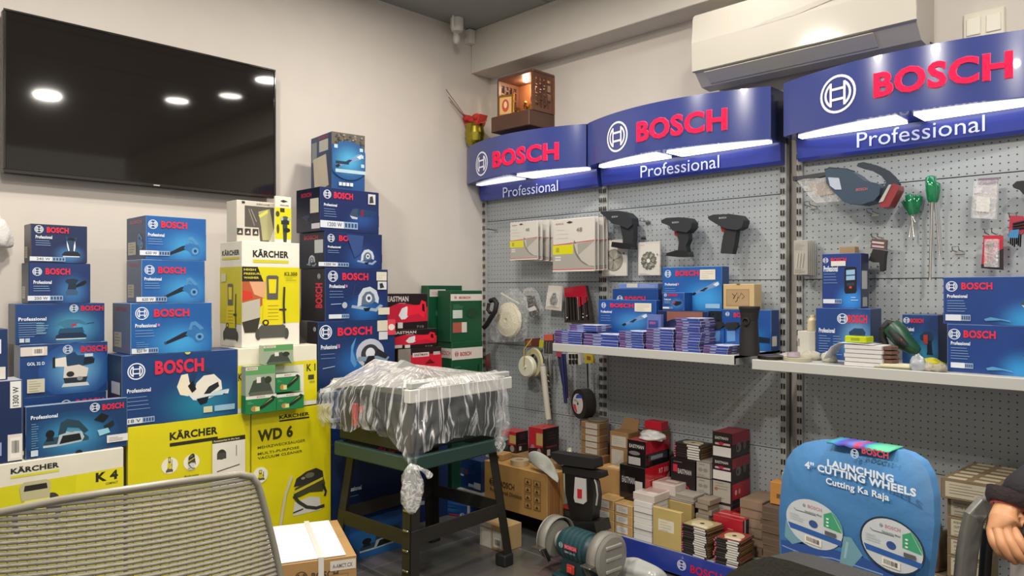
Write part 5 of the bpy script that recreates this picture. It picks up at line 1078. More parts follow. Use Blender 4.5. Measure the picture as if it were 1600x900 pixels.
def crumple(name, label, cat, loc, dims, col, m='cloth', seed=1, rot=0, n=18, group=None, fold=1.0, parent=None):
    """a soft heap: flattened ball with folds, flat underneath"""
    rr = random.Random(seed); off = Vector((rr.uniform(0, 50), rr.uniform(0, 50), 0)); vs = []; K_ = 12
    for i in range(K_+1):
        ph = PI*i/K_
        for j in range(n):
            th = 2*PI*j/n; d = Vector((math.sin(ph)*math.cos(th), math.sin(ph)*math.sin(th), math.cos(ph)))
            s_ = 1+fold*(.45*noise.noise(d*2.2+off)+.22*noise.noise(d*6+off)); z_ = max(d.z*s_, -.35)
            vs.append((d.x*s_*dims[0]/2, d.y*s_*dims[1]/2, (z_+.35)*dims[2]/1.35))
    q = MB(); q.add(vs, [(i*n+j, i*n+(j+1) % n, (i+1)*n+(j+1) % n, (i+1)*n+j) for i in range(K_) for j in range(n)], col, m, True)
    if parent is not None: return q.build(name, parent, loc=loc, rot=(0, 0, rot), sub=1)
    return tag(q.build(name, loc=loc, rot=(0, 0, rot), sub=1), label, cat, group)
def onz(px, c, z): P = at(px, y=c); return (P.x, c, z+.0008)
crumple('work_glove', 'crumpled grey cotton glove left of the paper stack, nearest the discs', 'glove', onz(1268, -.265, Z3), (.075, .055, .032), 'a8a494', seed=3, rot=.4, group='cotton gloves on the shelf')
crumple('work_glove', 'crumpled pale glove right against the paper stack on its left', 'glove', onz(1296, -.30, Z3), (.055, .06, .036), 'b4b2a4', seed=5, rot=-.3, group='cotton gloves on the shelf')
crumple('plastic_wrapper', 'crinkled clear wrapper behind the steel disc', 'wrapper', onz(1228, -.26, Z3), (.06, .05, .02), 'b8b4b0', 'gloss', 7)
crumple('work_glove', 'beige glove lying at the foot of the large blue boxes', 'glove', onz(1450, -.37, Z3), (.034, .045, .026), 'a29c8c', seed=9, rot=.9, group='cotton gloves on the shelf')
crumple('work_glove', 'second beige glove touching the large blue boxes', 'glove', onz(1468, -.375, Z3), (.036, .045, .026), '989282', seed=12, rot=-.6, group='cotton gloves on the shelf')
crumple('clear_bag', 'small clear bag of dark screws near the notepad', 'bag', onz(1434, -.375, Z3), (.05, .045, .05), 'a4aab0', 'gloss', 15)
crumple('yellow_cloth', 'folded yellow cloth in front of the small blue laser box', 'cloth', onz(1452, -.26, Z3), (.11, .06, .03), 'b4ae2e', seed=21)
# sanding disc boxes (paper stack)
A = at(1319, y=-.385); B = at(1378, y=-.385); ws = B.x-A.x; hs = (zat(A, 538)-Z3)/5
q = MB(); q.box(-ws/2, ws/2, 0, .10, 0, hs-.001, 'cfccca', 'paper', b=.001, edge='a8a4a2')
base = None
for i in range(5):
    if base is None: o = q.build('sanding_disc_box'); base = o
    else: o = base.copy(); COL.objects.link(o)
    o.location = ((A.x+B.x)/2+[0, .002, -.001, .002, 0][i], -.385, Z3+.0006+i*hs)
    tag(o, rank(4-i, 5)+' flat white box of the stack topped by a lime pack', 'box', 'flat white boxes on the shelf')
    c = MB(); c.prism([(ws/2, .012), (ws/2+.022, .02), (ws/2+.034, .05), (ws/2+.022, .08), (ws/2, .09)], .001, hs-.003, '6a4c40', 'paper', 'xy')
    if i == 0: cb_ = c.build('brown_discs', o)
    else: k_ = cb_.copy(); COL.objects.link(k_); k_.parent = o
zst = Z3+5*hs+.001
q = MB(); ns = 12
pts = [(-.11, -.055), (-.10, -.035), (-.085, -.012), (-.06, .003), (-.03, .004), (.05, .001)]
vs = [(x, y, z_) for x, z_ in pts for y in (0.0, .1)]
q.add(vs, [(2*i, 2*i+1, 2*i+3, 2*i+2) for i in range(len(pts)-1)], 'd4d4d8', 'paper', True)
F = Face(q, (-.03, .0, .0045), (1, 0, 0), (0, 1, 0), .08, .1, 'paper', n=(0, 0, 1)); F.lines(.1, .9, .9, 6, .1, '8a8a90')
tag(q.build('paper_sheet', loc=((A.x+B.x)/2-.02, -.383, zst), solid=.0008), 'white printed sheet draped over the left of the flat box stack', 'paper')
P = at(1340, y=-.36); 
K = thing('lime_pack', (P.x, -.345, zst+.0055), 'lime green and yellow small pack on top of the flat white boxes', 'pack', rz=R_(-8))
q = MB(); q.box(-.04, .035, -.022, .03, 0, .022, 'b4c414', 'gloss', b=.003); F = Face(q, (-.04, -.022, .022), (1, 0, 0), (0, 1, 0), .075, .052, 'gloss', n=(0, 0, 1)); F.rect(.2, .3, .85, .7, '8a8a4a'); F.text('MISTRAL', .25, .4, .8, .6, 'c8c8a0', .03) if 0 else F.lines(.25, .8, .6, 2, .2, 'c8c8a0'); F = Face(q, (-.04, -.022, 0), (1, 0, 0), (0, 0, 1), .075, .022, 'gloss', n=(0, -1, 0)); F.rect(.3, .3, .7, .7, '8a9a20'); q.build('wrapper', K)
# notepad
P = at(1398, y=-.39); K = thing('notepad', (P.x, -.39, Z3+.0008), 'small cream notepad with writing, in front of the green hand tool', 'notepad', rz=R_(5))
q = MB(); q.box(-.062, .052, -.0, .06, 0, .004, '7a7a5a', 'kraft', b=.001); q.build('cover', K)
q = MB(); q.box(-.045, .055, .006, .066, .0045, .014, 'd8d4b8', 'paper', b=.001); F = Face(q, (-.045, .006, .014), (1, 0, 0), (0, 1, 0), .1, .06, 'paper', n=(0, 0, 1)); F.path([(.35, .6), (.45, .7), (.55, .6), (.62, .7)], .001, '3a3a50'); F.lines(.1, .9, .35, 2, .15, 'b0ac98'); q.build('pages', K)
# green hand tool with hose
t = Tr('hand_sander', 'dark green hand held power tool lying on its side with a black hose, rack three', 'power tool', (1408, 556), -.27)
mb = MB(); mb.tube([t.L(1392, 512), t.L(1402, 522), t.L(1414, 538), t.L(1428, 548), t.L(1436, 552)], [.03, .034, .03, .022, .012], '1f4a34', 'plastic', 14); mb.build('body', t.T)
mb = MB(); mb.tube([t.L(1395, 518, -.02), t.L(1408, 532, -.03), t.L(1420, 543, -.024)], [.012, .016, .010], '1a1e1c', 'rubber', 10); mb.build('grip', t.T)
mb = MB(); mb.tube([t.L(1396, 510, .01), t.L(1386, 507, .01), t.L(1380, 516), t.L(1379, 530), t.L(1384, 542)], .012, '1a1c1c', 'rubber', 10)
for i in range(9):
    a = t.L(1379.5, 514+i*3); mb.lathe([(.0, 0)], '111111') if 0 else mb.sph(a.x, 0, a.z, .0145, .0145, .003, '101212', 'rubber', 10, 4)
mb.build('ribbed_hose', t.T)
t.part('switch', [(1411, 528), (1416, 533), (1414, 536), (1409, 531)], -.040, -.034, 'b03a34', 'plastic', .001)
t.T.location.z += .006

# ---- hanging on rack three
t = Tr('hand_vacuum', 'blue grey cordless hand vacuum with a clear nozzle hanging under the largest sign', 'vacuum', (1330, 325), -.11)
t.part('clear_nozzle', [(1251, 284), (1262, 281), (1297, 279), (1310, 300), (1322, 310), (1318, 316), (1282, 318), (1277, 316)], -.035, .035, 'd8ccc0', 'blister', .010)
t.part('filter', [(1263, 287), (1300, 284), (1308, 302), (1280, 308)], -.02, .02, '8a7a6c', 'cloth', .006)
t.part('motor_housing', [(1296, 268), (1303, 265), (1328, 266), (1340, 272), (1356, 284), (1376, 288), (1382, 292), (1380, 306), (1372, 315), (1352, 321), (1326, 318), (1318, 310), (1308, 300), (1298, 288)], -.042, .042, '33465a', 'plastic', .012)
t.part('dust_window', [(1301, 279), (1318, 280), (1322, 298), (1312, 298), (1304, 292)], -.0445, -.0425, 'b4c0d0', 'gloss', .001)
t.part('handle', [(1343, 256), (1352, 254), (1372, 259), (1387, 266), (1398, 276), (1406, 288), (1396, 298), (1388, 312), (1380, 322), (1374, 312), (1380, 300), (1388, 286), (1380, 276), (1364, 267), (1350, 264), (1342, 261)], -.018, .018, '2c3640', 'rubber', .007)
t.part('battery', [(1400, 288), (1408, 290), (1408, 298), (1394, 324), (1382, 326), (1378, 322)], -.032, .032, '8c2c34', 'plastic', .006)
t.part('battery_label', [(1394, 290), (1398, 290), (1385, 316), (1378, 318)], -.036, -.020, 'b0b0ac', 'plastic', .001)
t.part('front_collar', [(1294, 267), (1302, 263), (1330, 265), (1330, 270), (1303, 271), (1296, 272)], -.038, .038, '1e2a36', 'rubber', .004)
q0 = t.L(1342, 296); mb = MB(); F = Face(mb, (q0.x, -.0425, q0.z-.012), (1, 0, 0), (0, 0, 1), .05, .012, 'plastic', n=(0, -1, 0)); F.text('BOSCH', .1, .1, .9, .9, 'b8626c', .03); mb.build('lettering', t.T)
t = Tr('crevice_nozzle', 'flat dark grey nozzle bar lying behind the clear vacuum nozzle', 'nozzle', (1268, 282), -.03)
t.part('bar', [(1243, 277), (1298, 268), (1300, 273), (1262, 282), (1244, 282)], -.012, .012, '3a3a3c', 'rubber', .003); t.part('end_cap', [(1241, 276), (1246, 275.5), (1246, 283), (1241, 283.5)], -.014, .014, '2c2c2e', 'rubber', .002)
def screwdriver(label, a, b, c_, y, hr=.013, group='green handled screwdrivers', sr=.0032):
    """a: handle end, b: ferrule, c_: tip (image points on plane y)"""
    t = Tr('screwdriver', label, 'screwdriver', c_, y, group)
    A_, B_, C_ = t.L(*a), t.L(*b), t.L(*c_); d = B_-A_
    mb = MB(); mb.tube([A_, A_+d*.06, A_+d*.5, A_+d*.85, B_], [hr*.55, hr, hr*1.05, hr*.85, hr*.55], '0f7a4a', 'gloss', 8); mb.build('handle', t.T)
    mb = MB(); e = C_-B_; mb.tube([B_, B_+e*.94, C_], [sr, sr, sr*1.4], 'c4c0ba', 'metal', 8); mb.build('shaft', t.T)
screwdriver('long screwdriver with a green handle, leftmost of the long pair', (1454, 275), (1456, 316), (1453, 438), -.06, .018, sr=.0045)
screwdriver('long screwdriver with a green handle, tilted behind the leftmost long one', (1463, 285), (1461, 316), (1468, 398), -.035, .014)
screwdriver('small green screwdriver at the left of the fan of four', (1412, 313), (1422, 330), (1430, 348), -.045, .011)
screwdriver('small green screwdriver pointing straight down in the fan of four', (1420, 303), (1424, 336), (1428, 370), -.055, .014)
screwdriver('small green screwdriver with its tip to the lower left, third in the fan', (1428, 304), (1427, 335), (1421, 370), -.035, .012)
screwdriver('small green screwdriver at the right of the fan of four', (1436, 305), (1430, 334), (1423, 352), -.025, .014)
t = Tr('black_nozzle', 'small black pistol shaped nozzle with a striped pink label under the vacuum', 'nozzle', (1378, 425), -.07)
t.part('label_card', [(1364, 373), (1387, 375), (1386, 391), (1362, 388)], -.014, .004, '5a4a48', 'print', .002)
t.part('label_stripes', [(1365, 377), (1384, 379), (1383, 382), (1365, 380)], -.0155, -.0145, 'd0b8b8', 'print', 0); t.part('label_stripes', [(1365, 383), (1384, 385), (1383, 388), (1365, 386)], -.0155, -.0145, 'c8a8ac', 'print', 0)
t.part('body', [(1366, 389), (1386, 392), (1384, 402), (1383, 422), (1377, 425), (1376, 410), (1366, 410), (1359, 407)], -.014, .014, '1c1a1a', 'rubber', .004)
for i in range(5):
    lb = ['front', 'second', 'third', 'fourth', 'rearmost'][i]+' silver drill bit card of the bundle at the left edge of rack three'
    c = -.10+.018*i; A = at(1240, y=-.10); B = at(1262, y=-.10)
    carton('drill_bit_card', lb, None, None, plane=('p', (A.x, c)), width=B.x-A.x, phi=0, z0=zat(A, 430)-.001*i, z1=zat(A, 376)+.001*i, depth=.006, col='a8a49c', cat='drill bits', m='gloss', group='silver drill bit cards',
           art=lambda F: (F.lines(.1, .8, .9, 5, .04, '8a867e', .0012), [F.poly([(.15+k*.1, .2), (.19+k*.1, .2), (.3+k*.1, .62), (.26+k*.1, .62)], ['c8c4ba', '8a867c'][k % 2]) for k in range(6)], F.lines(.1, .9, .15, 3, .04, '77736a', .0012)))
t = Tr('blister_pack', 'clear blister with a cream insert hanging beside the long screwdrivers', 'blister pack', (1538, 343), -.07)
t.part('backing_card', [(1527, 279), (1561, 277), (1557, 340), (1521, 338)], 0, .004, 'a4a2a4', 'paper', .001)
t.part('insert', [(1528, 307), (1549, 309), (1547, 332), (1526, 330)], -.014, -.006, 'cfccc0', 'paper', .001); t.part('label_tag', [(1527, 294), (1536, 294), (1535, 302), (1526, 302)], -.014, -.012, 'd4ccd4', 'paper', 0)
t.part('header', [(1529, 279), (1560, 277), (1559, 287), (1529, 289)], -.002, -.0005, '7a6a78', 'paper', 0)
t.part('clear_shell', [(1525, 284), (1562, 282), (1558, 343), (1520, 341)], -.028, -.001, 'ffffff', 'blister', .004)
t = Tr('hinge_bit_card', 'red and black card with a silver hole cutter, left of the red key set', 'drill bit', (1550, 423), -.07)
t.part('backing_card', [(1537, 368), (1567, 368), (1568, 422), (1533, 419)], 0, .005, 'b42038', 'print', .001)
t.part('black_panel', [(1533, 413), (1550, 410), (1556, 394), (1568, 388), (1568, 422), (1533, 419)], -.001, -.0002, '201818', 'print', 0)
mb = MB(); mb.tube([t.L(1548, 385, -.012), t.L(1547, 416, -.012)], .004, 'b4a890', 'metal', 8); mb.tube([t.L(1543, 381, -.012), t.L(1554, 381, -.012)], .007, '9a8a78', 'metal', 10); mb.build('cutter', t.T)
for px, py in ((1558, 400), (1558, 406)): t.part('dot_print', [(px-1.5, py-1.5), (px+1.5, py-1.5), (px+1.5, py+1.5), (px-1.5, py+1.5)], -.002, -.001, 'd8d0d0', 'paper', 0)
t.part('clear_shell', [(1541, 374), (1562, 374), (1562, 418), (1540, 417)], -.024, -.003, 'ffffff', 'blister', .004)
t = Tr('hex_key_set', 'red folding hex key set with a blue card at the right picture edge', 'hex keys', (1590, 386), -.07)
t.part('holder', [(1579, 337), (1600, 338), (1606, 350), (1598, 366), (1577, 366)], -.01, .01, 'a82c40', 'plastic', .004); t.part('blue_card', [(1580, 360), (1594, 358), (1592, 372), (1576, 372)], -.014, -.011, '3c80b0', 'print', .001)
mb = MB()
for i in range(6): mb.tube([t.L(1579+i*3.2, 366), t.L(1579+i*3, 382+(i % 3)*2)], .0022, '1c1c1e', 'metal', 6)
for i in range(3): mb.tube([t.L(1584, 350+i*4, -.013), t.L(1602, 346+i*5, -.013)], .0035, '161416', 'rubber', 6)
mb.build('keys', t.T)
t = Tr('black_goggles', 'black shaped tool part cut by the right picture edge, above the hex keys', 'tool part', (1592, 303), -.07)
t.part('shell', [(1583, 290), (1590, 284), (1600, 283), (1612, 286), (1612, 306), (1600, 304), (1594, 297), (1585, 294)], -.015, .015, '222224', 'rubber', .005)
t.part('strap_end', [(1606, 288), (1618, 290), (1618, 298), (1606, 296)], -.018, .018, '2e2e30', 'rubber', .004)

# ================================================================ BOTTOM DECK OF THE RACKS
KR = 'b08a5a'
def kb(name, label, L, R, S, yt, z0, c, col=KR, art=None, sart=None, yb=None, cat='box', m='kraft', **k):
    return carton(name, label, L, R, S, yt, yb, z0=z0, plane=('y', c), phi=0, col=col, art=art, sart=sart, cat=cat, m=m, **k)
# little kraft boxes, two columns of three
for ci, (L_, R__, yt_) in enumerate(((932, 959, 776), (960.5, 988, 785))):
    A = at(L_, y=-.375); h3 = (zat(A, yt_)-DZ)/3; z = DZ
    for i in range(3):
        kb('parts_carton', ['lowest', 'middle', 'topmost'][i]+' small kraft carton of the '+['left', 'right'][ci]+' column above the blue kick plate', L_, R__, None, None, z, -.375, 'b4925c', z1=z+h3, depth=(.09, .07)[ci], edge='c8a874', group='small kraft cartons in two columns',
           art=lambda F: (F.rect(.1, .15, .74, .82, 'cfccc6'), F.lines(.2, .68, .66, 3, .15, '8a8a8a', .0014)))
        z += h3
# white boxes
A = at(990, y=-.378); z = DZ; hw_ = (zat(A, 781)-DZ)/7
for i in range(7):
    kb('white_box', rank(6-i, 7)+' flat white box of the stack beside the small kraft cartons', 990, 1019, None, None, z, -.378+[0, .003, -.002, .002, .004, 0, .002][i], 'd4d2cc', z1=z+hw_, depth=.12, group='flat white boxes on the deck', edge='a8a49c', m='paper'); z += hw_
kb('white_box', 'white and red printed box across the top of the flat white stack', 989, 1022, None, 768, z, -.370, 'c8bcb4', depth=.12, m='print', topart=lambda F: (F.rect(.1, .4, .9, .95, 'a89088'), F.rect(.5, .1, .95, .4, 'd8d0c8')))
q_, zz = kb('white_box', 'hidden white box just behind the flat white stack', 1019, 1040, None, None, DZ, -.255, 'c4beb6', z1=zat(at(1019, y=-.25), 768), depth=.1, m='paper')
kb('white_box', 'white and pink printed box behind and above the flat white stack', 1019, 1055, None, 752, zz, -.255, 'c4b8b0', depth=.12, m='print', topart=lambda F: (F.rect(.1, .2, .9, .9, 'a88c84'), F.rect(.3, .4, .8, .6, 'd0c4bc')))
# kraft carton with label
K, z = kb('open_carton', 'yellowish open carton with a white label at the front of the deck', 1020, 1064, 1068, 791, DZ, -.383, 'b8a264', art=lambda F: (F.rect(.2, .42, .76, .72, 'd4ceb8'), F.lines(.26, .7, .66, 4, .07, '9a9684', .0014)), edge='c8b67c', depth=.05)
K, z = kb('open_carton', 'yellowish carton full of grey pads behind the labelled open one', 1038, 1080, 1086, 779, DZ, -.26, 'a8925a', depth=.1, edge='c0aa70')
pile('sanding_pad', 'grey pad lying on the carton behind the labelled one', 'sanding pad', 1042, 1084, 4, z+.001, -.255, 0, 'plain', t_=.008, d_=.09, rnd='9a948a', group='grey pads on the carton', seed=31)
pile('sanding_pad', 'grey brown pad of the fanned pile right of the carton', 'sanding pad', 1088, 1108, 9, DZ, -.25, 778, 'plain', d_=.1, rnd='8c8070', group='fanned grey pads', seed=32, jitter=.006)
# black and white spined packs
G3 = 'black and white disc packs on the deck'
pile('disc_pack', 'pack of the gold topped pile at the deck edge', 'disc pack', 1064, 1106, 13, DZ, -.385, 818, 'black', group=G3, seed=41, rnd='a8986a', jitter=.004, phi=-3)
pile('disc_pack', 'pack of the red topped pile near the blue chair', 'disc pack', 1115, 1154, 11, DZ, -.385, 838, 'black', group=G3, seed=42, rnd='8a3a2c', jitter=.005, phi=2)
pile('disc_pack', 'thin pack in the tiny pile left of the kraft columns', 'disc pack', 911, 928, 5, DZ, -.38, 801, 'black', group=G3, seed=43, rnd='9a2c30', d_=.08)
kb('red_box', 'red topped box with a white lower front behind the front packs', 1114, 1161, None, 803, DZ, -.262, 'a81c2c', m='print', depth=.093, art=lambda F: (F.rect(.0, .0, 1, .45, 'b8a8a8'), F.rect(.1, .6, .3, .8, 'd8b0b0'), F.lines(.5, .8, .7, 2, .1, 'd8a0a0')), sart=lambda F: (F.rect(0, 0, 1, 1, '1c1818'), F.rect(.1, 0, .22, 1, 'b8b4b0')), topart=lambda F: (F.rect(.05, .3, .9, .5, 'c87068'), F.rect(.4, .6, .8, .8, 'c45a5a')))
# back row
def brownstack(L, R, S, z0, c, n, yt):
    A = at(L, y=c); h = (zat(A, yt)-z0)/n; z = z0
    for i in range(n):
        kb('wheel_carton', rank(n-1-i, n)+' brown round disc carton in the pile under the grey disc', L, R, S, None, z, c+[0, .004, .0, .005, .002][i], '8f6c48', z1=z+h, group='brown cartons under the grey disc', edge='a8855c',
           art=lambda F: (F.rect(.25, .08, .9, .9, 'c4bcb0'), F.lines(.3, .85, .7, 2, .2, '9a948c', .0012))); z += h
    return z
K, z = kb('carton', 'plain brown carton beneath the round disc cartons at the left of the deck', 904, 940, 953, 707, DZ, -.16, '977148')
z = brownstack(908, 936, 950, z, -.15, 5, 658)
P = at(932, y=-.10); q = MB(); q.lathe([(.001, 0), (.05, 0), (.052, .004), (.05, .010), (.012, .009), (.010, .006), (.001, .006)], '6e675c', 'rubber', 30); tag(q.build('grinding_disc', loc=(P.x, -.085, z+.0008)), 'grey flap disc lying on the brown cartons at the left of the deck', 'disc')
K, z = kb('carton', 'lower brown carton of the labelled pair beside the round disc cartons', 953, 980, 1000, 697, DZ, -.17, '9c774c', art=lambda F: (F.rect(.1, .72, .8, .97, 'c0b8ac'),))
K, z = kb('carton', 'upper brown carton with a raised flap beside the round disc cartons', 953, 981, 1000, 673, z, -.17, '9c774c', art=lambda F: (F.rect(.1, .05, .9, .75, 'c0b8ac'), F.lines(.18, .85, .55, 3, .14, '8a8a90', .0012)))
q = MB(); A = at(953, y=-.17); B = at(981, y=-.17); w_ = B.x-A.x
q.prism([(.0, 0), (w_, 0), (w_*.92, .055), (w_*.12, .06)], .0, .003, '8d6a42', 'kraft'); q.build('raised_flap', K, loc=(-w_/2, -.0+.03, K.dimensions.z), rot=(R_(-25), 0, 0))
K, z = kb('carton', 'brown carton standing behind the small kraft columns', 934, 968, 985, 728, DZ, -.28, 'a98250', depth=.1, topart=lambda F: F.rect(.3, .2, .9, .8, 'c4ab84'))
ea = lambda F: (F.rect(.06, .66, .96, .9, '2a2424'), F.text('EASTMAN', .12, .70, .9, .84, 'b8b4b0', .03), F.rect(.08, .04, .72, .34, 'b0aca8'), F.ell(.4, .5, .3, .08, '7a7674'))
K, z = kb('tool_box', 'black box with a red flame side, lower of the bagged pair', 968, 1008, 1046, 724, DZ, -.30, '1c1818', art=lambda F: (F.text('EASTMAN', .1, .72, .6, .82, 'a8a4a2', .03), F.text('EASTMAN', .1, .36, .6, .44, 'a8a4a2', .03), F.rect(.62, .62, .9, .78, 'c4c0bc'), F.rect(.08, .08, .5, .16, '9a9690')), m='gloss',
          sart=lambda F: (F.rect(0, .34, 1, 1, 'b81c2c'), F.poly([(0, .2), (0, .34), (1, .85), (1, .6)], 'd8a8a8'), F.poly([(0, 0), (0, .3), (1, .74), (1, 0)], '1c1616'), F.lines(.1, .5, .8, 3, .1, 'd88a8a'), F.text('RT 100', .55, .86, .95, .94, 'e0b0b0', .03)))
K, z = kb('tool_box', 'black and red box in clear film, upper of the bagged pair', 980, 1009, 1046, 686, z, -.29, '1e1a1a', art=ea, m='gloss', sart=lambda F: (F.rect(0, .5, 1, 1, 'b02434'), F.rect(.1, .2, .9, .48, '3a3c44'), F.rect(.2, .25, .7, .4, '8a8c94')), col_top='a82838')
crumple('plastic_bag', 'clear crumpled plastic bag on top of the bagged red and black box', 'bag', (at(1020, y=-.22).x, -.22, z+.0015), (.13, .10, .04), 'c8c8c4', 'gloss', 51)
K, z = kb('tool_box', 'brown box with a bright red box on it, behind the clear plastic bag', 1004, 1034, None, 669, DZ, -.09, '7a5a40', depth=.07)
kb('red_box', 'bright red small box at the back of the deck behind the plastic bag', 1007, 1033, None, 657, z, -.09, 'c02034', m='print', depth=.06)
K, z = kb('tool_box', 'tall black box with a red arc and white lettering, under the thin black packs', 1048, 1086, None, 714, DZ+.05, -.17, '1d1719', m='print', depth=.12,
       art=lambda F: (F.rect(.1, .78, .28, .9, 'c03048'), F.text('EASTMAN', .3, .76, .85, .84, 'b8b4b4', .03), F.path([(.08, .58), (.3, .62), (.6, .6), (.9, .48)], .006, 'c02848'), F.lines(.4, .8, .4, 3, .07, 'b8b4b4'), F.lines(.12, .7, .95, 1, .05, '8a8688')))
kb('support_box', 'low dark box under the tall black box with the red arc', 1048, 1086, None, None, DZ, -.17, '241e1e', z1=DZ+.0495, depth=.11, m='print')
pile('black_pack', 'thin black pack beside the red and black tower', 'disc pack', 1053, 1095, 6, z+.001, -.16, 691, 'black', group='thin black packs at the back of the deck', seed=61, rnd='2c2828', d_=.1)
G4 = 'grey ended boxes at the back of the deck'
z = DZ
for i in range(4):
    A = at(1088, y=-.175); zt4 = [zat(A, 793), zat(A, 769), zat(A, 745), zat(A, 720)][i]
    kb('grinder_box', ['lowest', 'second from the bottom', 'third from the bottom', 'topmost'][i]+' grey ended box right beside the tall black box', 1088, 1110, None, None, z, -.175, 'a8a49a', z1=zt4, depth=.11, m='print', group=G4, edge='2a2424', art=lambda F: (F.lines(.2, .85, .85, 1, .1, '6a6660'), F.ell(.3, .5, .16, .12, '8a8680'), F.ell(.65, .5, .16, .12, '8a8680'), F.lines(.1, .9, .2, 2, .1, '8a867e'))); z = zt4
z = DZ; A = at(1113, y=-.165); zs_ = [zat(A, 783), zat(A, 748), zat(A, 712), zat(A, 674)]
for i in range(4):
    if i < 2:
        art = lambda F: (F.rect(.04, .04, .92, .96, 'aca89c'), F.ell(.2, .6, .1, .08, 'a86a5a'), F.lines(.15, .85, .88, 3, .12, '7a766c'), F.rect(.1, .2, .6, .23, '8a7a70'))
        sa = lambda F: (F.rect(0, .2, 1, .9, 'a82434'), F.ell(.2, .5, .06, .12, 'd8a8a0'), F.ell(.4, .5, .06, .12, 'd08080'))
    else:
        art = lambda F: (F.rect(.04, .03, .94, .42, 'd8d4d0'), F.text('EASTMAN', .14, .72, .8, .84, 'c0bcb8', .03), F.rect(.14, .5, .9, .58, 'd0a8b0'), F.ell(.45, .56, .14, .06, 'b8204a'))
        sa = lambda F: (F.rect(0, .55, 1, 1, '8a2030'), F.ell(.35, .4, .15, .2, '6a6662'), F.ell(.7, .45, .1, .2, '58504e'), F.ell(.3, .38, .06, .1, '2a2626'))
    kb('grinder_box', ['lowest', 'second from the bottom', 'third from the bottom', 'topmost'][i]+' box of the tall red and black tower', 1113, 1144, 1171, None, z, -.165, '221a1c', z1=zs_[i], m='print', group='red and black tower', art=art, sart=sa, topart=(lambda F: F.rect(0, 0, 1, 1, '8e2634')) if i == 3 else None); z = zs_[i]
pile('sheet_bundle', 'brown bundled sheet stack right of the red and black tower', 'sheets', 1152, 1187, 6, DZ, -.215, 778, 'plain', d_=.175, rnd='8a7460', group='brown sheet bundles behind the red box', seed=71, jitter=.002, shift=lambda i: (.012, 0))
pile('sheet_bundle', 'dark brown bundle of the tall pile beside the blue chair', 'sheets', 1190, 1228, 10, DZ, -.32, 790, 'plain', d_=.17, rnd='5c4a3c', group='dark brown bundles beside the blue chair', seed=72, jitter=.005)
A = at(1190, y=-.32); z = zat(A, 790)
kb('orange_box', 'small orange carton on the dark brown bundles beside the blue chair', 1203, 1224, None, 752, z+.003, -.28, 'b8803c', depth=.06, art=lambda F: F.rect(.5, .3, .9, .5, '6a4a2c'))
P = at(1220, y=-.25); q = MB(); q.lathe([(.001, 0), (.012, 0), (.012, .03), (.006, .036), (.006, .045), (.001, .046)], 'c8c490', 'plastic', 12); tag(q.build('small_bottle', loc=(P.x+.01, -.235, zat(at(1203, y=-.28), 752)+.001)), 'small pale yellow bottle on the orange carton', 'bottle')
for i, (yy, cc) in enumerate(((815, 'c85a34'), (848, 'a83030'))):
    pass
# small labelled cartons tower under rack three
def lab(F): F.rect(.08, .12, .92, .88, 'b8b09a'); F.lines(.15, .8, .75, 4, .14, '6e6656', .0016)
def lab2(F): F.rect(.1, .1, .96, .9, 'c0b8a2'); F.text('ADJUSTABLE CHUCK', .16, .68, .86, .82, '5e5648', .03); F.text('CUTTER BOX', .18, .48, .6, .6, '5e5648', .03); F.lines(.18, .7, .34, 2, .16, '7a725e', .0018)
A = at(1480, y=-.34); z = DZ
zl_ = [zat(A, 900), zat(A, 866), zat(A, 838), zat(A, 806), zat(A, 776)]
z = DZ
for i in range(5):
    zt4 = zl_[i] if zl_[i] > z+.01 else z+.04
    kb('parts_carton', ['bottom', 'second from the bottom', 'third from the bottom', 'fourth from the bottom', 'fifth from the bottom'][i]+' labelled carton of the front pile beside the seated person', 1480, 1541, None, None, z, -.34, '7a6a50', z1=zt4, depth=.16, group='labelled cartons under rack three', art=lab2, edge='8a7a5c'); z = zt4
top_z = z
# the bundle of long cartons on top, set side by side going back
zt_ = zat(at(1470, y=-.36), 745)
for i in range(6):
    kb('parts_carton', ['frontmost', 'second', 'third', 'fourth', 'fifth', 'rearmost'][i]+' narrow carton of the row lying on top of the labelled pile', None, None, None, None, top_z+.001, 0, '7e6c50', plane=('p', (at(1470, y=-.36).x+.0*i, -.36+.05*i)) if 0 else None, z1=zt_) if 0 else None
    o, _ = carton('parts_carton', ['frontmost', 'second', 'third', 'fourth', 'fifth', 'rearmost'][i]+' narrow carton of the row lying on top of the labelled pile', None, None, plane=('p', (at(1470, y=-.37).x+.004*i, -.37+.052*i)), width=.155, phi=0, z0=top_z+.001, z1=zt_, depth=.049, col='7c6a50', m='kraft', art=lab, edge='5c4c38',
                  sart=lambda F: F.rect(.2, .12, .85, .9, 'a89e84') , topart=lambda F: (F.rect(.1, .2, .42, .8, 'b8ae94'), F.rect(.55, .2, .9, .8, 'b0a68c')), group='narrow cartons in a row')
z = DZ
for i in range(3):
    kb('parts_carton', ['lowest', 'middle', 'upper'][i]+' labelled carton just left of the front pile, behind the blue chair', 1455, 1478, None, None, z, -.30, '74644c', z1=z+.045, depth=.14, art=lab, group='labelled cartons behind the blue chair'); z += .045
crumple('plastic_bag', 'clear bag of brown discs on the cartons behind the blue chair', 'bag', (at(1464, y=-.24).x, -.24, z+.001), (.07, .14, .14), '6a5a4a', 'gloss', 55)
kb('parts_carton', 'large brown carton filling the back of the deck under rack three', 1395, 1480, None, 830, DZ, -.14, '5e5040', depth=.12, art=None)

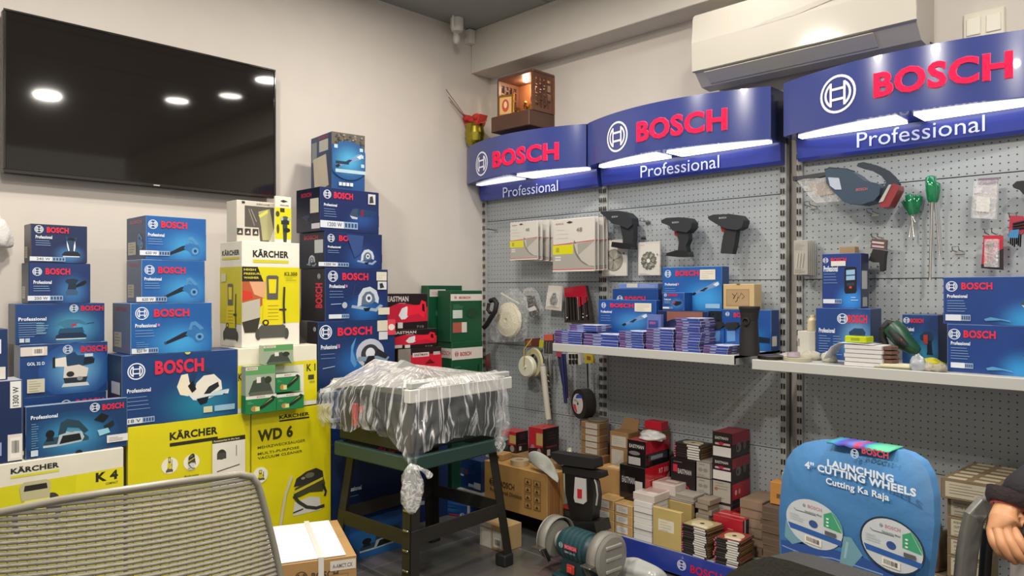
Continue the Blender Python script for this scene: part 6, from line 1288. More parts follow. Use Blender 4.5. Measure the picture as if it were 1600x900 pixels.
# ================================================================ FLOOR GOODS
# big brown carton with goods in it
B0, zb3 = kb('open_carton', 'large open brown carton with small boxes inside, beside the saw bench leg', 757, 855, 881, 719, DZ, -.475, 'b88e50', z1=None, edge='c8a468',
    art=lambda F: (F.logo(.13, .55, .018, '4a3418', .2), F.text('BOSCH', .27, .48, .5, .62, '43301a', .03), F.text('Professional Division', .1, .33, .62, .42, '5a4424', .02), [F.rect(.66+.14*(i % 2), .18+.17*(i//2), .77+.14*(i % 2), .32+.17*(i//2), '8a6a3c') for i in range(8)], [F.rect(.675+.14*(i % 2), .2+.17*(i//2), .755+.14*(i % 2), .3+.17*(i//2), 'b88e50') for i in range(8)], [F.poly([(.69+.14*(i % 2), .22+.17*(i//2)), (.74+.14*(i % 2), .22+.17*(i//2)), (.715+.14*(i % 2), .29+.17*(i//2))], '3c2c18') for i in range(8)]),
    sart=lambda F: [F.line((.2+.1*i, .1), (.22+.1*i, .85), .004, ['a03028', '8a3020', 'a83828', '6a3a20'][i % 4]) for i in range(6)])
ox = B0.location
for (px, c, wd2, h2, nm, lb, cc) in ((782, -.40, .08, .03, 'small_box', 'small brown printed box with four folded flaps on top of the big open carton', 'b08c5c'),):
    P = at(px, y=c); q = MB(); q.box(-wd2/2, wd2/2, -.04, .04, 0, h2, cc, 'kraft', b=.002); F = Face(q, (-wd2/2, -.04, 0), (1, 0, 0), (0, 0, 1), wd2, h2, 'kraft', n=(0, -1, 0)); F.ell(.6, .5, .15, .3, '5a4426'); tag(q.build(nm, loc=(P.x, c, zb3+.001), rot=(0, 0, R_(12))), lb, 'box')
P = at(812, y=-.42); q = MB(); q.lathe([(.018, 0), (.045, 0), (.045, .024), (.018, .024), (.018, 0)], 'b8a682', 'plastic', 24); tag(q.build('tape_roll', loc=(P.x, -.42, zb3+.001)), 'cream roll of packing tape on the big open carton', 'tape')
vs = []; nn = 8
q = MB(); pts3 = [[(822, 708), (835, 702), (848, 708), (860, 716)], [(826, 722), (840, 720), (856, 724), (868, 732)], [(838, 730), (850, 734), (862, 740), (874, 746)], [(852, 738), (860, 746), (868, 752), (872, 757)]]
for r, row in enumerate(pts3):
    for cx_, (px, py) in enumerate(row): P = at(px, py, y=-.44-.015*r-.01*math.sin(cx_*2)); vs.append(P)
q.add(vs, [(4*r+c, 4*r+c+1, 4*r+c+5, 4*r+c+4) for r in range(3) for c in range(3)], 'a8aaa0', 'cloth', True)
o = q.build('work_glove', sub=2, solid=.012); tag(o, 'grey green cloth glove draped over the corner of the big open carton', 'glove')
# shift origin of glove mesh to its own base
c_ = Vector(at(850, 735, y=-.44)); 
for v in o.data.vertices: v.co -= c_
o.location = c_
W, z = kb('carton', 'white and brown carton with a barcode label on the floor beside the bench foot', 750, 787, 815, 813, 0, -.69, 'b09468', yb=None, art=lambda F: (F.rect(0, 0, .5, 1, 'c4bcae'), F.rect(.08, .05, .45, .78, 'd4d0c6'), F.rect(.55, .1, .95, .75, 'ccc6ba'), F.bars(.6, .12, .9, .5), F.rect(0, .78, .5, .82, '8a7a60')), depth=.18)
# brown carton hiding behind + red boxes
S_, zs = kb('carton', 'brown carton hidden behind the big open one, carrying the two red boxes', 785, 868, None, 706, DZ, -.22, '8a6c48', depth=.18)
rs = lambda F: (F.rect(.0, .1, 1, 1, 'b02a34'), F.rect(.55, .45, 1, .85, 'b89a5c'), F.ell(.3, .25, .16, .2, '8a8480'), F.poly([(0, 0), (1, 0), (1, .4), (0, .3)], '3a2020'), F.ell(.75, .2, .15, .16, '94867c'))
rss = lambda F: (F.rect(0, 0, 1, 1, '1c1616'), F.lines(.3, .8, .85, 3, .1, '6a3038'), F.rect(.25, .1, .45, .3, 'b8b4ae'), F.text('FREEMANS', .2, .35, .85, .42, '8a3040', .03))
kb('red_box', 'left red topped box with a black end, behind the big open carton', 784, 806, 825, 672, zs, -.20, 'a82a34', m='print', art=rs, sart=rss, topart=lambda F: F.rect(0, 0, 1, 1, 'b03a3c'))
K, zr_ = kb('red_box', 'right red topped box with a hole in its lid, behind the big open carton', 826, 848, 873, 667, zs, -.21, 'a82a34', m='print', art=rs, sart=rss, topart=lambda F: (F.rect(0, 0, 1, 1, 'b23a38'), F.ell(.5, .5, .07, .07, '241414')))
P = at(836, y=-.1); q = MB(); q.lathe([(.02, 0), (.04, 0), (.04, .02), (.02, .02), (.02, 0)], '8c8a8a', 'metal', 24); tag(q.build('steel_ring', loc=(P.x-.02, -.068, zs+.11)), 'steel ring on the hidden box behind the right red box', 'ring') if 0 else None
crumple('foil_bag', 'cream printed foil bag between the red box and the brown cartons', 'bag', (at(888, y=-.20).x, -.20, DZ+.0008), (.07, .08, .28), 'b4ae98', 'gloss', 77)
# blue boxes beneath/behind the bench
kb('tool_box', 'navy box picturing an angle grinder behind the bench, left of the big open carton', 713, 752, None, 712, DZ, -.36, '16305e', m='print', depth=.1, art=lambda F: (pic(F, 'grinder', .1, .35, .8, .75), F.rect(.5, .1, .72, .2, 'a8bcd0'), F.rect(.72, .08, .98, .28, 'c0c4c4')))
X_, zx = carton('tool_box', 'bright blue box lying upside down on the floor beneath the bench', 684, 730, 746, 784, z0=0, plane=('y', -.53), phi=20, side='r', col='1a4684', art=lambda F: (F.glow(.4, .6, .5, .4, '2a80c8', '1a4684'), pic(F, 'grinder', .2, .5, .7, .8), F.rect(.4, .05, .72, .16, 'c82850'), F.logo(.84, .1, .014, 'c8d0dc', .2)), sart=lambda F: F.rect(.0, .0, .25, 1, 'c8ccd0'))
# floor bags
crumple('plastic_bag', 'white plastic bag lying on the floor below the blue kick plate', 'bag', (1.46, -.52, .0005), (.26, .14, .075), 'b4b6b2', 'gloss', 91)
# black upright tool
t = Tr('bench_stand', 'black T shaped stand with a white label and red emblem beside the grinder', 'stand', (905, 812), -.52)
t.part('top_bar', [(866, 705), (934, 715), (936, 729), (934, 731), (880, 724), (868, 713)], -.03, .03, '1e1c1c', 'rubber', .006)
t.part('second_bar', [(882, 726), (944, 736), (946, 744), (940, 747), (884, 738)], -.022, .022, '181616', 'rubber', .006)
t.part('column', [(887, 738), (928, 745), (932, 770), (930, 812), (897, 812), (888, 768)], -.02, .03, '1c1a1a', 'plastic', .006)
t.part('white_label', [(904, 744), (921, 747), (922, 782), (917, 786), (904, 783), (902, 776)], -.024, -.0205, 'c4c0bc', 'gloss', .001); t.part('red_emblem', [(908, 762), (915, 763), (915, 777), (908, 776)], -.0255, -.0242, 'b82838', 'paint', 0)
t.tube('curved_bow', [(930, 744, -.01), (937, 752, -.01), (940, 772, -.01), (938, 795, -.01)], .008, '201e1e', 'rubber'); t.tube('pale_edge', [(933, 748, -.016), (936, 756, -.018), (938, 772, -.018), (936, 788, -.018)], .004, 'a8a49c', 'plastic')
t.part('foot', [(888, 812.5), (940, 812.5), (944, 830), (884, 830)], -.05, .05, '1c1a1a', 'plastic', .004)
# black boxes between grinder and stand
kb('tool_box', 'dark box with a red lid strip on the deck behind the grinder', 880, 910, None, 788, DZ, -.37, '1e1a1a', m='print', depth=.14, art=lambda F: (F.rect(0, .72, .8, 1, 'b03428'), F.lines(.1, .9, .55, 3, .12, '5a5250')))

# ================================================================ BENCH GRINDER
gp = at(907, 905, z=0.0); gp = at(907, y=None, d=2.93); gp.z = 0
G = thing('bench_grinder', (gp.x, gp.y, 0), 'teal bench grinder with grey wheel guards standing on the floor', 'bench grinder', rz=R_(-4))
TL = '1f3d42'; GY = '87857c'; az = .125
q = MB(); q.lathe([(.001, -.085), (.052, -.085), (.062, -.07), (.064, -.04), (.064, .04), (.062, .07), (.052, .085), (.001, .085)], TL, 'paint', 32, 'x')
q.v = [v+Vector((0, 0, az)) for v in q.v]
for i in range(5): q.at(0, 0, az); q.lathe([(.064, -.05+i*.024), (.0675, -.048+i*.024), (.0675, -.038+i*.024), (.064, -.036+i*.024)], '284a50', 'paint', 32, 'x')
q.at(0, 0, 0)
F = Face(q, (-.06, -.0685, az-.01), (1, 0, 0), (0, 0, 1), .12, .04, 'paint', n=(0, -1, 0)); F.logo(.15, .55, .011, 'a8c0c4', .2); F.rect(.3, .32, .88, .8, 'c02844'); F.text('BOSCH', .34, .4, .84, .72, 'd89aa4', .03); F.text('GBG 35-15', .32, -.05, .8, .15, 'a8bcc0', .02)
q.build('motor_housing', G)
q = MB(); q.prism([(-.065, .008), (.065, .008), (.05, .085), (-.05, .085)], -.05, .045, '1f3d42', 'paint'); q.box(-.09, .09, -.075, .075, 0, .014, '1f3d42', 'paint', b=.004); q.build('pedestal', G, bevel=.004)
q = MB(); q.box(-.02, .02, -.062, -.051, .03, .065, 'b83a30', 'plastic', b=.003); q.box(-.013, .013, -.066, -.0625, .036, .058, 'd04a3c', 'plastic', b=.002); q.build('switch', G)
for sg in (-1, 1):
    cx_ = sg*.135
    q = MB(); q.at(cx_, 0, az); q.lathe([(.016, -.010), (.072, -.010), (.075, -.008), (.075, .008), (.072, .010), (.016, .010)], '8c8a80', 'kraft', 36, 'x'); q.lathe([(.001, sg*.012), (.016, sg*.012), (.016, 0)], '55544e', 'metal', 18, 'x'); q.build('grinding_wheel', G)
    q = MB(); n_ = 26; vs = []; a0, a1 = (R_(-60), R_(205))
    for i in range(n_+1):
        a = a0+(a1-a0)*i/n_; 
        for (r2, xx) in ((.088, -.022), (.088, .022)): vs.append((cx_+xx, r2*math.cos(a)*1, az+r2*math.sin(a)))
    # open towards the front (-y): band from low rear over the top to the front
    vs = [(x, y, z_) for x, y, z_ in vs]
    q.add(vs, [(2*i, 2*i+1, 2*i+3, 2*i+2) for i in range(n_)], GY, 'paint', True)
    o = q.build('wheel_guard', G, solid=.004)
    q = MB(); q.at(cx_+sg*.0235, 0, az); q.lathe([(.001, 0), (.088, 0), (.090, sg*.004), (.078, sg*.012), (.055, sg*.016), (.001, sg*.018)], GY, 'paint', 34, 'x')
    for zz2 in (-.045, .0, .045): q.box(sg*.012 if sg > 0 else -.021, .021 if sg > 0 else -.012, -.045, .045, zz2-.007, zz2+.007, '9a988e', 'paint', b=.003)
    q.build('guard_cover', G)
    q = MB(); q.at(cx_-sg*.0225, 0, az); q.lathe([(.018, sg*.006), (.036, 0), (.038, -sg*.006), (.02, -sg*.02)], 'a09e96', 'paint', 34, 'x'); q.build('bearing_boss', G)
    q = MB(); q.box(cx_-.026, cx_+.026, -.12, -.08, az-.02, az-.014, 'b0aea6', 'metal', b=.002); q.prism([(-.105, az-.02), (-.085, az-.02), (-.06, az-.07), (-.075, az-.075)], cx_-sg*.024, cx_-sg*.028, 'b0aea6', 'metal', 'yz'); q.build('tool_rest', G)

# ================================================================ SAW BENCH wrapped in film
N0 = Vector((1.012, -1.318, 0)); yaw = R_(3.3)
e1 = Vector((math.cos(yaw), math.sin(yaw), 0)); e2 = Vector((-math.sin(yaw), math.cos(yaw), 0)); TW, TD = .49, .56
Cn = N0-e1*TW/2+e2*TD/2; ZT = .782
T = thing('table_saw', (Cn.x, Cn.y, 0), 'table saw on a black splayed leg stand, wrapped in clear film', 'table saw', rz=yaw)
hx, hy = TW/2, TD/2
q = MB(); q.box(-hx+.02, hx-.035, -hy+.01, hy-.01, ZT-.02, ZT, '9a9c9a', 'metal', b=.003)
for i in range(5): q.box(-hx+.05+i*.09, -hx+.056+i*.09, -hy+.012, hy-.012, ZT, ZT+.001, '6a6c6a', 'metal')
q.build('table_top', T)
q = MB(); q.box(hx-.034, hx, -hy, hy, ZT-.045, ZT+.005, 'd4d4ce', 'paint', b=.003); q.build('side_rail', T); q = MB(); q.box(hx-.034, hx-.004, -hy+.01, hy-.01, ZT+.006, ZT+.028, 'b4b6b2', 'paint', b=.003); q.build('upper_rail', T)
q = MB(); q.box(-hx, -hx+.019, -hy, hy, ZT-.04, ZT+.004, 'b8bab6', 'metal', b=.003); q.build('side_rail', T)
q = MB(); q.prism([(-hx+.04, ZT-.24), (hx-.05, ZT-.24), (hx-.035, ZT-.0205), (-hx+.03, ZT-.0205)], -hy+.05, hy-.05, '1d2a2a', 'plastic'); q.build('motor_casing', T, bevel=.01)
q = MB(); q.box(-hx+.02, hx-.02, -hy+.03, -hy+.048, ZT-.235, ZT-.05, '1a1c1c', 'plastic', b=.004); q.build('control_panel', T)
q = MB(); q.box(-.12, -.095, -hy+.012, -hy+.0295, ZT-.17, ZT-.08, 'c23a30', 'plastic', b=.003); q.at(-.07, -hy+.02, ZT-.10); q.cyl(.013, 0, .009, 'c23a30', 'plastic', 18, 'y'); q.build('red_stop_switch', T)
q = MB(); q.at(.02, -hy+.01, ZT-.13); q.tube([(.045*math.cos(a), 0, .045*math.sin(a)) for a in [2*PI*i/24 for i in range(25)]], .006, '2a2a2a', 'plastic', 8); q.tube([(-.04, 0, 0), (.04, 0, 0)], .005, '2a2a2a'); q.cyl(.012, -.01, .018, '2a2a2a', 'plastic', 16, 'y'); q.build('height_handwheel', T)
q = MB(); bz_ = ZT-.30
for (a, b_, c, d) in ((-hx+.01, hx-.01, -hy+.01, -hy+.035), (-hx+.01, hx-.01, hy-.035, hy-.01), (-hx+.01, -hx+.035, -hy+.036, hy-.036), (hx-.035, hx-.01, -hy+.036, hy-.036)): q.box(a, b_, c, d, bz_, bz_+.055, '2a443e', 'plastic', b=.005)
q.build('base_frame', T)
q = MB(); q.prism([(-.10, ZT+.001), (.06, ZT+.001), (.03, ZT+.06), (-.03, ZT+.085), (-.08, ZT+.05)], -.012, .012, 'a8a8a4', 'plastic', 'yz'); q.build('blade_guard', T, bevel=.004, loc=(-.02, -.06, 0))
zl0 = bz_+.03
for sx2 in (-1, 1):
    for sy2 in (-1, 1):
        topP = Vector((sx2*(hx-.05), sy2*(hy-.05), zl0)); ft = Vector((sx2*(hx+.0), sy2*(hy+.0), .045)); q = MB()
        d = ft-topP
        def Lsec(off, wv): return [off, off+wv]
        w1 = Vector((-sx2*.045, 0, 0)); w2_ = Vector((0, -sy2*.045, 0)); t1 = Vector((0, -sy2*.004, 0)); t2 = Vector((-sx2*.004, 0, 0))
        for wv, tv in ((w1, t1), (w2_, t2)):
            vs = [topP, topP+wv, topP+wv+tv, topP+tv, ft, ft+wv, ft+wv+tv, ft+tv]
            q.add(vs, [(0, 1, 2, 3), (4, 5, 6, 7), (0, 1, 5, 4), (1, 2, 6, 5), (2, 3, 7, 6), (3, 0, 4, 7)], '26241f', 'paint')
        L_ = q.build('leg', T)
        q = MB(); q.box(ft.x-sx2*.052-(0), ft.x+sx2*.006, ft.y-sy2*.052, ft.y+sy2*.006, 0, .05, '1a1a1a', 'rubber', b=.006); q.build('rubber_foot', L_)
        if sx2 == 1 and sy2 == -1:
            for i in range(5):
                q = MB(); p = topP.lerp(ft, .38+.15*i); q.box(p.x-.036, p.x-.006, p.y-.008, p.y-.001, p.z-.005, p.z+.004, 'b0aea6', 'metal', b=.002); q.build('bolt_strip', L_)
zbr = .235; f_ = (zl0-zbr)/(zl0-.045); bx_ = (hx-.05)+.05*f_; by_ = (hy-.05)+.05*f_
for (a, b_, c, d) in ((-bx_+.005, bx_-.005, -by_-.0, -by_+.006), (-bx_+.005, bx_-.005, by_-.006, by_), (-bx_, -bx_+.006, -by_+.007, by_-.007), (bx_-.006, bx_, -by_+.007, by_-.007)):
    q = MB(); q.box(a, b_, c, d, zbr-.028, zbr+.028, '2a2722' , 'paint', b=.001); q.build('cross_brace', T)
# film
K = thing('plastic_film', (Cn.x, Cn.y, ZT), 'crinkled clear plastic film draped and knotted over the table saw', 'plastic film', rz=yaw)
inv = (Matrix.Translation(K.location) @ Euler((0, 0, yaw)).to_matrix().to_4x4()).inverted()
pk = inv @ at(585, 561, y=-1.20)
def per(t):
    """rounded rectangle perimeter, t in 0..1, starting mid +x side"""
    a = 2*PI*t; c, s = math.cos(a), math.sin(a); ex = hx+.018; ey = hy+.018
    k = 1/((abs(c)**5+abs(s)**5)**(1/5)); x = ex*c*k; y = ey*s*k
    z = .008
    g = min(1, max(0, (-x/hx+.1)*1.0))*min(1, max(0, (-y/hy+.9)*.7))
    x -= .045*g; y -= .05*g; z -= .045*g
    return Vector((x, y, z))
n_ = 110; vs = []; nr = 12
def nz(x, y, z, s_): return noise.noise(Vector((x*s_, y*s_, z*s_)))
for r in range(nr+1):
    f = r/nr
    for i in range(n_):
        e = per(i/n_); x = pk.x+(e.x-pk.x)*f; y = pk.y+(e.y-pk.y)*f
        ridge = .5+.5*math.cos(i/n_*2*PI*9+.6)*(1 if i % 3 else .6)
        z_ = e.z+(pk.z-e.z)*((1-f)**1.05)*(1-.16*ridge*math.sin(PI*f))+.006*nz(x, y, 0, 22)*min(1, 2*f)
        if abs(x) < hx and abs(y) < hy: z_ = max(z_, .010)
        z_ = max(z_, .035) if (x > hx-.05 and x < hx+.0 and abs(y) < hy and f < .99) else z_
        vs.append((x, y, z_))
topn = (nr+1)*n_
k1 = Vector((hx+.015, -hy-.0, -.275)); k2 = Vector((hx-.01, hy-.07, -.255))
ns = 16
for r in range(1, ns+1):
    f = r/ns
    for i in range(n_):
        e = per(i/n_); d1 = (Vector((e.x, e.y, 0))-Vector((hx, -hy, 0))).length; d2 = (Vector((e.x, e.y, 0))-Vector((hx, hy, 0))).length
        w1 = math.exp(-(d1/.30)**2); w2_ = math.exp(-(d2/.22)**2)*.98
        hang = .085+.015*math.sin(i*.35) if e.x > -hx*.5 else .085+.05*(e.y < -hy*.3)
        bot = Vector((e.x*1.02, e.y*1.02, e.z-hang)); s_ = w1+w2_
        if s_ > 1: w1 /= s_; w2_ /= s_
        out = Vector((e.x/hx, e.y/hy, 0)).normalized()
        kk1 = k1+out*.02*math.sin(i*1.7)+Vector((.02, -.02, 0)); kk2 = k2+out*.02*math.sin(i*1.7)+Vector((.02, .01, 0))
        b2 = bot*(1-w1-w2_)+kk1*w1+kk2*w2_ if s_ < 1 else kk1*w1+kk2*w2_
        g = f**(1-.35*(w1+w2_)); p = e.lerp(b2, g); bulge = math.sin(PI*f)*.018
        p += out*(bulge+.010*math.sin(i*2.1)*f+.012*nz(e.x*3, e.y*3, f, 5))
        if f < .25: p += out*.004
        vs.append(tuple(p))
q = MB(); tot = nr+1+ns
q.add(vs[:topn], [(r*n_+i, r*n_+(i+1) % n_, (r+1)*n_+(i+1) % n_, (r+1)*n_+i) for r in range(nr) for i in range(n_)], 'ffffff', 'film', True)
q.add(vs[topn-n_:], [(r*n_+i, r*n_+(i+1) % n_, (r+1)*n_+(i+1) % n_, (r+1)*n_+i) for r in range(ns) for i in range(n_)], 'ffffff', 'skirt', True)
q.build('draped_sheet', K)
for kk, tail in ((k1, .15), (k2, .06)):
    q = MB(); n2 = 20; vs = []; K2 = 9
    for r in range(K2+1):
        f = r/K2; rad = [.014, .03, .038, .043, .045, .044, .043, .038, .030, .014][r]*(.78 if tail > .1 else .5)
        for i in range(n2):
            a = 2*PI*i/n2; rr_2 = rad*(1+.22*math.sin(5*a+r)+.25*nz(math.cos(a), math.sin(a), f*2, 2.5)); vs.append((kk.x+(.02 if tail > .1 else .0)+rr_2*math.cos(a), kk.y-.02*(kk.y < 0)+rr_2*math.sin(a), kk.z+.02-tail*f*1.15))
    q.add(vs, [(r*n2+i, r*n2+(i+1) % n2, (r+1)*n2+(i+1) % n2, (r+1)*n2+i) for r in range(K2) for i in range(n2)], 'ffffff', 'film2', True)
    q.build('knotted_tail', K)
q = MB(); kx = k1+Vector((.035, -.02, .012))
q.tube([kx+Vector((-.014, -.014, .002)), kx+Vector((.0, -.018, .008)), kx+Vector((.016, -.004, .004)), kx+Vector((.022, .016, -.006)), kx+Vector((.026, .034, -.018)), kx+Vector((.024, .05, -.034))], [.006, .011, .009, .006, .010, .013], 'ffffff', 'film2', 12)

q.build('knot', K)

# ================================================================ BROWN CARTON with papers, front
P = at(557, 867, z=.35)
ph = 67; dn_ = (-math.sin(R_(ph)), math.cos(R_(ph)))
dd = abs(wid(P, dn_, 527))
BX, zt_ = carton('carton', 'brown carton with white papers strapped on its lid, beside the mesh chair', 424, None, plane=('p', (0, 0)), width=1, z0=0, z1=.35, depth=.2, phi=ph) if 0 else (None, None)
ux = Vector((math.cos(R_(ph)), math.sin(R_(ph)), 0)); W_ = abs(wid(P, -ux, 424)); A_ = P-ux*W_
BX, zt_ = carton('carton', 'brown carton with white papers strapped on its lid, beside the mesh chair', None, None, plane=('p', (A_.x, A_.y)), width=W_, z0=0, z1=.35, depth=dd, phi=ph, col='a88350', m='kraft', edge='b89463',
    art=lambda F: (F.logo(.34, .87, .018, '5a4426', .2), F.text('BOSCH', .46, .84, .78, .90, '4a3820', .03), F.rect(.68, .89, .99, .975, 'cfc8bc'), F.text('A-AMCT.CX', .71, .91, .95, .945, '5a5650', .02), F.rect(.66, .68, .9, .86, '8a6c44'), F.rect(.67, .69, .89, .85, 'a88350'), F.text('BOSCH Professional', .2, .4, .8, .5, '5a4426', .02)))
q = MB(); w2 = W_/2; d2 = dd/2
q.box(-w2+.004, w2*.75, -d2+.004, d2-.01, 0, .004, 'e8e6e0', 'paper', b=.001); tag(q.build('papers', loc=(BX.location.x, BX.location.y, .3515), rot=(0, 0, R_(ph))), 'white sheets of paper lying on the brown carton lid', 'paper')
q = MB(); q.box(.01, .026, -d2-.002, d2+.002, .3565-.35, .3575-.35, 'd8d4cc', 'plastic'); q.box(.01, .026, -d2-.002, -d2-.001, -.349, .0065, 'd8d4cc', 'plastic'); q.box(.01, .026, d2+.001, d2+.002, -.349, .0065, 'd8d4cc', 'plastic')
tag(q.build('strap', loc=(BX.location.x, BX.location.y, .35), rot=(0, 0, R_(ph))), 'white plastic strap around the brown carton and its papers', 'strap')

# ================================================================ CHAIRS
class Pl:
    """vertical plane through O along heading phi"""
    def __init__(s, O, phi): s.O = Vector((O[0], O[1], 0)); s.u = Vector((math.cos(R_(phi)), math.sin(R_(phi)), 0)); s.n = Vector((-s.u.y, s.u.x, 0)); s.phi = phi
    def uv(s, px, py):
        D = FV+RV*((px-CX)/FPX)+Vector((0, 0, (CY-py)/FPX)); k = (s.O-CAM).dot(s.n)/D.dot(s.n); P = CAM+D*k
        return (P-s.O).dot(s.u), P.z
# --- grey mesh office chair, near left
Om = at(412, d=1.2); pl = Pl(Om, 70.3)
K = thing('office_chair', (Om.x, Om.y, 0), 'grey office chair with a see-through ribbed mesh back, nearest the camera', 'chair', rz=R_(70.3))
edge_px = [(442, 915), (430, 860), (418, 812), (408, 775), (402, 755), (392, 742), (372, 737), (330, 739), (260, 745), (180, 755), (100, 768), (0, 792), (-90, 818), (-140, 845), (-165, 890), (-175, 960)]
out = [pl.uv(*p) for p in edge_px]
umin, umax = min(p[0] for p in out), max(p[0] for p in out); um = (umin+umax)/2; uh = (umax-umin)/2
def bow(u): return -.05+.05*((u-um)/uh)**2*1.2
ctr = [(p[0], p[1]) for p in out]
zlow = .40
poly = [(out[0][0]-.01, zlow)]+ctr+[(out[-1][0]+.01, zlow)]
q = MB(); q.tube([(u, -bow(u)*-1, z_) for u, z_ in poly], .0055, '8a8577', 'plastic', 10); q.tube([(poly[0][0], bow(poly[0][0]), zlow), (um, bow(um), zlow-.02), (poly[-1][0], bow(poly[-1][0]), zlow)], .0055, '8a8577', 'plastic', 10); q.build('back_frame', K)
def span(z_):
    xs = []
    P_ = poly+[poly[0]]
    for (a, b_) in zip(P_, P_[1:]):
        if (a[1]-z_)*(b_[1]-z_) < 0: xs.append(a[0]+(b_[0]-a[0])*(z_-a[1])/(b_[1]-a[1]))
    return (min(xs), max(xs)) if len(xs) >= 2 else None
q = MB(); z_ = zlow+.004; zmax = max(p[1] for p in poly)
while z_ < zmax-.003:
    s_ = span(z_+.003)
    if s_:
        u0, u1 = s_; nn = 14; vs = []
        for i in range(nn+1):
            u = u0+(u1-u0)*i/nn; vs += [(u, bow(u), z_), (u, bow(u)-.0015, z_+.0033), (u, bow(u), z_+.0068)]
        q.add(vs, [(3*i, 3*i+3, 3*i+4, 3*i+1) for i in range(nn)]+[(3*i+1, 3*i+4, 3*i+5, 3*i+2) for i in range(nn)], 'a09c8e', 'cloth', True)
    z_ += .0080
q.build('mesh_back', K, solid=.0008)
q = MB(); u = umin+.02
while u < umax-.01:
    top_ = max([z2 for z2 in [zlow+.01*k for k in range(60)] if span(z2) and span(z2)[0] < u < span(z2)[1]] or [zlow+.02]); q.tube([(u, bow(u)+.002, zlow), (u, bow(u)+.002, top_)], .0007, '6e6a5e', 'cloth', 4, cap=False); u += .012
q.build('mesh_threads', K)
q = MB(); q.tube([(um, .0, zlow-.02), (um, .05, .33), (um, -.0, .27), (um, -.2, .25)], .022, '2a2a28', 'plastic', 10); q.build('back_support', K)
q = MB(); q.box(um-.24, um+.24, -.52, -.05, .30, .37, '3a3832', 'cloth', b=.03); q.build('seat', K, bevel=.01)
q = MB(); q.tube([(um, -.28, .06), (um, -.28, .30)], .03, '222222', 'metal', 14); q.build('gas_column', K)
for i in range(5):
    a = 2*PI*i/5+.3; L_ = MB(); L_.tube([(um, -.28, .09), (um+.27*math.cos(a), -.28+.27*math.sin(a), .065)], [.026, .016], '222222', 'plastic', 8); L_ = L_.build('leg', K)
    q = MB(); q.at(um+.27*math.cos(a), -.28+.27*math.sin(a), .026, rz=a); q.cyl(.026, -.018, .018, '161616', 'rubber', 16, 'y'); q.build('castor', L_)
# --- chair with blue printed cover
Oc = at(1222, d=1.89); pc = Pl(Oc, -17.8)
K = thing('covered_chair', (Oc.x, Oc.y, 0), 'chair whose back wears a blue stretch cover advertising cutting wheels', 'chair', rz=R_(-17.8))
pts_px = [(1224, 915), (1218, 860), (1217, 800), (1222, 745), (1229, 718), (1240, 702), (1256, 692), (1275, 688), (1310, 687.5), (1345, 690), (1390, 699), (1420, 708), (1440, 721), (1452, 742), (1459, 775), (1460, 820), (1455, 870), (1448, 915)]
po = [pc.uv(*p) for p in pts_px]
u0, u1 = min(p[0] for p in po), max(p[0] for p in po); v0 = .34; v1 = max(p[1] for p in po)
uc_ = (u0+u1)/2
po2 = [(po[0][0], v0)]+po+[(po[-1][0], v0)]
q = MB()
# front surface as a fan grid so that the cloth swells gently and its printed tint can vary
cx0, cz0 = uc_, (v0+v1)/2; rings = 9; nP = []
dens = []
P_ = po2+[po2[0]]
for a, b_ in zip(P_, P_[1:]):
    k = max(1, int(math.hypot(b_[0]-a[0], b_[1]-a[1])/.008))
    for i in range(k): dens.append((a[0]+(b_[0]-a[0])*i/k, a[1]+(b_[1]-a[1])*i/k))
m_ = len(dens); vs = []; vcs = []
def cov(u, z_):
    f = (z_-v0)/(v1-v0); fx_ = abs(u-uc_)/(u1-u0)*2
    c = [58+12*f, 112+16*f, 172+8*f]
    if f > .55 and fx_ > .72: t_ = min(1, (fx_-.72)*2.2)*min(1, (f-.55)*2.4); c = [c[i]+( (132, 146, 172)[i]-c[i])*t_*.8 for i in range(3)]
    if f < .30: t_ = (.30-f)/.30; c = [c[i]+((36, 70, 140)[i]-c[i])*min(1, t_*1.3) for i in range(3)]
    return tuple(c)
def sw(f): return -.034*(1-f**5)
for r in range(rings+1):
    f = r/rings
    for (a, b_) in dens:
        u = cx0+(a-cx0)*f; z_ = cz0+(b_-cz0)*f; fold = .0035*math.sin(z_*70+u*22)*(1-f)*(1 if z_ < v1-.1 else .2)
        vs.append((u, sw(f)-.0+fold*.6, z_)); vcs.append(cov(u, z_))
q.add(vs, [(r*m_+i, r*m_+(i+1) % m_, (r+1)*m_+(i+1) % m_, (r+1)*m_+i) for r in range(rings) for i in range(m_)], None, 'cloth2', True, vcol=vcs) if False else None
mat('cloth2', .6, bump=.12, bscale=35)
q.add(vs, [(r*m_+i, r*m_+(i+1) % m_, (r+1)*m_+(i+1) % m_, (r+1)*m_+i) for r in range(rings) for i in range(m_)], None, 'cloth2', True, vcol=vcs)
bk = [(a, .0, b_) for a, b_ in dens]+[(a, .022, b_) for a, b_ in dens]
q.add(bk, [(i, (i+1) % m_, m_+(i+1) % m_, m_+i) for i in range(m_)], '4a80b4', 'cloth2', True); q.add(bk[m_:], [tuple(range(m_-1, -1, -1))], '3a6a9c', 'cloth2')
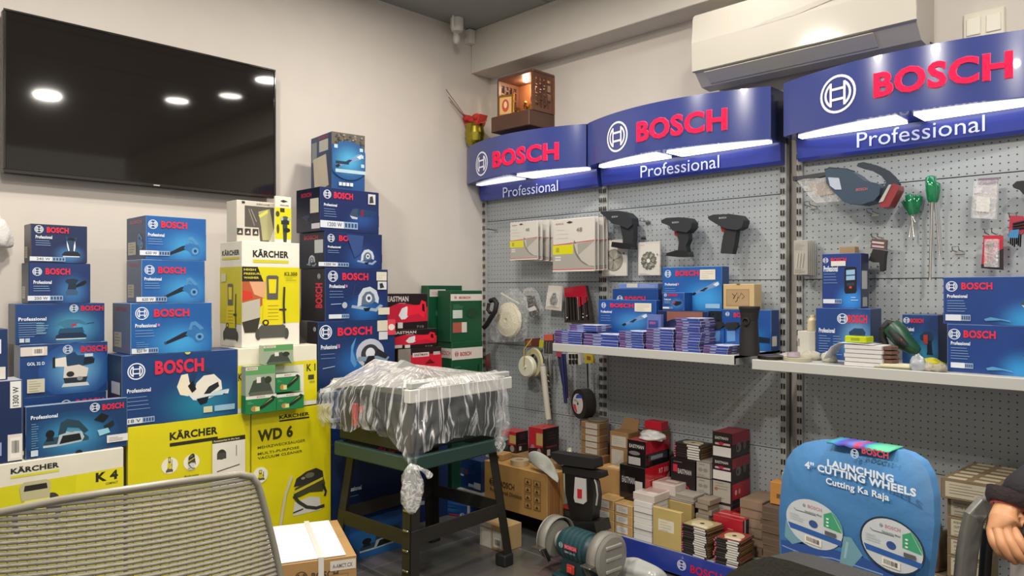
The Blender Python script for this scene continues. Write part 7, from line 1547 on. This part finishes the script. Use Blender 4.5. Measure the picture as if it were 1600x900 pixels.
# lettering printed on the cloth
ww, hh2 = u1-u0, v1-v0
F = Face(q, (u0, -.0354, v0), (1, 0, 0), (0, 0, 1), ww, hh2, 'cloth2', n=(0, -1, 0)); F.step = .00008
pcf = Pl(Oc-pc.n*.0368, -17.8)
def UV(px, py): a = pcf.uv(px, py); return ((a[0]-u0)/ww, (a[1]-v0)/hh2)
def TX(s_, a, b_, hgt, bold, col='e6eef6'):
    (x0, y0), (x1, y1) = UV(*a), UV(*b_); yb = (y0+y1)/2; F.text(s_, x0, yb, x1, yb+hgt, col, bold)
TX('LAUNCHING', (1292, 731.5), (1396, 751.5), .037, .04); TX("4'' CUTTING WHEELS", (1257, 736), (1431, 771.5), .039, .04); TX('Cutting Ka Raja', (1290, 763), (1389, 782), .043, .025)
F.rect(*UV(1345, 718), *UV(1388, 711), 'c85a78') if 0 else None
a_, b2 = UV(1346, 716), UV(1388, 718); F.text('BOSCH', a_[0], b2[1], b2[0], b2[1]+.034, 'cc4a66', .04); l_ = UV(1335, 709); F.logo(l_[0], l_[1], .0105, 'c8dcf0', .16)
def disc(px, py, rx_, ry_, dark):
    c = UV(px, py); e_ = UV(px+rx_, py); f2 = UV(px, py-ry_); ru = abs(e_[0]-c[0]); rv = abs(f2[1]-c[1])
    if dark: F.ell(*c, ru*1.07, rv*1.07, '1e3048', n=40)
    F.ell(*c, ru, rv, 'c6ccd0', n=40)
    F.ell(*c, ru*.99, rv*.99, '3f9e74', n=14, a0=R_(2), a1=R_(52)); F.poly([(c[0]+ru*.36, c[1]+rv*.94*.6), (c[0]+ru*.36, c[1]+rv*.05), (c[0]+ru*.98, c[1]+rv*.0), (c[0]+ru*.62, c[1]+rv*.74)], '3f9e74')
    F.poly([(c[0]-ru*.93, c[1]-rv*.24), (c[0]+ru*.99, c[1]-rv*.30), (c[0]+ru*.93, c[1]-rv*.52), (c[0]-ru*.84, c[1]-rv*.48)], '2c5ca4')
    F.ell(*c, ru*.16, rv*.16, '34508c'); F.text('BOSCH', c[0]-ru*.2, c[1]+rv*.62, c[0]+ru*.3, c[1]+rv*.76, 'c08090', .03); F.logo(c[0]-ru*.33, c[1]+rv*.68, .004, '8a90a0', .2)
    F.path([(c[0]-ru*.7, c[1]+rv*.45), (c[0]-ru*.62, c[1]+rv*.38), (c[0]+ru*.1, c[1]+rv*.4)], .0015, '6a7a74'); F.text('Standard for Metal', c[0]-ru*.3, c[1]+rv*.42, c[0]+ru*.3, c[1]+rv*.5, '7a8080', .02)
    for k in range(3): F.ell(c[0]+ru*.5, c[1]+rv*(.42-.14*k), ru*.05, rv*.04, 'dcece4', n=10)
    F.bars(c[0]-ru*.3, c[1]-rv*.86, c[0]+ru*.3, c[1]-rv*.55, seed=6); F.rect(c[0]+ru*.42, c[1]-rv*.24, c[0]+ru*.8, c[1]-rv*.08, '5a5a62'); F.lines(c[0]-ru*.85, c[0]-ru*.3, c[1]+rv*.2, 3, rv*.1, '9aa4ac', .001)
F.poly([UV(1220, 843), UV(1262, 852), UV(1300, 858), UV(1350, 872), UV(1400, 897), UV(1448, 912), UV(1448, 930), UV(1224, 905)], '2a4f96'); F.path([UV(1222, 852), UV(1260, 868), UV(1300, 872), UV(1380, 898)], .003, '7a9cc8')
F.poly([UV(1226, 838), UV(1238, 850), UV(1256, 846), UV(1246, 822), UV(1228, 812)], '6f9cac'); F.poly([UV(1318, 838), UV(1312, 880), UV(1330, 888), UV(1348, 868), UV(1330, 840)], '6f9cac'); F.poly([UV(1322, 846), UV(1318, 872), UV(1322, 872), UV(1326, 848)], '8fb8c4')
F.text('3608615078', *UV(1262, 870), *(lambda g, h: (g[0], g[1]))(UV(1292, 866), 0), '6a90c4', .02) if 0 else None
disc(1271, 819, 46, 37, False); disc(1394, 852, 50, 40, True)
q.build('printed_cover', K)
q = MB(); a = pc.uv(1305, 689); b_ = pc.uv(1402, 704); n5 = 10; vs = []; cs = []
colr = [(60, 160, 150), (50, 140, 190), (60, 70, 170), (90, 60, 160), (70, 110, 190), (190, 50, 80), (60, 80, 180), (60, 170, 150), (90, 190, 150)]
for i in range(n5+1):
    t_ = i/n5; u = a[0]+(b_[0]-a[0])*t_; zt2 = a[1]+(b_[1]-a[1])*t_+.002; s2 = math.sin(PI*t_)
    vs += [(u, -.030, zt2-.003*s2-.003+.002*math.sin(i*2.5)), (u, -.014-.008*s2, zt2+.004*s2), (u, .02, zt2+.004)]
    cs += [colr[min(8, i)]]*3
q.add(vs, [(3*i, 3*i+3, 3*i+4, 3*i+1) for i in range(n5)]+[(3*i+1, 3*i+4, 3*i+5, 3*i+2) for i in range(n5)], None, 'cloth2', True, vcol=cs); q.build('gathered_cloth_top', K, solid=.003)
q = MB(); q.box(u0+.02, u1-.02, .06, .44, .30, .34, '2a2a2c', 'cloth', b=.015); q.build('seat', K)
for lx in (u0+.03, u1-.03):
    for ly in (.07, .42): q = MB(); q.tube([(lx, ly, .0), (lx, ly, .30)], .011, '3a3a3c', 'metal', 10); q.build('leg', K)
# --- dark upholstered chair nearest, only its top in view
Od = at(1150, d=1.42); pd = Pl(Od, -20)
K = thing('upholstered_chair', (Od.x, Od.y, 0), 'dark grey chair whose rounded top edge shows below the blue covered chair', 'chair', rz=R_(-20))
tp = [pd.uv(*p) for p in [(1136, 910), (1160, 889), (1190, 873), (1222, 865), (1255, 872), (1290, 883), (1340, 899), (1400, 918)]]
q = MB(); q.prism([(tp[0][0]-.01, .40)]+tp+[(tp[-1][0]+.02, .40)], -.03, .03, '34332f', 'leather'); q.build('backrest', K, bevel=.02)
mid = (tp[0][0]+tp[-1][0])/2
q = MB(); q.box(mid-.2, mid+.2, -.45, -.04, .34, .40, '34332f', 'leather', b=.02); q.build('seat', K)
q = MB(); q.tube([(mid, -.24, .03), (mid, -.24, .34)], .03, '202020', 'metal', 12); q.build('gas_column', K)
q = MB(); q.cyl(.22, 0, .03, '202020', 'metal', 28, r2=.2); q.v = [v+Vector((mid, -.24, 0)) for v in q.v]; q.build('base_plate', K)

# ================================================================ SEATED PERSON at the right edge, and the chair
def W(px, py, d): return at(px, py, d=d)
K = thing('armchair', (W(1700, 453, 1.62).x, W(1700, 453, 1.62).y, 0), 'grey armed office chair of the seated person, its curved arm at the right edge', 'chair')
o0 = K.location.copy()
arc = [(1556, 786, 1.60), (1535, 792, 1.58), (1522, 808, 1.57), (1516, 835, 1.57), (1511, 865, 1.57), (1507, 905, 1.57), (1508, 960, 1.58)]
q = MB(); L2 = []
ps = [W(*a)-o0 for a in arc]
pathv = []
for i, p in enumerate(ps):
    t_ = (ps[min(i+1, len(ps)-1)]-ps[max(i-1, 0)]).normalized(); s_ = (FV.cross(t_)).normalized(); 
    for a, b_ in ((-.021, -.010), (.021, -.010), (.021, .010), (-.021, .010)): pathv.append(p+s_*a+FV*b_)
q.add(pathv, [(4*i+j, 4*i+(j+1) % 4, 4*i+4+(j+1) % 4, 4*i+4+j) for i in range(len(ps)-1) for j in range(4)]+[(0, 1, 2, 3), tuple(range(4*len(ps)-4, 4*len(ps)))], '6a6862', 'plastic')
q.build('arm_bracket', K, bevel=.006, seg=3)
pd0 = W(1556, 784, 1.60)-o0; pd1 = W(1690, 800, 1.50)-o0
q = MB(); q.tube([pd0, pd0.lerp(pd1, .3), pd0.lerp(pd1, .7), pd1], [.026, .034, .034, .026], '2a2a2a', 'rubber', 12, sq=.6); q.build('arm_pad', K)
q = MB(); q.tube([W(1545, 828, 1.60)-o0, W(1541, 860, 1.60)-o0, W(1538, 905, 1.6)-o0], .012, '2e3030', 'plastic', 10); q.build('arm_post', K)
sp = W(1760, 453, 1.62)-o0; 
q = MB(); q.box(sp.x-.24, sp.x+.24, sp.y-.24, sp.y+.24, .36, .43, '2a2a2a', 'cloth', b=.03); q.build('seat', K)
q = MB(); q.tube([(sp.x, sp.y, .05), (sp.x, sp.y, .36)], .03, '202020', 'metal', 12); q.build('gas_column', K)
for i in range(5):
    a = 2*PI*i/5; q = MB(); q.tube([(sp.x, sp.y, .08), (sp.x+.28*math.cos(a), sp.y+.28*math.sin(a), .03)], [.026, .016], '222222', 'plastic', 8); q.build('leg', K)
def skin(name, pts, edges, radii, col, m, parent, sub=2, root=0):
    me = bpy.data.meshes.new(name); me.from_pydata([tuple(p) for p in pts], edges, [])
    o = bpy.data.objects.new(name, me); COL.objects.link(o); o.parent = parent
    sk = o.modifiers.new('skin', 'SKIN'); sk.use_smooth_shade = True; me.skin_vertices or None
    if not me.skin_vertices: 
        bpy.context.view_layer.objects.active = o
    for i, r in enumerate(radii):
        v = me.skin_vertices[0].data[i]; v.radius = (r, r) if not isinstance(r, tuple) else r; v.use_root = (i == root)
    s2 = o.modifiers.new('sub', 'SUBSURF'); s2.levels = sub; s2.render_levels = sub
    me.materials.append(solidmat(col, m)); return o
def solidmat(col, base):
    k = base+col
    if k in MATS: return MATS[k]
    m = MATS[base].copy(); m.name = k; N = m.node_tree.nodes
    for nd in list(N):
        if nd.type == 'VERTEX_COLOR':
            rgb = N.new('ShaderNodeRGB'); rgb.outputs[0].default_value = (*lin(col), 1)
            for l in list(nd.outputs[0].links): m.node_tree.links.new(rgb.outputs[0], l.to_socket)
    MATS[k] = m; return m
Pn = thing('person', (W(1800, 453, 1.62).x, W(1800, 453, 1.62).y, 0), 'seated person in a black jacket, hand on a chair arm holding a phone', 'person')
o0 = Pn.location.copy()
def S(px, py, d): return W(px, py, d)-o0
hips = Vector((0, 0, .50)); 
body = [hips, Vector((0, 0, .62)), Vector((0, 0, .78)), Vector((0, 0, .94)), Vector((0, 0, 1.03)), Vector((0, 0, 1.09)), Vector((0, 0, 1.20))]
sv = (W(1800, 453, 1.5)-W(1700, 453, 1.5)).normalized()
wr = S(1577, 792, 1.49)
lsh = Vector((-sv.x*.19, -sv.y*.19, .98)); lel = S(1668, 735, 1.55)
rsh = Vector((sv.x*.19, sv.y*.19, .98)); rel = Vector((sv.x*.27, sv.y*.27, .72)); rwr = Vector((sv.x*.1-FV.x*.22, sv.y*.1-FV.y*.22, .66))
fw = -FV
kn = [fw*.42+sv*s_*.12+Vector((0, 0, .50)) for s_ in (-1, 1)]; an = [fw*.46+sv*s_*.12+Vector((0, 0, .08)) for s_ in (-1, 1)]; to = [fw*.62+sv*s_*.12+Vector((0, 0, .045)) for s_ in (-1, 1)]; hp = [sv*s_*.1+Vector((0, 0, .50)) for s_ in (-1, 1)]
cl = [hips, body[1], body[2], body[3], lsh, lel, wr+(lel-wr)*.06, rsh, rel, rwr, body[4]]
skin('jacket', cl, [(0, 1), (1, 2), (2, 3), (3, 4), (4, 5), (5, 6), (3, 7), (7, 8), (8, 9), (3, 10)], [.15, .15, .165, .12, .072, .062, .050, .072, .055, .042, .06], '17161a', 'cloth', Pn)
tr = [hips]+[hp[0], kn[0], an[0]]+[hp[1], kn[1], an[1]]
skin('trousers', tr, [(0, 1), (1, 2), (2, 3), (0, 4), (4, 5), (5, 6)], [.13, .09, .065, .045, .09, .065, .045], '24262e', 'cloth', Pn)
for i in (0, 1): q = MB(); q.tube([an[i]+Vector((0, 0, -.02))-fw*.04, an[i]+fw*.04+Vector((0, 0, -.03)), to[i]], [.045, .045, .035], '1a1818', 'leather', 12, sq=.9); q.build('shoe', Pn)
# head and neck, one skinned surface with nose and ears
hc = Vector((0, 0, 1.225)); f2 = fw
hd = [Vector((0, 0, 1.04)), Vector((0, 0, 1.10)), hc+Vector((0, 0, -.03)), hc+Vector((0, 0, .05)), hc+f2*.075+Vector((0, 0, -.075))*.9, hc+f2*.105+Vector((0, 0, -.01))]
head = skin('head', hd, [(0, 1), (1, 2), (2, 3), (2, 4), (2, 5)], [.055, .055, .085, .085, .035, .014], 'a8765a', 'skin', Pn)
q = MB(); 
for s_ in (-1, 1):
    p = hc+sv*s_*.088; q.sph(p.x, p.y, p.z, .02, .02, .032, 'a06e54', 'skin')
    p = hc+f2*.085+sv*s_*.032+Vector((0, 0, .018)); q.sph(p.x, p.y, p.z, .011, .011, .009, 'e8e4dc', 'gloss'); p = p+f2*.008; q.sph(p.x, p.y, p.z, .005, .005, .005, '20140e', 'gloss')
    p2 = hc+f2*.094+sv*s_*.034+Vector((0, 0, .042)); q.tube([p2-sv*.016, p2+sv*.016], .004, '1a1210', 'cloth')
p = hc+f2*.098+Vector((0, 0, -.05)); q.tube([p-sv*.022, p+f2*.004, p+sv*.022], .006, '9a5548', 'skin'); q.build('face_features', Pn)
q = MB(); q.sph(hc.x-f2.x*.012, hc.y-f2.y*.012, hc.z+.055, .098, .098, .085, '14100e', 'cloth', 20, 12); q.build('hair', Pn)
# hand: palm and five separate fingers grown from one skeleton
hj = [S(1577, 792, 1.49), S(1572, 806, 1.475), S(1566, 822, 1.46),
      S(1548, 829, 1.465), S(1553, 848, 1.45), S(1563, 864, 1.445), S(1574, 872, 1.45),
      S(1560, 830, 1.455), S(1566, 852, 1.435), S(1578, 870, 1.43), S(1590, 880, 1.435),
      S(1571, 828, 1.452), S(1580, 850, 1.43), S(1591, 868, 1.42), S(1601, 880, 1.425),
      S(1582, 825, 1.455), S(1592, 844, 1.43), S(1602, 860, 1.42), S(1611, 872, 1.425),
      S(1588, 808, 1.48), S(1602, 822, 1.455), S(1616, 836, 1.44)]
he = [(0, 1), (1, 2), (2, 3), (3, 4), (4, 5), (5, 6), (2, 7), (7, 8), (8, 9), (9, 10), (2, 11), (11, 12), (12, 13), (13, 14), (2, 15), (15, 16), (16, 17), (17, 18), (1, 19), (19, 20), (20, 21)]
hr = [.027, .030, .028]+[.0105, .0098, .0088, .0072]+[.0112, .0104, .0095, .0078]+[.0114, .0106, .0096, .008]+[.0112, .0102, .0092, .0078]+[.014, .0115, .009]
skin('hand', hj, he, hr, 'c08a62', 'skin', Pn, sub=2)
rh = [rwr, rwr+fw*.03-sv*.04, rwr+fw*.05-sv*.08]
he2 = [(0, 1), (1, 2)]; rr2 = [.026, .03, .026]; idx = 3
for k in range(4):
    b0 = rh[2]+Vector((0, 0, .012-.008*k))+fw*(.018-.014*k); rh += [b0-sv*.02, b0-sv*.045+Vector((0, 0, -.008)), b0-sv*.06+Vector((0, 0, -.02))]; he2 += [(2, idx), (idx, idx+1), (idx+1, idx+2)]; rr2 += [.0095, .009, .0075]; idx += 3
rh += [rh[1]+Vector((0, 0, .03)), rh[1]+Vector((0, 0, .045))-sv*.03]; he2 += [(1, idx), (idx, idx+1)]; rr2 += [.012, .009]
skin('hand', rh, he2, rr2, 'b8845e', 'skin', Pn, sub=1)
q = MB(); 
cuffp = [S(1584, 775, 1.495), S(1579, 787, 1.492), S(1577, 793, 1.49)]; q.tube(cuffp, [.05, .047, .041], '2a2024', 'cloth', 16, cap=False); q.tube([S(1578, 790, 1.49), S(1576, 797, 1.487)], [.036, .033], '8a4438', 'cloth', 16, cap=False); q.build('cuff', Pn)
ph_ = thing('mobile_phone', W(1612, 850, 1.43), 'black phone held in the hand at the right picture edge', 'phone', rz=math.atan2(RV.y, RV.x), ry=R_(20))
q = MB(); q.box(-.018, .055, .008, .017, -.028, .045, '1c1616', 'gloss', b=.003); q.build('body', ph_)
q = MB(); q.box(-.014, .051, .0171, .0176, -.024, .041, '0a0a0c', 'gloss'); q.build('screen', ph_)
pp = W(1605, 893, 1.50); q = MB(); q.box(-.03, .06, -.04, .04, -.06, .03, 'c4bcb8', 'paper', b=.002) if 0 else q.prism([(-.034, -.1), (.06, -.1), (.06, .012), (-.034, .02)], -.001, .001, 'c4bcb8', 'paper'); tag(q.build('paper_sheet', loc=pp, rot=(R_(0), 0, math.atan2(RV.y, RV.x))), 'white sheet of paper below the seated person hand', 'paper')

P = at(2, 400, x=.10); crumple('white_cloth', 'white cloth bundle hung on the wall at the left picture edge', 'cloth', (.055, P.y-.01, zat(P, 386)), (.09, .10, .12), 'd8d6d4', 'cloth', 88)
